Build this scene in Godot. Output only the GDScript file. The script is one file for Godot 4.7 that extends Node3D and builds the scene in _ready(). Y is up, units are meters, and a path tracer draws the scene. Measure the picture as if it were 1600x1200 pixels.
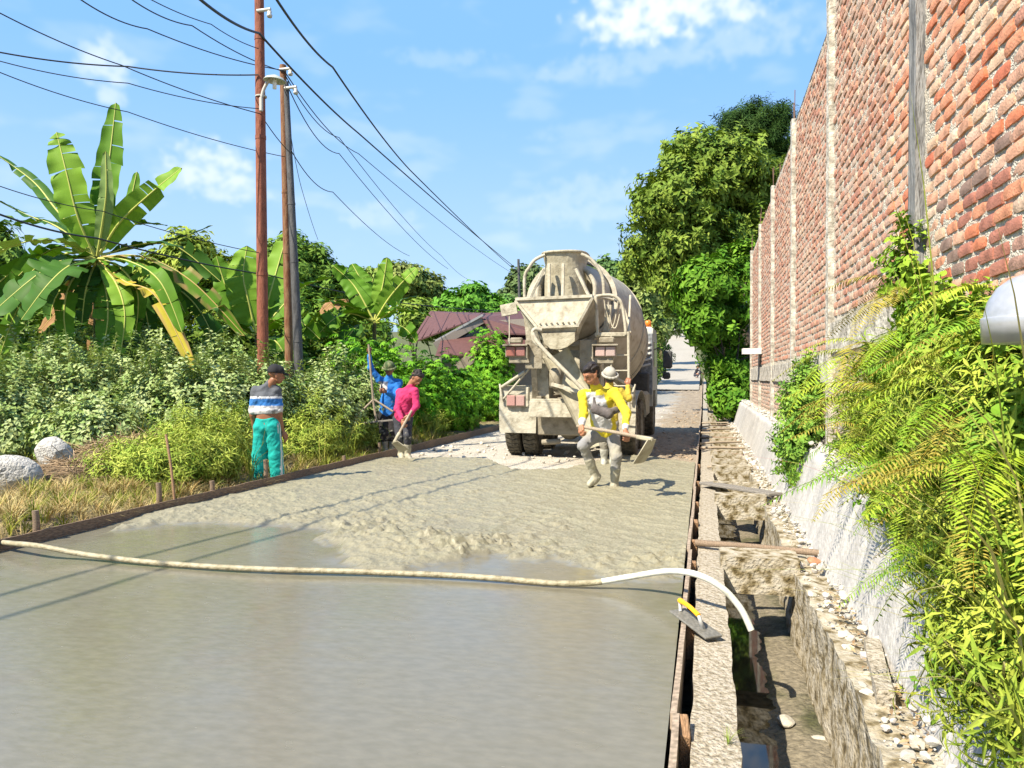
extends Node3D
# A road being concreted beside a brick wall. Units are metres; the road runs along -z and d = -z is the distance along it.

const EYE := Vector3(0, 1.38, 0)
const YAW := 14.04
const PITCH := -0.477
const FOCAL := 1200.0            # of a picture 1600 wide
const WALL_X := 1.2
var cam_f: Vector3
var cam_r: Vector3
var cam_u: Vector3
var rng := RandomNumberGenerator.new()
var used_names := {}
var mats := {}
var noise_a := FastNoiseLite.new()
var noise_b := FastNoiseLite.new()
var noise_c := FastNoiseLite.new()

# ---------------------------------------------------------------- where things stand
func ray(x: float, y: float) -> Vector3:
	return cam_f + cam_r * ((x - 800.0) / FOCAL) + cam_u * ((600.0 - y) / FOCAL)
func at_depth(x: float, y: float, z: float) -> Vector3:
	return EYE + ray(x, y) * z
func at_ground(x: float, y: float, h := 0.0) -> Vector3:
	var v := ray(x, y)
	return EYE + v * ((h - EYE.y) / v.y)
func at_d(x: float, y: float, d: float) -> Vector3:
	var v := ray(x, y)
	return EYE + v * (-d / v.z)
func at_x(x: float, y: float, wx: float) -> Vector3:
	var v := ray(x, y)
	return EYE + v * (wx / v.x)
func lin(r: float, g: float, b: float) -> Color:
	return Color(r, g, b).linear_to_srgb()
func mixv(a: float, b: float) -> float:
	return rng.randf_range(a, b)
func table(t: Array, x: float) -> float:
	if x <= t[0][0]: return t[0][1]
	for i in range(1, t.size()):
		if x <= t[i][0]:
			var u: float = (x - t[i - 1][0]) / (t[i][0] - t[i - 1][0])
			return lerpf(t[i - 1][1], t[i][1], u)
	return t[-1][1]
var road_profile := [[25, 0.0], [32, 0.07], [38, 0.22], [45, 0.52], [52, 0.9], [65, 1.45], [80, 2.3], [93, 3.2], [120, 5.6], [150, 8.8], [200, 15.0], [260, 19.0], [400, 21.0], [900, 22.0]]
func rise(d: float) -> float:
	return (table(road_profile, d - 3.0) + table(road_profile, d) + table(road_profile, d + 3.0)) / 3.0
func bend(d: float) -> float:
	return -3.4 * smoothstep(60.0, 220.0, d)
func ground_h(x: float, d: float) -> float:
	var y := rise(d)
	if x > WALL_X + 0.02: y += 0.62
	elif x > -0.2:
		if d < 62.0: y = minf(y, 0.1) - 0.86 + (rise(d) - minf(rise(d), 0.1))
	elif x > -5.5: y += -0.14
	else:
		var away := smoothstep(-8.0, -20.0, x)
		y += 0.06 + 0.10 * noise_a.get_noise_2d(x * 1.6, d * 1.6) + 0.05 * noise_b.get_noise_2d(x * 9.0, d * 9.0)
		y += 0.05 * smoothstep(-6.6, -8.2, x) * (1.0 - smoothstep(9.5, 13.0, d))
		y -= 1.1 * away * smoothstep(16.0, 26.0, d)
		y -= 0.10 * smoothstep(-5.9, -5.5, x)
	return y

# ---------------------------------------------------------------- naming and tagging
func numbered(called: String) -> String:
	if not used_names.has(called):
		used_names[called] = 0
		return called
	used_names[called] += 1
	return "%s_%03d" % [called, used_names[called]]
func tag(o: Node, label: String, category: String, group := "", kind := "") -> void:
	if label != "": o.set_meta("label", label)
	if category != "": o.set_meta("category", category)
	if group != "": o.set_meta("group", group)
	if kind != "": o.set_meta("kind", kind)
func thing(called: String, label: String, category: String, at := Vector3.ZERO, group := "") -> Node3D:
	var o := Node3D.new()
	o.name = numbered(called)
	add_child(o)
	o.position = at
	tag(o, label, category, group)
	return o
func put(mesh: Mesh, called: String, material: Material, parent: Node = self) -> MeshInstance3D:
	var o := MeshInstance3D.new()
	o.mesh = mesh
	o.material_override = material
	o.name = numbered(called) if parent == self else called
	parent.add_child(o, true)
	return o
func structure(mesh: Mesh, called: String, material: Material, label := "") -> MeshInstance3D:
	var o := put(mesh, called, material)
	tag(o, label, "", "", "structure")
	return o

# ---------------------------------------------------------------- mesh building
class MB:
	var v := PackedVector3Array()
	var n := PackedVector3Array()
	var c := PackedColorArray()
	var uv := PackedVector2Array()
	var ix := PackedInt32Array()
	var col := Color.WHITE
	func tri(a: Vector3, b: Vector3, d: Vector3) -> void:      # corners run clockwise seen from the front
		var nn := (d - a).cross(b - a).normalized()
		var s := v.size()
		v.append(a); v.append(b); v.append(d)
		for k in 3:
			n.append(nn); c.append(col)
		uv.append(Vector2(0, 0)); uv.append(Vector2(1, 0)); uv.append(Vector2(1, 1))
		ix.append(s); ix.append(s + 1); ix.append(s + 2)
	func quad(a: Vector3, b: Vector3, d: Vector3, e: Vector3) -> void:
		var nn := (d - a).cross(b - a) + (e - a).cross(d - a)
		nn = nn.normalized()
		var s := v.size()
		v.append(a); v.append(b); v.append(d); v.append(e)
		for k in 4:
			n.append(nn); c.append(col)
		uv.append(Vector2(0, 0)); uv.append(Vector2(1, 0)); uv.append(Vector2(1, 1)); uv.append(Vector2(0, 1))
		ix.append(s); ix.append(s + 1); ix.append(s + 2); ix.append(s); ix.append(s + 2); ix.append(s + 3)
	func poly(pts: Array, facing: Vector3) -> void:            # a flat convex outline
		var nn: Vector3 = (pts[2] - pts[0]).cross(pts[1] - pts[0])
		var p := pts.duplicate()
		if nn.dot(facing) < 0: p.reverse()
		for k in range(1, p.size() - 1): tri(p[0], p[k], p[k + 1])
	func box(at: Vector3, size: Vector3, b := Basis(), bevel := 0.0) -> void:
		var h := size * 0.5
		if bevel <= 0.0:
			var p := []
			for k in 8: p.append(at + b * Vector3(h.x * (1 if k & 1 else -1), h.y * (1 if k & 2 else -1), h.z * (1 if k & 4 else -1)))
			quad(p[4], p[6], p[7], p[5]); quad(p[1], p[3], p[2], p[0]); quad(p[0], p[2], p[6], p[4])
			quad(p[5], p[7], p[3], p[1]); quad(p[6], p[2], p[3], p[7]); quad(p[0], p[4], p[5], p[1])
			return
		var e := minf(bevel, minf(h.x, minf(h.y, h.z)) * 0.9)
		var i := h - Vector3(e, e, e)
		var face := func(ax: int, s: float) -> Array:
			var r := []
			var o1 := (ax + 1) % 3
			var o2 := (ax + 2) % 3
			for q in [[-1, -1], [-1, 1], [1, 1], [1, -1]]:
				var w := Vector3.ZERO
				w[ax] = h[ax] * s; w[o1] = i[o1] * q[0]; w[o2] = i[o2] * q[1]
				r.append(w)
			return r
		for ax in 3:
			for s in [-1.0, 1.0]:
				var f: Array = face.call(ax, s)
				var out := Vector3.ZERO
				out[ax] = s
				var w: Array = f.map(func(x): return at + b * x)
				poly(w, b * out)
		for ax in 3:                                            # twelve bevels
			var o1 := (ax + 1) % 3
			var o2 := (ax + 2) % 3
			for s1 in [-1.0, 1.0]:
				for s2 in [-1.0, 1.0]:
					var a := Vector3.ZERO
					a[o1] = h[o1] * s1; a[o2] = i[o2] * s2; a[ax] = -i[ax]
					var d := Vector3.ZERO
					d[o1] = i[o1] * s1; d[o2] = h[o2] * s2; d[ax] = -i[ax]
					var a2 := a
					var d2 := d
					a2[ax] = i[ax]; d2[ax] = i[ax]
					var out := Vector3.ZERO
					out[o1] = s1; out[o2] = s2
					poly([at + b * a, at + b * d, at + b * d2, at + b * a2], b * out)
		for k in 8:
			var s := Vector3(1 if k & 1 else -1, 1 if k & 2 else -1, 1 if k & 4 else -1)
			poly([at + b * (Vector3(h.x, i.y, i.z) * s), at + b * (Vector3(i.x, h.y, i.z) * s), at + b * (Vector3(i.x, i.y, h.z) * s)], b * s)
	func tube(pts: Array, radii: Array, sides := 8, caps := true) -> void:
		var ring := []
		var up := Vector3.UP
		var m := pts.size()
		for k in m:
			var dir: Vector3 = (pts[mini(k + 1, m - 1)] - pts[maxi(k - 1, 0)]).normalized()
			if k == 0:
				up = Vector3.RIGHT if absf(dir.y) > 0.9 else Vector3.UP
			var side := dir.cross(up).normalized()
			up = side.cross(dir).normalized()
			var r: float = radii[mini(k, radii.size() - 1)]
			var s := v.size()
			for j in sides + 1:
				var t := TAU * j / sides
				var o := side * cos(t) + up * sin(t)
				v.append(pts[k] + o * r); n.append(o); c.append(col); uv.append(Vector2(float(j) / sides, float(k) / m))
			ring.append(s)
		for k in m - 1:
			for j in sides:
				var a: int = ring[k] + j
				var b: int = ring[k + 1] + j
				ix.append(a); ix.append(a + 1); ix.append(b + 1); ix.append(a); ix.append(b + 1); ix.append(b)
		if caps:
			for e in [0, m - 1]:
				var dir: Vector3 = (pts[0] - pts[1]) if e == 0 else (pts[m - 1] - pts[m - 2])
				var p := []
				for j in sides: p.append(v[ring[e] + j])
				poly(p, dir)
	func lathe(prof: Array, b: Transform3D, sides := 24, sharp := false) -> void:   # prof: [radius, height] pairs up the y axis of b
		var m := prof.size()
		for k in m - 1:
			var r0: float = prof[k][0]
			var r1: float = prof[k + 1][0]
			var y0: float = prof[k][1]
			var y1: float = prof[k + 1][1]
			var nn0 := Vector2(y1 - y0, r0 - r1).normalized()
			var n0 := nn0
			var n1 := nn0
			if not sharp:
				if k > 0: n0 = (nn0 + Vector2(y0 - prof[k - 1][1], prof[k - 1][0] - r0).normalized()).normalized()
				if k < m - 2: n1 = (nn0 + Vector2(prof[k + 2][1] - y1, r1 - prof[k + 2][0]).normalized()).normalized()
			var s := v.size()
			for j in sides + 1:
				var t := TAU * j / sides
				var o := Vector3(cos(t), 0, sin(t))
				v.append(b * (o * r0 + Vector3(0, y0, 0))); n.append((b.basis * (o * n0.x + Vector3(0, n0.y, 0))).normalized())
				v.append(b * (o * r1 + Vector3(0, y1, 0))); n.append((b.basis * (o * n1.x + Vector3(0, n1.y, 0))).normalized())
				c.append(col); c.append(col); uv.append(Vector2(float(j) / sides, 0)); uv.append(Vector2(float(j) / sides, 1))
			for j in sides:
				var q := s + 2 * j
				ix.append(q); ix.append(q + 3); ix.append(q + 1); ix.append(q); ix.append(q + 2); ix.append(q + 3)
	func prism(outline: Array, depth: Vector3) -> void:        # a flat outline pushed along depth
		var back := outline.map(func(p): return p + depth)
		poly(outline, -depth); poly(back, depth)
		var mid := Vector3.ZERO
		for p in outline: mid += p
		mid = mid / outline.size() + depth * 0.5
		for k in outline.size():
			var a: Vector3 = outline[k]
			var b: Vector3 = outline[(k + 1) % outline.size()]
			var cc := (a + b) * 0.5 + depth * 0.5
			poly([a, b, b + depth, a + depth], cc - mid)
	func grid(w: int, h: int, pts: PackedVector3Array, cols: PackedColorArray = PackedColorArray()) -> void:   # smooth sheet, row by row
		var s := v.size()
		v.append_array(pts)
		for j in h:
			for i in w:
				var l := pts[j * w + maxi(i - 1, 0)]
				var r := pts[j * w + mini(i + 1, w - 1)]
				var d := pts[maxi(j - 1, 0) * w + i]
				var u := pts[mini(j + 1, h - 1) * w + i]
				n.append((r - l).cross(u - d).normalized())
				uv.append(Vector2(float(i) / w, float(j) / h))
		if cols.size() == pts.size(): c.append_array(cols)
		else:
			for k in pts.size(): c.append(col)
		for j in h - 1:
			for i in w - 1:
				var a := s + j * w + i
				ix.append(a); ix.append(a + w); ix.append(a + w + 1); ix.append(a); ix.append(a + w + 1); ix.append(a + 1)
	func mesh() -> ArrayMesh:
		var a := []
		a.resize(Mesh.ARRAY_MAX)
		a[Mesh.ARRAY_VERTEX] = v; a[Mesh.ARRAY_NORMAL] = n; a[Mesh.ARRAY_COLOR] = c; a[Mesh.ARRAY_TEX_UV] = uv; a[Mesh.ARRAY_INDEX] = ix
		var m := ArrayMesh.new()
		m.add_surface_from_arrays(Mesh.PRIMITIVE_TRIANGLES, a)
		return m

func aim(dir: Vector3, roll := 0.0) -> Basis:                  # a basis whose y axis points along dir
	var y := dir.normalized()
	var h := Vector3.RIGHT if absf(y.y) > 0.95 else Vector3.UP
	var x := h.cross(y).normalized()
	var b := Basis(x, y, x.cross(y))
	return b * Basis(Vector3.UP, roll)
func beam(m: MB, a: Vector3, b: Vector3, w: float, t: float, roll := 0.0, bevel := 0.0) -> void:
	m.box((a + b) * 0.5, Vector3(w, a.distance_to(b), t), aim(b - a, roll), bevel)
func rod(m: MB, a: Vector3, b: Vector3, r: float, sides := 6) -> void:
	m.tube([a, b], [r, r], sides)
func curve(pts: Array, steps := 6) -> Array:                   # a smooth line through the points
	var out := []
	for k in pts.size() - 1:
		var p0: Vector3 = pts[maxi(k - 1, 0)]
		var p3: Vector3 = pts[mini(k + 2, pts.size() - 1)]
		for j in steps:
			out.append((pts[k] as Vector3).cubic_interpolate(pts[k + 1], p0, p3, float(j) / steps))
	out.append(pts[-1])
	return out

# ---------------------------------------------------------------- materials
func noise_image(sd: int, freq: float, size: int, octaves := 4, kind := FastNoiseLite.TYPE_SIMPLEX_SMOOTH) -> Image:
	var f := FastNoiseLite.new()
	f.seed = sd; f.frequency = freq; f.fractal_octaves = octaves; f.noise_type = kind
	return f.get_seamless_image(size, size)
func ramp_tex(sd: int, freq: float, size: int, cols: Array, octaves := 4, kind := FastNoiseLite.TYPE_SIMPLEX_SMOOTH) -> ImageTexture:
	var img := noise_image(sd, freq, size, octaves, kind)
	var src := img.get_data()
	var lut := []
	for k in 256:
		var t := k / 255.0 * (cols.size() - 1)
		var i := mini(int(t), cols.size() - 2)
		lut.append((cols[i] as Color).lerp(cols[i + 1], t - i))
	var out := PackedByteArray()
	out.resize(src.size() * 3)
	for k in src.size():
		var q: Color = lut[src[k]]
		out[k * 3] = int(q.r * 255); out[k * 3 + 1] = int(q.g * 255); out[k * 3 + 2] = int(q.b * 255)
	return ImageTexture.create_from_image(Image.create_from_data(size, size, false, Image.FORMAT_RGB8, out))
var height_cache := {}
func height_tex(sd: int, freq: float, octaves := 4, kind := FastNoiseLite.TYPE_SIMPLEX_SMOOTH) -> ImageTexture:
	var k := "%d %f %d %d" % [sd, freq, octaves, kind]
	if not height_cache.has(k): height_cache[k] = ImageTexture.create_from_image(noise_image(sd, freq, 512, octaves, kind))
	return height_cache[k]
var grain_cache := {}
func grain(sd: int, freq: float, low: float, high := 1.0, octaves := 5) -> ImageTexture:       # a neutral mottle that multiplies a colour
	var k := "%d %f %f %f" % [sd, freq, low, high]
	if not grain_cache.has(k):
		grain_cache[k] = ramp_tex(sd, freq, 512, [Color(low, low, low * 0.98), Color((low + high) / 2, (low + high) / 2, (low + high) / 2), Color(high, high, high)], octaves)
	return grain_cache[k]
func M(key: String, color: Color, rough := 0.8, tex: Texture2D = null, scale := 1.0, height: Texture2D = null, hscale := 0.0) -> StandardMaterial3D:
	if mats.has(key): return mats[key]
	var m := StandardMaterial3D.new()
	m.albedo_color = color
	m.roughness = rough
	if tex != null: m.albedo_texture = tex
	if height != null:
		m.heightmap_enabled = true
		m.heightmap_texture = height
		m.heightmap_scale = hscale
	if tex != null or height != null:
		m.uv1_triplanar = true
		m.uv1_scale = Vector3.ONE * scale
	mats[key] = m
	return m
func tinted(m: StandardMaterial3D) -> StandardMaterial3D:
	m.vertex_color_use_as_albedo = true
	return m
func leafy(key: String, rough := 0.6, back := 0.5) -> StandardMaterial3D:
	if mats.has(key): return mats[key]
	var m := tinted(M(key, Color.WHITE, rough))
	m.metallic_specular = 0.22
	m.backlight_enabled = true
	m.backlight = Color(back, back, back * 0.5)
	m.cull_mode = BaseMaterial3D.CULL_DISABLED
	return m

# ---------------------------------------------------------------- camera, sky, sun
func make_sky() -> ImageTexture:
	var w := 2048
	var h := 1024
	var img := Image.create(w, h, false, Image.FORMAT_RGBF)
	img.fill(Color(0.30, 0.31, 0.28))
	var cn := FastNoiseLite.new()
	cn.seed = 12; cn.frequency = 1.0; cn.fractal_octaves = 5
	var wisp := FastNoiseLite.new()
	wisp.seed = 5; wisp.frequency = 1.0; wisp.fractal_octaves = 4
	var low := Color(0.54, 0.76, 1.0)
	var mid := Color(0.26, 0.54, 1.0)
	var top := Color(0.13, 0.31, 0.70)
	# small fair-weather clouds: bearing from -z to the right, height (degrees), half width, half height, strength
	var puffs := []
	for q in [[160, 105, 1.7, 1.9, 0.75], [178, 150, 1.0, 0.8, 0.6], [330, 268, 3.2, 2.0, 0.8], [350, 290, 3.6, 1.4, 0.6], [290, 275, 2.0, 1.3, 0.45], [1010, 28, 4.6, 2.4, 1.15], [985, 48, 3.2, 1.6, 0.9], [1090, 5, 5.0, 2.6, 1.0], [930, 112, 5.0, 1.0, 0.32], [880, 330, 4.8, 1.7, 0.28], [930, 300, 4.2, 1.4, 0.25], [590, 340, 2.8, 1.3, 0.3], [690, 92, 4.0, 0.7, 0.2], [940, 210, 6.0, 0.8, 0.15], [1150, 60, 6.0, 2.0, 0.35], [1040, 90, 5.0, 1.2, 0.3]]:
		var v := ray(q[0], q[1]).normalized()
		puffs.append([rad_to_deg(atan2(v.x, -v.z)), rad_to_deg(asin(v.y)), q[2], q[3], q[4]])
	var r2 := RandomNumberGenerator.new()
	r2.seed = 77
	for k in 34:
		var bear := r2.randf_range(35, 315)
		puffs.append([bear if bear < 180 else bear - 360, r2.randf_range(6, 42), r2.randf_range(2, 6), r2.randf_range(1, 2.6), r2.randf_range(0.3, 1.0)])
	for y in h / 2 + 1:
		var el := 90.0 - (y + 0.5) / h * 180.0
		var t := clampf(el / 90.0, 0.0, 1.0)
		var base := low.lerp(mid, smoothstep(0.0, 0.27, t)).lerp(top, smoothstep(0.2, 1.0, t))
		var near := []
		for q in puffs:
			if absf(el - q[1]) < q[3] * 2.2: near.append(q)
		for x in w:
			var az := wrapf((x + 0.5) / w * 360.0, -180.0, 180.0)
			var c := base
			if el < 60.0:
				var f := 0.0
				for q in near:
					var da: float = wrapf(az - q[0], -180.0, 180.0) * cos(deg_to_rad(el)) / q[2]
					if absf(da) > 2.2: continue
					var de: float = (el - q[1]) / q[3]
					var e: float = 1.0 - da * da - de * de * (1.0 if de > 0 else 1.7)
					if e < -1.6: continue
					var nz := cn.get_noise_2d(az * 0.55, el * 0.75) * 1.5 + cn.get_noise_2d(az * 2.1 + 40, el * 2.4) * 0.5
					f = maxf(f, 0.62 * q[4] * smoothstep(-0.55, 0.95, e * 0.95 + nz * 0.75 - 0.25))
				if el < 40.0:
					f = maxf(f, 0.14 * smoothstep(0.05, 0.6, wisp.get_noise_2d(az * 0.10, el * 0.28)) * smoothstep(40.0, 15.0, el))
				c = c.lerp(Color(1.15, 1.15, 1.18), clampf(f, 0, 1))
			img.set_pixel(x, y, c)
	return ImageTexture.create_from_image(img)

func make_light() -> void:
	var cam := Camera3D.new()
	cam.name = "camera"
	cam.fov = rad_to_deg(2.0 * atan(600.0 / FOCAL))
	cam.position = EYE
	cam.rotation_degrees = Vector3(PITCH, YAW, 0)
	cam.near = 0.05
	cam.far = 3000.0
	add_child(cam)
	cam.current = true
	var b := Basis.from_euler(Vector3(deg_to_rad(PITCH), deg_to_rad(YAW), 0))
	cam_f = -b.z; cam_r = b.x; cam_u = b.y
	var env := Environment.new()
	env.background_mode = Environment.BG_SKY
	var sky := Sky.new()
	var sm := PanoramaSkyMaterial.new()
	sm.panorama = make_sky()
	sm.energy_multiplier = 0.55
	sky.sky_material = sm
	env.sky = sky
	env.tonemap_mode = Environment.TONE_MAPPER_LINEAR
	env.tonemap_exposure = 2.1
	env.sdfgi_enabled = true
	env.ssao_enabled = true
	env.ssil_enabled = true
	var we := WorldEnvironment.new()
	we.name = "world_environment"
	we.environment = env
	add_child(we)
	var sun := DirectionalLight3D.new()
	sun.name = "sun"
	sun.light_energy = 1.6
	sun.light_color = Color(1.0, 0.95, 0.86)
	sun.light_angular_distance = 0.5
	sun.shadow_enabled = true
	add_child(sun)
	sun.look_at_from_position(Vector3.ZERO, Vector3(0.39, -0.743, -0.545))

# ---------------------------------------------------------------- ground, road, wet concrete
func lines(parts: Array) -> PackedFloat32Array:               # [[from, to, step], ...]
	var out := PackedFloat32Array()
	for p in parts:
		var n := maxi(1, int(round((p[1] - p[0]) / p[2])))
		for k in n: out.append(lerpf(p[0], p[1], float(k) / n))
	out.append(parts[-1][1])
	return out
func make_ground() -> void:
	var xs := lines([[-700, -100, 100], [-100, -30, 10], [-30, -13, 1.5], [-13, -5.52, 0.13], [-5.52, -5.48, 0.04], [-5.48, -0.21, 0.8], [-0.21, -0.19, 0.02], [-0.19, 1.21, 0.3], [1.21, 1.23, 0.02], [1.23, 6, 1.0], [6, 60, 6], [60, 700, 100]])
	var ds := lines([[-100, -10, 15], [-10, 3, 1.5], [3, 14, 0.13], [14, 30, 0.5], [30, 70, 2], [70, 300, 8], [300, 900, 60]])
	var pts := PackedVector3Array()
	var cols := PackedColorArray()
	for d in ds:
		for x in xs:
			var xx := x + (bend(d) if d > 60 else 0.0)
			pts.append(Vector3(xx, ground_h(x, d), -d))
			var g := smoothstep(-0.35, 0.35, noise_a.get_noise_2d(x * 1.1 + 31, d * 1.1) + 0.5 * noise_b.get_noise_2d(x * 4.0, d * 4.0))
			var soil := Color(0.24, 0.18, 0.11)
			var straw := Color(0.33, 0.27, 0.13)
			var green := Color(0.10, 0.14, 0.035)
			var c := soil.lerp(straw, g)
			c = c.lerp(green, smoothstep(0.0, 0.5, noise_a.get_noise_2d(x * 0.8 - 90, d * 0.8)) * 0.6)
			if d > 25 or x < -13: c = green.lerp(soil, 0.25)
			cols.append(c)
	var m := MB.new()
	m.grid(xs.size(), ds.size(), pts, cols)
	var mt := tinted(M("ground", Color.WHITE, 0.95, grain(3, 0.02, 0.62, 1.0), 0.9, height_tex(4, 0.03, 5), 2.0))
	structure(m.mesh(), "ground", mt, "rough earth bank with straw and weeds beside the road")

var slab_end := []
var rough_from := []
func slab_shape() -> void:
	slab_end = [[-6.0, 12.9]]
	for q in [[644, 717], [700, 716], [760, 717], [784, 725], [800, 733], [864, 734], [911, 726], [975, 710], [1015, 714], [1080, 722]]:
		var g := at_ground(q[0], q[1])
		slab_end.append([g.x, -g.z])
	slab_end.sort_custom(func(a, b): return a[0] < b[0])
	rough_from = []
	for q in [[150, 836], [207, 819], [268, 817], [364, 819], [460, 818], [505, 832], [530, 868], [560, 886], [600, 888], [695, 882], [735, 874], [769, 869], [864, 873], [904, 883], [931, 900], [965, 911], [1059, 906]]:
		var g := at_ground(q[0], q[1])
		rough_from.append([g.x, -g.z])
	rough_from.sort_custom(func(a, b): return a[0] < b[0])
func make_slab() -> void:
	slab_shape()
	var cell := FastNoiseLite.new()
	cell.seed = 8; cell.noise_type = FastNoiseLite.TYPE_CELLULAR; cell.frequency = 1.0
	cell.cellular_return_type = FastNoiseLite.RETURN_DISTANCE
	var ridge := FastNoiseLite.new()
	ridge.seed = 21; ridge.frequency = 1.0; ridge.fractal_octaves = 4; ridge.noise_type = FastNoiseLite.TYPE_SIMPLEX_SMOOTH
	var x0 := -5.40
	var x1 := -0.135
	var w := 240
	var ds := PackedFloat32Array()
	var dd := -1.2
	while dd < 14.2:
		ds.append(dd)
		dd += 0.06 if dd < 4.0 else (0.03 if dd < 5.0 else 0.0215)
	var h := ds.size()
	var pts := PackedVector3Array()
	var cols := PackedColorArray()
	var kind := PackedFloat32Array()
	var heaps := []
	for q in [[972, 704, 0.55, 0.34], [585, 862, 0.55, 0.05], [640, 850, 0.6, 0.05], [700, 858, 0.5, 0.04], [300, 800, 0.8, 0.03], [905, 800, 0.9, 0.03], [430, 778, 0.9, 0.03], [705, 722, 0.9, 0.03], [1000, 740, 0.6, 0.05]]:
		var g := at_ground(q[0], q[1])
		heaps.append([g.x, -g.z, q[2], q[3]])
	for j in h:
		var d := ds[j]
		for i in w:
			var x := lerpf(x0, x1, i / (w - 1.0))
			var wob := 0.22 * ridge.get_noise_2d(x * 1.4, d * 1.4) + 0.07 * ridge.get_noise_2d(x * 6, d * 6)
			var r := smoothstep(-0.10, 0.12, d - table(rough_from, x) + wob)
			var y := 0.004 * noise_b.get_noise_2d(x * 0.9, d * 0.9)
			var edge := smoothstep(-5.40, -5.05, x)
			var brush := ridge.get_noise_2d(x * 1.3 + d * 0.25 + 9.0, d * 11.0)
			y += 0.0005 * brush * (1.0 - r)
			if r > 0.0:
				var patch := 0.5 + 0.8 * noise_a.get_noise_2d(x * 2.2 + 7.0, d * 2.2)
				patch = clampf(patch, 0.12, 1.0)
				var lump := -cell.get_noise_2d(x * 15.0, d * 15.0) * 0.5 + 0.6 * ridge.get_noise_2d(x * 11.0, d * 11.0) + 0.35 * ridge.get_noise_2d(x * 26.0, d * 26.0)
				var swirl := 1.0 - absf(ridge.get_noise_2d(x * 1.7 + 40.0, d * 2.6 + 0.8 * x))
				var clump := maxf(0.0, ridge.get_noise_2d(x * 5.0 + 70.0, d * 5.0)) * maxf(0.0, noise_a.get_noise_2d(x * 1.9 - 20.0, d * 1.9) + 0.25)
				var front := 0.35 + 0.85 * smoothstep(2.2, 0.3, d - table(rough_from, x)) * (0.6 + 0.4 * smoothstep(-0.9, -2.0, x))
				y += r * (0.012 + 0.044 * front * patch * lump + 0.12 * front * clump + 0.020 * pow(swirl, 6.0) + 0.03 * noise_a.get_noise_2d(x * 1.3, d * 1.3)) * (0.3 + 0.7 * edge)
			for q in heaps:
				var e: float = Vector2(x - q[0], d - q[1]).length() / q[2]
				if e < 1.0: y += q[3] * pow(0.5 + 0.5 * cos(PI * e), 1.2)
			var gone := smoothstep(-0.16, 0.03, d - table(slab_end, x) - 0.25 * wob)
			y -= gone * 0.22
			pts.append(Vector3(x, y, -d))
			kind.append(r)
			var t := 0.5 + 0.5 * noise_a.get_noise_2d(x * 1.2 + 3.0, d * 0.5)
			var cs := Color(0.185, 0.172, 0.125).lerp(Color(0.196, 0.185, 0.145), t)
			var cr := Color(0.305, 0.285, 0.195).lerp(Color(0.265, 0.248, 0.173), t)
			cols.append(cs.lerp(cr, r))
	var m := MB.new()
	m.grid(w, h, pts, cols)
	# the wet trowelled stretch and the shovelled heap are two faces of one pour
	var all := m.ix
	var smooth := PackedInt32Array()
	var rough := PackedInt32Array()
	for k in range(0, all.size(), 3):
		var r := (kind[all[k]] + kind[all[k + 1]] + kind[all[k + 2]]) / 3.0
		if r < 0.5:
			smooth.append(all[k]); smooth.append(all[k + 1]); smooth.append(all[k + 2])
		else:
			rough.append(all[k]); rough.append(all[k + 1]); rough.append(all[k + 2])
	var wet := tinted(M("wet_concrete", Color.WHITE, 1.0, grain(15, 0.02, 0.90, 1.0), 0.8, height_tex(18, 0.03, 5), 0.05))
	wet.uv1_scale = Vector3(0.8, 1.0, 1.6)
	wet.roughness_texture = ramp_tex(31, 0.006, 512, [Color(0.16, 0.16, 0.16), Color(0.22, 0.22, 0.22), Color(0.30, 0.30, 0.30)], 4)
	wet.metallic_specular = 0.5
	var shovelled := tinted(M("shovelled_concrete", Color.WHITE, 0.52, grain(16, 0.05, 0.82, 1.0), 1.0, height_tex(17, 0.04, 5), 0.7))
	m.ix = smooth
	var a := structure(m.mesh(), "wet_concrete", wet, "smooth wet grey concrete freshly levelled across the foreground")
	var s := MB.new()
	s.v = m.v; s.n = m.n; s.c = m.c; s.uv = m.uv; s.ix = rough
	var b := structure(s.mesh(), "shovelled_concrete", shovelled, "lumpy freshly poured concrete not yet levelled behind the smooth stretch")
	a.set_meta("kind", "structure"); b.set_meta("kind", "structure")

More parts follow.
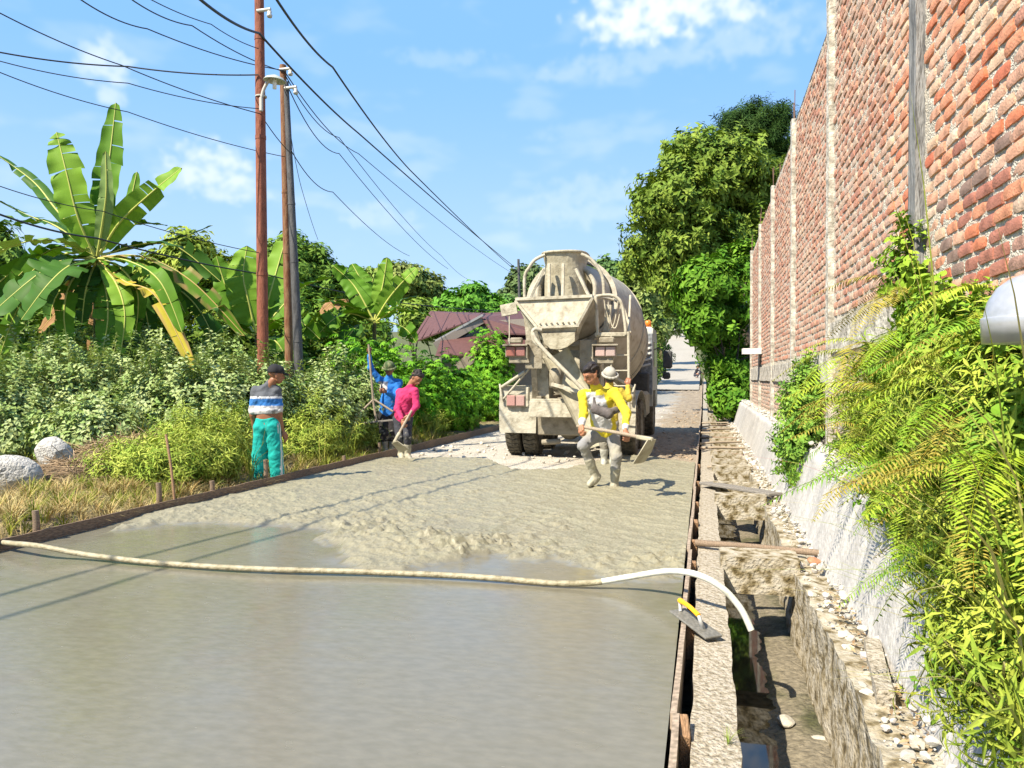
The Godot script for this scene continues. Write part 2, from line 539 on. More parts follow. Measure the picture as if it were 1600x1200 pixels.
func make_roads() -> void:
	var xs := lines([[-5.46, -0.12, 0.09]])
	var ds := lines([[10.6, 24, 0.09], [24, 52, 0.35]])
	var pts := PackedVector3Array()
	var cols := PackedColorArray()
	for d in ds:
		for x in xs:
			var n1 := noise_a.get_noise_2d(x * 2.0, d * 2.0)
			var n2 := noise_b.get_noise_2d(x * 9.0, d * 9.0)
			var y := rise(d) - 0.05 + 0.012 * n1 + 0.012 * n2
			var stone := smoothstep(-1.0, -1.9, x + 0.5 * n1) * smoothstep(23.5, 19.0, d + 2.5 * n1)
			var side := smoothstep(-2.2, -0.6, x + 0.4 * n2)
			y += 0.05 * side * (0.5 + n2) + 0.02 * side * noise_b.get_noise_2d(x * 30.0, d * 30.0)
			var soil := Color(0.27, 0.215, 0.155).lerp(Color(0.42, 0.35, 0.26), clampf(0.5 + n2 + n1 * 0.5, 0, 1))
			var pale := Color(0.62, 0.58, 0.50).lerp(Color(0.45, 0.40, 0.32), clampf(-n1 * 1.2 + n2 * 0.9, 0, 1))
			var c := soil.lerp(pale, stone)
			if d > 21.0: c = soil.lerp(Color(0.52, 0.48, 0.42), smoothstep(-1.0, -1.9, x + n1 * 0.8))
			var damp := smoothstep(33.0, 36.0, d + 2.0 * n1)
			c = c.lerp(Color(0.36, 0.35, 0.32), damp * smoothstep(0.15, -0.7, x + 1.2 + n1))
			pts.append(Vector3(x, y, -d))
			cols.append(c)
	var m := MB.new()
	m.grid(xs.size(), ds.size(), pts, cols)
	structure(m.mesh(), "road_base", tinted(M("road_base", Color.WHITE, 0.95, grain(41, 0.04, 0.72, 1.0), 1.0, height_tex(42, 0.05, 5), 1.5)), "pale compacted stone and brown earth waiting for concrete under the truck")
	var f := MB.new()
	var fp := PackedVector3Array()
	var fc := PackedColorArray()
	var fd := lines([[47, 70, 1.0], [70, 330, 5.0]])
	for d in fd:
		for x in lines([[-5.5, -0.3, 0.4]]):
			fp.append(Vector3(x + bend(d), rise(d) + 0.03, -d))
			var t := 0.5 + 0.5 * noise_a.get_noise_2d(x * 0.8, d * 0.5)
			fc.append(Color(0.36, 0.33, 0.275).lerp(Color(0.42, 0.39, 0.335), t))
	f.grid(14, fd.size(), fp, fc)
	structure(f.mesh(), "road", tinted(M("far_road", Color.WHITE, 0.9, grain(43, 0.03, 0.85, 1.0), 0.5)), "dry pale concrete road climbing away between trees")

func make_clods() -> void:                                     # lumps of earth on the unpaved strip beside the truck
	var xf := []
	var cc := []
	for k in 900:
		var d := mixv(12.5, 32.0)
		var x := -0.2 - absf(rng.randfn()) * 0.55
		if k % 5 == 0:
			x = mixv(-5.2, -1.0); d = mixv(12.5, 16.0)
		if d < table(slab_end, x) + 0.15: continue
		var s := pow(rng.randf(), 3.0) * 0.09 + 0.015
		xf.append(Transform3D(Basis.from_euler(Vector3(mixv(-1, 1), mixv(0, TAU), 0)).scaled(Vector3.ONE * s), Vector3(x, rise(d) - 0.03, -d)))
		var g := mixv(0.7, 1.3)
		cc.append(Color(0.27 * g, 0.21 * g, 0.15 * g) if x > -1.4 else Color(0.50 * g, 0.46 * g, 0.39 * g))
	for o in scatter("earth_clods", [stone_mesh(411, Vector3(1, 0.7, 1.1), 8)], xf, cc, tinted(M("clods", Color.WHITE, 0.95))): tag(o, "crumbled earth and chips on the unpaved strip around the truck", "earth clods", "", "stuff")

# ---------------------------------------------------------------- rough blocks, stones
func rough_box(m: MB, lo: Vector3, hi: Vector3, cell: float, amp: float, follow := false) -> void:
	var size := hi - lo
	for ax in 3:
		var o1 := (ax + 1) % 3
		var o2 := (ax + 2) % 3
		for s in [0, 1]:
			var w := maxi(2, int(size[o1] / cell) + 1)
			var h := maxi(2, int(size[o2] / cell) + 1)
			var pts := PackedVector3Array()
			for j in h:
				for i in w:
					var p := Vector3.ZERO
					p[ax] = hi[ax] if s == 1 else lo[ax]
					var u := i / (w - 1.0)
					p[o1] = lerpf(lo[o1], hi[o1], u if s == 1 else 1.0 - u)
					p[o2] = lerpf(lo[o2], hi[o2], j / (h - 1.0))
					var q := p * 4.0
					var k := p * 17.0
					p += amp * Vector3(noise_a.get_noise_3dv(q), noise_a.get_noise_3dv(q + Vector3(50, 0, 0)), noise_a.get_noise_3dv(q + Vector3(0, 50, 0)))
					p += amp * 0.4 * Vector3(noise_a.get_noise_3dv(k), noise_a.get_noise_3dv(k + Vector3(50, 0, 0)), noise_a.get_noise_3dv(k + Vector3(0, 50, 0)))
					if follow: p.y += rise(-p.z)
					pts.append(p)
			var wnd := MB.new()
			wnd.col = m.col
			wnd.grid(w, h, pts)
			var base := m.v.size()
			m.v.append_array(wnd.v); m.c.append_array(wnd.c); m.uv.append_array(wnd.uv)
			for q in wnd.n: m.n.append(q)
			for q in wnd.ix: m.ix.append(base + q)
func stone_mesh(sd: int, size: Vector3, cuts := 9) -> ArrayMesh:        # a broken stone: a lump with flat faces knocked off it
	var r := RandomNumberGenerator.new()
	r.seed = sd
	var planes := []
	for k in cuts: planes.append([Vector3(r.randfn(), r.randfn(), r.randfn()).normalized(), r.randf_range(0.62, 0.86)])
	var w := 33
	var h := 17
	var pts := PackedVector3Array()
	for j in h:
		for i in w:
			var t := PI * j / (h - 1.0)
			var f := TAU * (i % (w - 1)) / (w - 1.0)
			var dir := Vector3(sin(t) * cos(f), -cos(t), -sin(t) * sin(f))
			var e := 1.0
			for q in planes:
				var k: float = dir.dot(q[0])
				if k > 0.05: e = minf(e, q[1] / k)
			e *= 1.0 + 0.04 * noise_b.get_noise_3dv(dir * 6.0 + Vector3(sd, 0, 0))
			pts.append(dir * e * size * 0.5)
	var m := MB.new()
	m.grid(w, h, pts)
	return flat(m).mesh()
func flat(m: MB) -> MB:                                        # sharpen a sheet: one normal for each face
	var o := MB.new()
	for k in range(0, m.ix.size(), 3):
		o.col = m.c[m.ix[k]]
		if m.v[m.ix[k]].distance_squared_to(m.v[m.ix[k + 1]]) < 1e-10 or m.v[m.ix[k]].distance_squared_to(m.v[m.ix[k + 2]]) < 1e-10 or m.v[m.ix[k + 1]].distance_squared_to(m.v[m.ix[k + 2]]) < 1e-10: continue
		o.tri(m.v[m.ix[k]], m.v[m.ix[k + 1]], m.v[m.ix[k + 2]])
	return o
func scatter(called: String, meshes: Array, xf: Array, cols: Array, material: Material, parent: Node = self) -> Array:
	var out := []
	for k in meshes.size():
		var mine := []
		for i in xf.size():
			if i % meshes.size() == k: mine.append(i)
		if mine.is_empty(): continue
		var mm := MultiMesh.new()
		mm.transform_format = MultiMesh.TRANSFORM_3D
		mm.use_colors = true
		mm.mesh = meshes[k]
		mm.instance_count = mine.size()
		for i in mine.size():
			mm.set_instance_transform(i, xf[mine[i]])
			mm.set_instance_color(i, cols[mine[i]])
		var o := MultiMeshInstance3D.new()
		o.multimesh = mm
		o.material_override = material
		o.name = numbered(called) if parent == self else called
		parent.add_child(o, true)
		out.append(o)
	return out

# ---------------------------------------------------------------- formwork along the pour
func wood(kind: String) -> StandardMaterial3D:
	var c: Dictionary = {"board": lin(0.38, 0.265, 0.18), "fresh": lin(0.52, 0.31, 0.17), "grey": lin(0.38, 0.35, 0.31), "pale": lin(0.55, 0.45, 0.33), "stick": lin(0.40, 0.29, 0.20)}
	var m := M("wood " + kind, c[kind], 0.8, grain(51, 0.02, 0.55, 1.0, 5), 1.0, height_tex(52, 0.03, 4), 0.5)
	m.uv1_scale = Vector3(9, 9, 1.2)
	return m
func plank(called: String, a: Vector3, b: Vector3, low: float, top: float, thick: float, mat: Material, label: String, group := "") -> void:
	var o := thing(called, label, "board", (a + b) * 0.5 * Vector3(1, 0, 1), group)
	var m := MB.new()
	var n := maxi(3, int(a.distance_to(b) / 0.25))
	var side := (b - a).cross(Vector3.UP).normalized() * thick * 0.5
	var rings := []
	for k in n + 1:
		var t := float(k) / n
		var p := a.lerp(b, t) - o.position
		p.y = 0
		var wv := side.normalized() * 0.008 * noise_a.get_noise_2d(a.x * 9 + t * 6.0, b.z)
		var dy := 0.008 * noise_b.get_noise_2d(t * 12.0 + a.z, 4.0) + rise(-(a.lerp(b, t)).z)
		rings.append([p + wv - side + Vector3(0, low + dy, 0), p + wv - side + Vector3(0, top + dy, 0), p + wv + side + Vector3(0, top + dy + 0.003, 0), p + wv + side + Vector3(0, low + dy, 0)])
	for k in n:
		for j in 4:
			var q := (j + 1) % 4
			var mid: Vector3 = (rings[k][0] + rings[k][2]) * 0.5
			m.poly([rings[k][j], rings[k][q], rings[k + 1][q], rings[k + 1][j]], (rings[k][j] + rings[k][q]) * 0.5 - mid)
	m.poly(rings[0], a - b); m.poly(rings[n], b - a)
	put(m.mesh(), "plank", mat, o)
func peg(at: Vector3, height: float, r: float, lean: Vector3, mat: Material, label: String, group: String) -> void:
	var o := thing("stake", label, "stake", at, group)
	var m := MB.new()
	var top := Vector3(0, height, 0) + lean
	m.tube(curve([Vector3(0, -0.12, 0), top * 0.5 + Vector3(r * 0.4, 0, 0), top], 3), [r * 0.85, r, r * 1.05, r], 7)
	put(m.mesh(), "peg", mat, o)

func make_formwork() -> void:
	var lx := -5.42
	var left := [[2.6, 5.9, "nearest plank of the left formwork, under the grey hose"], [5.9, 8.6, "second plank of the left formwork, before the man in turquoise trousers"], [8.6, 12.4, "third plank of the left formwork, by the man in the pink shirt"], [12.4, 16.4, "fourth plank of the left formwork, ending beside the truck"], [16.4, 20.4, "last plank of the left formwork, hidden behind the truck"]]
	for q in left:
		plank("formwork_board", Vector3(lx, 0, -q[0]), Vector3(lx + 0.01, 0, -q[1] + 0.004), -0.15, 0.095, 0.028, wood("board"), "brown wooden " + q[2], "formwork boards on the left of the pour")
	var rx := -0.112
	var right := [[0.6, 3.1, "nearest plank of the right formwork, at the bottom edge"], [3.1, 6.1, "plank of the right formwork with the float resting on it"], [6.1, 9.6, "third plank of the right formwork, past the white hose"], [9.6, 14.0, "fourth plank of the right formwork, beside the stooping man's shadow"], [14.0, 20.0, "fifth plank of the right formwork, beside the truck shadow"], [20.0, 40.0, "long thin plank of the right formwork beyond the truck"], [40.0, 61.0, "farthest plank of the right formwork, by the crouching man"]]
	for q in right:
		plank("formwork_board", Vector3(rx, 0, -q[0]), Vector3(rx + 0.008, 0, -q[1] + 0.004), -0.13, 0.05, 0.026, M("pale board", lin(0.50, 0.40, 0.31), 0.85, grain(51, 0.02, 0.55), 2.0), "weathered " + q[2], "formwork boards on the right of the pour")
	# round stakes holding the left boards
	for q in [[55, 838, 0.24, "short thick stake near the bottom left stones"], [247, 790, 0.26, "dark stake left of the leaning rod"], [333, 773, 0.18, "short stake left of the turquoise trousers"], [414, 752, 0.30, "pale stake before the turquoise trousers"], [540, 724, 0.14, "low stake right of the turquoise trousers"], [592, 709, 0.22, "stake before the man in the blue shirt"]]:
		var g := at_ground(q[0], q[1], 0.04)
		peg(Vector3(minf(g.x, lx - 0.05), 0.02, g.z), q[2], 0.028, Vector3(0.012, 0, 0.01), wood("stick"), q[3], "stakes behind the left boards")
	var p0 := at_ground(281, 786, 0.04)
	peg(Vector3(lx - 0.06, 0.02, p0.z), 0.74, 0.014, Vector3(-0.20, 0, -0.1), wood("fresh"), "thin orange rod leaning away from the left boards", "stakes behind the left boards")
	# short timbers wedged between the right boards and the kerb
	var words := ["large block wedged at the bottom edge", "block under the float's plate", "block beside the first pole across the drain", "upright offcut above the first pole", "offcut level with the flat grey plank", "tall offcut beyond the flat grey plank", "small offcut before the truck shadow", "far offcut beside the truck shadow"]
	var spots := [3.05, 4.3, 5.75, 6.5, 7.4, 8.5, 10.2, 12.2]
	for k in spots.size():
		var o := thing("wedge_block", "orange wooden " + words[k] + ", between board and kerb", "wooden block", Vector3(-0.075, -0.1, -spots[k]), "wedges along the right boards")
		var m := MB.new()
		m.box(Vector3(0, 0.045, 0), Vector3(0.042, 0.19, [0.14, 0.1, 0.05, 0.06, 0.09, 0.06, 0.05, 0.05][k]), Basis(Vector3.UP, 0.1) * Basis(Vector3.RIGHT, [0.2, -0.1, 0.1, 0, 0.15, 0, 0, 0][k]), 0.004)
		put(m.mesh(), "block", wood("fresh"), o)

# ---------------------------------------------------------------- the drain
func make_drain() -> void:
	var conc := M("old_concrete", lin(0.40, 0.365, 0.31), 0.95, ramp_tex(61, 0.03, 512, [Color(0.42, 0.40, 0.36), Color(0.76, 0.74, 0.69), Color(0.94, 0.93, 0.90), Color(1, 1, 1), Color(1, 1, 1)], 7), 1.6, height_tex(62, 0.05, 5), 1.0)
	var kerb := MB.new()
	rough_box(kerb, Vector3(-0.045, -0.82, -13.0), Vector3(0.135, -0.005, 0.5), 0.045, 0.016)
	rough_box(kerb, Vector3(-0.045, -0.82, -62.0), Vector3(0.135, -0.005, -13.02), 0.5, 0.016, true)
	structure(kerb.mesh(), "drain_kerb", conc, "worn concrete kerb between the pour and the drain")
	var side := MB.new()
	rough_box(side, Vector3(0.64, -0.82, -13.0), Vector3(0.90, 0.0, 0.5), 0.04, 0.038)
	rough_box(side, Vector3(0.64, -0.82, -40.0), Vector3(0.90, 0.0, -13.02), 0.5, 0.02, true)
	var mossy := M("mossy_concrete", lin(0.40, 0.375, 0.32), 0.95, ramp_tex(63, 0.014, 512, [Color(0.26, 0.22, 0.10), Color(0.52, 0.46, 0.30), Color(0.88, 0.85, 0.78), Color(0.98, 0.97, 0.95), Color(1, 1, 1)], 7), 1.1, height_tex(62, 0.05, 5), 1.0)
	structure(side.mesh(), "drain_wall", mossy, "stained concrete wall on the far side of the drain")
	var xs := lines([[0.13, 0.66, 0.03]])
	var ds := lines([[-0.5, 12, 0.04], [12, 40, 0.5]])
	var pts := PackedVector3Array()
	var cols := PackedColorArray()
	for d in ds:
		for x in xs:
			var n1 := noise_a.get_noise_2d(x * 5.0, d * 3.0)
			var n2 := noise_b.get_noise_2d(x * 14.0, d * 14.0)
			pts.append(Vector3(x, -0.60 + rise(d) + 0.016 * n1 + 0.010 * n2 + 0.05 * smoothstep(0.28, 0.6, x), -d))
			var moss := smoothstep(-0.1, 0.5, noise_a.get_noise_2d(x * 4.0 + 80, d * 2.0) + 0.3 * n2)
			cols.append(Color(0.27, 0.235, 0.165).lerp(Color(0.07, 0.075, 0.022), moss * 0.9))
	var f := MB.new()
	f.grid(xs.size(), ds.size(), pts, cols)
	structure(f.mesh(), "drain_floor", tinted(M("drain_floor", Color.WHITE, 0.9, grain(64, 0.03, 0.6), 1.0, height_tex(65, 0.05, 5), 1.5)), "mossy floor of the open drain")
	var w := MB.new()
	w.quad(Vector3(0.135, -0.588, 0.5), Vector3(0.135, -0.588, -13), Vector3(0.47, -0.588, -13), Vector3(0.47, -0.588, 0.5))
	var wm := M("drain_water", lin(0.030, 0.030, 0.022), 0.03)
	structure(w.mesh(), "drain_water", wm, "shallow dark water lying along the drain floor")
	# concrete struts across the drain
	var beams := [[887, 0.30, 0.2, "nearest concrete strut across the drain, below the first pole"], [786, 0.22, 0.2, "concrete strut across the drain under the flat grey plank"], [738, 0.25, 0.2, "concrete strut across the drain just beyond the grey plank"], [712, 0.2, 0.2, "concrete strut across the drain before the bundle of poles"], [692, 0.2, 0.2, "concrete strut across the drain under the bundle of poles"], [672, 0.2, 0.2, "concrete strut across the drain behind the bundle of poles"], [652, 0.2, 0.2, "concrete strut across the drain before the tree's shade"], [640, 0.2, 0.2, "farthest concrete strut across the drain"], [762, 0.14, 0.16, "thin strut across the drain hidden behind the grey plank"], [724, 0.14, 0.16, "thin strut across the drain past the lone pale pole"], [682, 0.16, 0.16, "strut across the drain between the bundled poles"], [661, 0.2, 0.16, "strut across the drain just past the last bundled pole"]]
	for q in beams:
		var d := -at_ground(1130, q[0]).z
		var o := thing("drain_strut", q[3], "strut", Vector3(0.39, -0.1 + rise(d), -d - q[1] * 0.5), "struts across the drain")
		var m := MB.new()
		rough_box(m, Vector3(-0.27, -0.075, -q[1] * 0.5), Vector3(0.27, q[2] * 0.5 + 0.085, q[1] * 0.5), 0.04, 0.012)
		put(m.mesh(), "strut", mossy, o)
	# timber laid across the drain: two ends in the picture
	var poles := [[1080, 848, 1290, 868, 0.02, "stick", "crooked brown pole across the drain nearest the hose"], [1106, 730, 1166, 731, 0.015, "pale", "lone pale pole across the drain beyond the grey plank"], [1090, 700, 1163, 701, 0.02, "pale", "nearest pole of the bundle across the drain"], [1088, 693, 1158, 691, 0.018, "pale", "second pole of the bundle across the drain"], [1092, 684, 1148, 686, 0.02, "stick", "third pole of the bundle across the drain"], [1090, 676, 1152, 678, 0.018, "pale", "slanting fourth pole of the bundle across the drain"], [1092, 672, 1150, 670, 0.02, "pale", "fifth pole of the bundle across the drain"], [1094, 667, 1135, 664, 0.016, "stick", "sixth pole of the bundle across the drain"], [1096, 661, 1132, 661, 0.018, "pale", "farthest pole of the bundle across the drain"], [1100, 645, 1128, 652, 0.02, "pale", "bent pole across the drain near the tree"]]
	for q in poles:
		var a := at_ground(q[0], q[1], 0.03)
		var b := at_ground(q[2], q[3], 0.04)
		a.x = clampf(a.x, -0.06, 0.05)
		b.x = clampf(b.x, 0.7, 0.86)
		var o := thing("pole_across_drain", q[6], "wooden pole", Vector3(a.x, 0, a.z), "poles laid across the drain")
		var m := MB.new()
		m.tube(curve([Vector3(0, 0.03, 0), (b - a) * 0.35 + Vector3(0, 0.045, 0.02), (b - a) * 0.7 + Vector3(0, 0.04, -0.015), (b - a) + Vector3(0, 0.045, 0)], 4), [q[4] * 1.6, q[4] * 1.4, q[4] * 1.3], 7)
		put(m.mesh(), "pole", wood(q[5]), o)
	var a := at_ground(1100, 757, 0.02)
	var b := at_ground(1200, 781, 0.02)
	var pl := thing("loose_plank", "flat weathered grey plank lying askew across the drain", "plank", Vector3(0.02, 0.012, a.z))
	var pm := MB.new()
	var t := Vector3(0.78, 0.055, b.z) - pl.position
	pm.box(t * 0.5 + Vector3(0, 0.03, 0), Vector3(0.2, t.length(), 0.028), aim(t, 0.0), 0.004)
	put(pm.mesh(), "plank", wood("grey"), pl)

# ---------------------------------------------------------------- retaining slope, rubble, brick wall
func make_slope() -> void:
	var pts := PackedVector3Array()
	var cols := PackedColorArray()
	var ds := lines([[0.2, 11, 0.06], [11, 26, 0.25]])
	ds.reverse()
	var h := 22
	for j in h:
		var t := j / (h - 1.0)
		for d in ds:
			var end := smoothstep(26.0, 25.0, d)
			var p := Vector3(lerpf(0.82, 1.02, t), lerpf(-0.04, 0.70 + 0.05 * noise_a.get_noise_1d(d * 3.0), t), -d)
			p.x += 0.02 * noise_a.get_noise_2d(d * 2.5, t * 2.0) + 0.006 * noise_b.get_noise_2d(d * 12.0, t * 6.0)
			p.y += rise(d)
			if j == h - 1: p += Vector3(0.22, 0.03, 0)
			elif j == h - 2: p += Vector3(0.012, 0, 0)
			pts.append(p)
			var streak := clampf(0.5 + noise_b.get_noise_2d(d * 7.0, t * 0.8) + 0.4 * noise_a.get_noise_2d(d * 3.0, t * 5.0), 0, 1)
			cols.append(Color(0.47, 0.46, 0.45).lerp(Color(0.60, 0.585, 0.56), streak))
	var m := MB.new()
	m.grid(ds.size(), h, pts, cols)
	structure(m.mesh(), "retaining_slope", tinted(M("slope", Color.WHITE, 0.9, grain(71, 0.03, 0.8), 1.0, height_tex(72, 0.05, 5), 0.6)), "sloping grey cement facing below the brick wall")
	# loose stones: one heap along the drain, one on the ledge
	var forms := []
	for k in 5: forms.append(stone_mesh(300 + k, Vector3(1, 0.7, 1.2), 8))
	var xf := []
	var cc := []
	for k in 3000:
		var d := mixv(1.5, 24.0) if k % 3 else mixv(3.5, 9.0)
		var x := mixv(0.66, 0.86)
		var y := 0.0 + 0.05 * smoothstep(0.68, 0.85, x)
		if k % 3 == 0:
			x = mixv(1.0, 1.17); y = 0.73; d = mixv(6.0, 25.0)
		var s := pow(rng.randf(), 5.0) * 0.06 + 0.009
		var bs := Basis.from_euler(Vector3(mixv(-0.5, 0.5), mixv(0, TAU), mixv(-0.5, 0.5))).scaled(Vector3.ONE * s)
		xf.append(Transform3D(bs, Vector3(x, y + rise(d) + s * 0.15, -d)))
		var w := mixv(0.45, 0.74)
		cc.append(Color(w, w * mixv(0.93, 0.98), w * mixv(0.82, 0.92)))
	for o in scatter("rubble", [forms[1]], xf, cc, tinted(M("rubble", Color.WHITE, 0.95, grain(73, 0.04, 0.75), 2.0))):
		tag(o, "loose pale stones and mortar crumbs along drain and ledge", "rubble", "", "stuff")

func brick_mesh(sd: int) -> ArrayMesh:                         # long side along z, face towards -x, 1 x 1 x 1 before scaling
	var r := RandomNumberGenerator.new()
	r.seed = sd
	var w := 6
	var h := 4
	var pts := PackedVector3Array()
	for j in h:
		for i in w:
			var z := 0.5 - i / (w - 1.0)
			var y := -0.5 + j / (h - 1.0)
			var rim := i == 0 or j == 0 or i == w - 1 or j == h - 1
			var corner := (i == 0 or i == w - 1) and (j == 0 or j == h - 1)
			var x := -0.5 + (0.035 if rim else r.randf_range(-0.01, 0.02)) + (0.10 * r.randf() if corner else 0.0)
			if rim:
				y *= r.randf_range(0.93, 1.0) if not corner else r.randf_range(0.88, 0.98)
				z *= r.randf_range(0.965, 1.0) if not corner else r.randf_range(0.95, 0.99)
			pts.append(Vector3(x, y, z))
	var m := MB.new()
	# i runs towards -z, so turn the rows round to face -x
	var turned := PackedVector3Array()
	for j in h:
		for i in w: turned.append(pts[j * w + (w - 1 - i)])
	m.grid(w, h, turned)
	var ring := []
	for i in w: ring.append(turned[i])
	for j in range(1, h): ring.append(turned[j * w + w - 1])
	for i in range(w - 2, -1, -1): ring.append(turned[(h - 1) * w + i])
	for j in range(h - 2, 0, -1): ring.append(turned[j * w])
	for k in ring.size():
		var a: Vector3 = ring[k]
		var b: Vector3 = ring[(k + 1) % ring.size()]
		m.poly([a, b, Vector3(0.5, b.y, b.z), Vector3(0.5, a.y, a.z)], Vector3(0, (a.y + b.y) * 3.4, a.z + b.z))
	return m.mesh()
var col_d := [4.83, 7.95, 11.15, 14.4, 17.6, 20.7]
func beam_band(d: float) -> Vector2:                          # the plaster ground beam at that distance
	if d < 4.83: return Vector2(1.30, 1.55)
	if d < 7.95: return Vector2(1.62, 1.90)
	if d < 11.15: return Vector2(1.33, 1.62)
	return Vector2(1.32, 1.60)
func wall_top(d: float) -> float:
	return 5.06 if d < 7.95 else (4.86 if d < 11.15 else (4.74 if d < 14.4 else (4.68 if d < 17.6 else 4.60)))
func make_wall() -> void:
	var o := thing("brick_wall", "tall red brick wall with grey columns along the right side", "wall", Vector3(WALL_X, 0.7, -11))
	var base := -o.position
	var conc := M("column", lin(0.66, 0.63, 0.57), 0.9, ramp_tex(81, 0.012, 512, [Color(0.55, 0.54, 0.52), Color(0.85, 0.84, 0.82), Color(1, 1, 1)], 5), 0.9, height_tex(82, 0.04, 5), 1.0)
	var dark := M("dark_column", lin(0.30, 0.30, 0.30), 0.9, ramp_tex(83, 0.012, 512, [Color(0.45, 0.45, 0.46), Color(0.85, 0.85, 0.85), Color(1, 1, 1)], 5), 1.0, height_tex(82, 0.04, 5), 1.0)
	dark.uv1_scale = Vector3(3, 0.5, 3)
	# mortar sheet, bumpy where it was pressed out of the joints
	var ds := lines([[-1.5, 3.0, 0.2], [3.0, 8.4, 0.024], [8.4, 21.0, 0.06]])
	ds.reverse()
	var ys := lines([[0.62, 5.1, 0.026]])
	var pts := PackedVector3Array()
	for y in ys:
		for d in ds:
			var n1 := noise_b.get_noise_2d(d * 10.0, y * 16.0)
			var n2 := noise_a.get_noise_2d(d * 40.0, y * 46.0)
			pts.append(Vector3(WALL_X + 0.002 - 0.008 * n1 - 0.009 * n2, minf(y, wall_top(d)) + rise(d), -d) + base)
	var mm := MB.new()
	mm.grid(ds.size(), ys.size(), pts)
	mm.quad(Vector3(WALL_X + 0.13, 0.62, -21) + base, Vector3(WALL_X + 0.13, 4.6, -21) + base, Vector3(WALL_X + 0.13, 4.9, 1.5) + base, Vector3(WALL_X + 0.13, 0.62, 1.5) + base)
	mm.quad(Vector3(WALL_X, 0.62, -21) + base, Vector3(WALL_X, 4.6, -21) + base, Vector3(WALL_X + 0.13, 4.6, -21) + base, Vector3(WALL_X + 0.13, 0.62, -21) + base)
	for k in 6:
		var d0: float = [-1.5, 4.83, 7.95, 11.15, 14.4, 17.6][k]
		var d1: float = [4.83, 7.95, 11.15, 14.4, 17.6, 21.0][k]
		var tp := wall_top(d0 + 0.1) - 0.002
		mm.quad(Vector3(WALL_X - 0.005, tp, -d0) + base, Vector3(WALL_X - 0.005, tp, -d1) + base, Vector3(WALL_X + 0.13, tp, -d1) + base, Vector3(WALL_X + 0.13, tp, -d0) + base)
	put(mm.mesh(), "mortar", M("mortar", lin(0.72, 0.66, 0.56), 0.95, grain(84, 0.03, 0.72), 2.0, height_tex(85, 0.06, 5), 1.2), o)
	for k in col_d.size():
		var d: float = col_d[k]
		var m := MB.new()
		var top := wall_top(d - 0.1) + 0.04
		rough_box(m, Vector3(WALL_X - 0.05, 0.66, -d - 0.075) + base, Vector3(WALL_X + 0.15, top, -d + 0.075) + base, 0.06, 0.006)
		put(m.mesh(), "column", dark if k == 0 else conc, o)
		if k > 0:
			var r := MB.new()
			for s in [[-0.01, 0.04], [-0.01, -0.04], [0.1, 0.04], [0.1, -0.04]]:
				rod(r, Vector3(WALL_X + s[0], top - 0.05, -d + s[1]) + base, Vector3(WALL_X + s[0] + mixv(-0.02, 0.02), top + mixv(0.2, 0.42), -d + s[1] + mixv(-0.02, 0.02)) + base, 0.006, 5)
			put(r.mesh(), "reinforcing_rods", M("rusty_rod", lin(0.16, 0.09, 0.06), 0.8), o)
	# plaster ground beams between the columns
	for k in 6:
		var d0: float = [0.0, 4.83, 7.95, 11.15, 14.4, 17.6][k] + 0.08
		var d1: float = [4.83, 7.95, 11.15, 14.4, 17.6, 20.7][k] - 0.08
		var bb := beam_band(d0 + 0.1)
		var m := MB.new()
		rough_box(m, Vector3(WALL_X - 0.036, bb.x, -d1) + base, Vector3(WALL_X + 0.1, bb.y, -d0) + base, 0.07, 0.012)
		put(m.mesh(), "ground_beam", conc, o)
	# bricks
	var forms := []
	for k in 6: forms.append(brick_mesh(500 + k))
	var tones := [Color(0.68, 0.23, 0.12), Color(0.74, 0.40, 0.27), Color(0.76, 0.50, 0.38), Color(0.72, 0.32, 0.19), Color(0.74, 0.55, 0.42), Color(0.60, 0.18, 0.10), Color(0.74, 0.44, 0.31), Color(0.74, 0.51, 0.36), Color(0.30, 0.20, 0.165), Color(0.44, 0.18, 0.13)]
	var list := []
	var course := 0
	var y := 0.66
	while y < 5.06:
		var d := 2.2 + (0.1 if course % 2 else 0.0) + mixv(-0.02, 0.02)
		while d < 20.9:
			var len := mixv(0.165, 0.186)
			var ok := true
			for q in col_d:
				if absf(d + len * 0.5 - q) < 0.09 + len * 0.4: ok = false
			var bb := beam_band(d)
			if y > bb.x - 0.03 and y < bb.y + 0.02: ok = false
			if y > wall_top(d) - 0.05: ok = false
			if ok:
				var p := Vector3(WALL_X + 0.041 + mixv(-0.006, 0.006), y + mixv(-0.004, 0.004) + rise(d), -d - len * 0.5)
				var low := y < bb.x
				var b := Basis.from_euler(Vector3(mixv(-0.025, 0.025), mixv(-0.03, 0.03), mixv(-0.03, 0.03))) * Basis.from_scale(Vector3(0.1, mixv(0.052, 0.058), len))
				var v := p - EYE
				var z := v.dot(cam_f)
				var px := 800 + FOCAL * v.dot(cam_r) / z
				var py := 600 - FOCAL * v.dot(cam_u) / z
				var seen := px < 1605 and py > -5 and py < 900
				var ti: int = [0, 0, 1, 1, 2, 3, 3, 3, 4, 5, 6, 6, 6, 7][rng.randi() % 14]
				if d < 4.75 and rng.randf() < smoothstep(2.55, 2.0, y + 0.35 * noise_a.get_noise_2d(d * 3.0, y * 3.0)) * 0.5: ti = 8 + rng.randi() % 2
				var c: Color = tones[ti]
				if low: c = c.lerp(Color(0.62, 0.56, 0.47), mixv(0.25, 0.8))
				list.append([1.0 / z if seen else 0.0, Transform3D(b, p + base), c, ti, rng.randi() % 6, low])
			d += len + mixv(0.016, 0.028)
		course += 1
		y += 0.0735
	list.sort_custom(func(a, b): return a[0] > b[0])
	var rough := height_tex(86, 0.05, 5)
	var skins := []
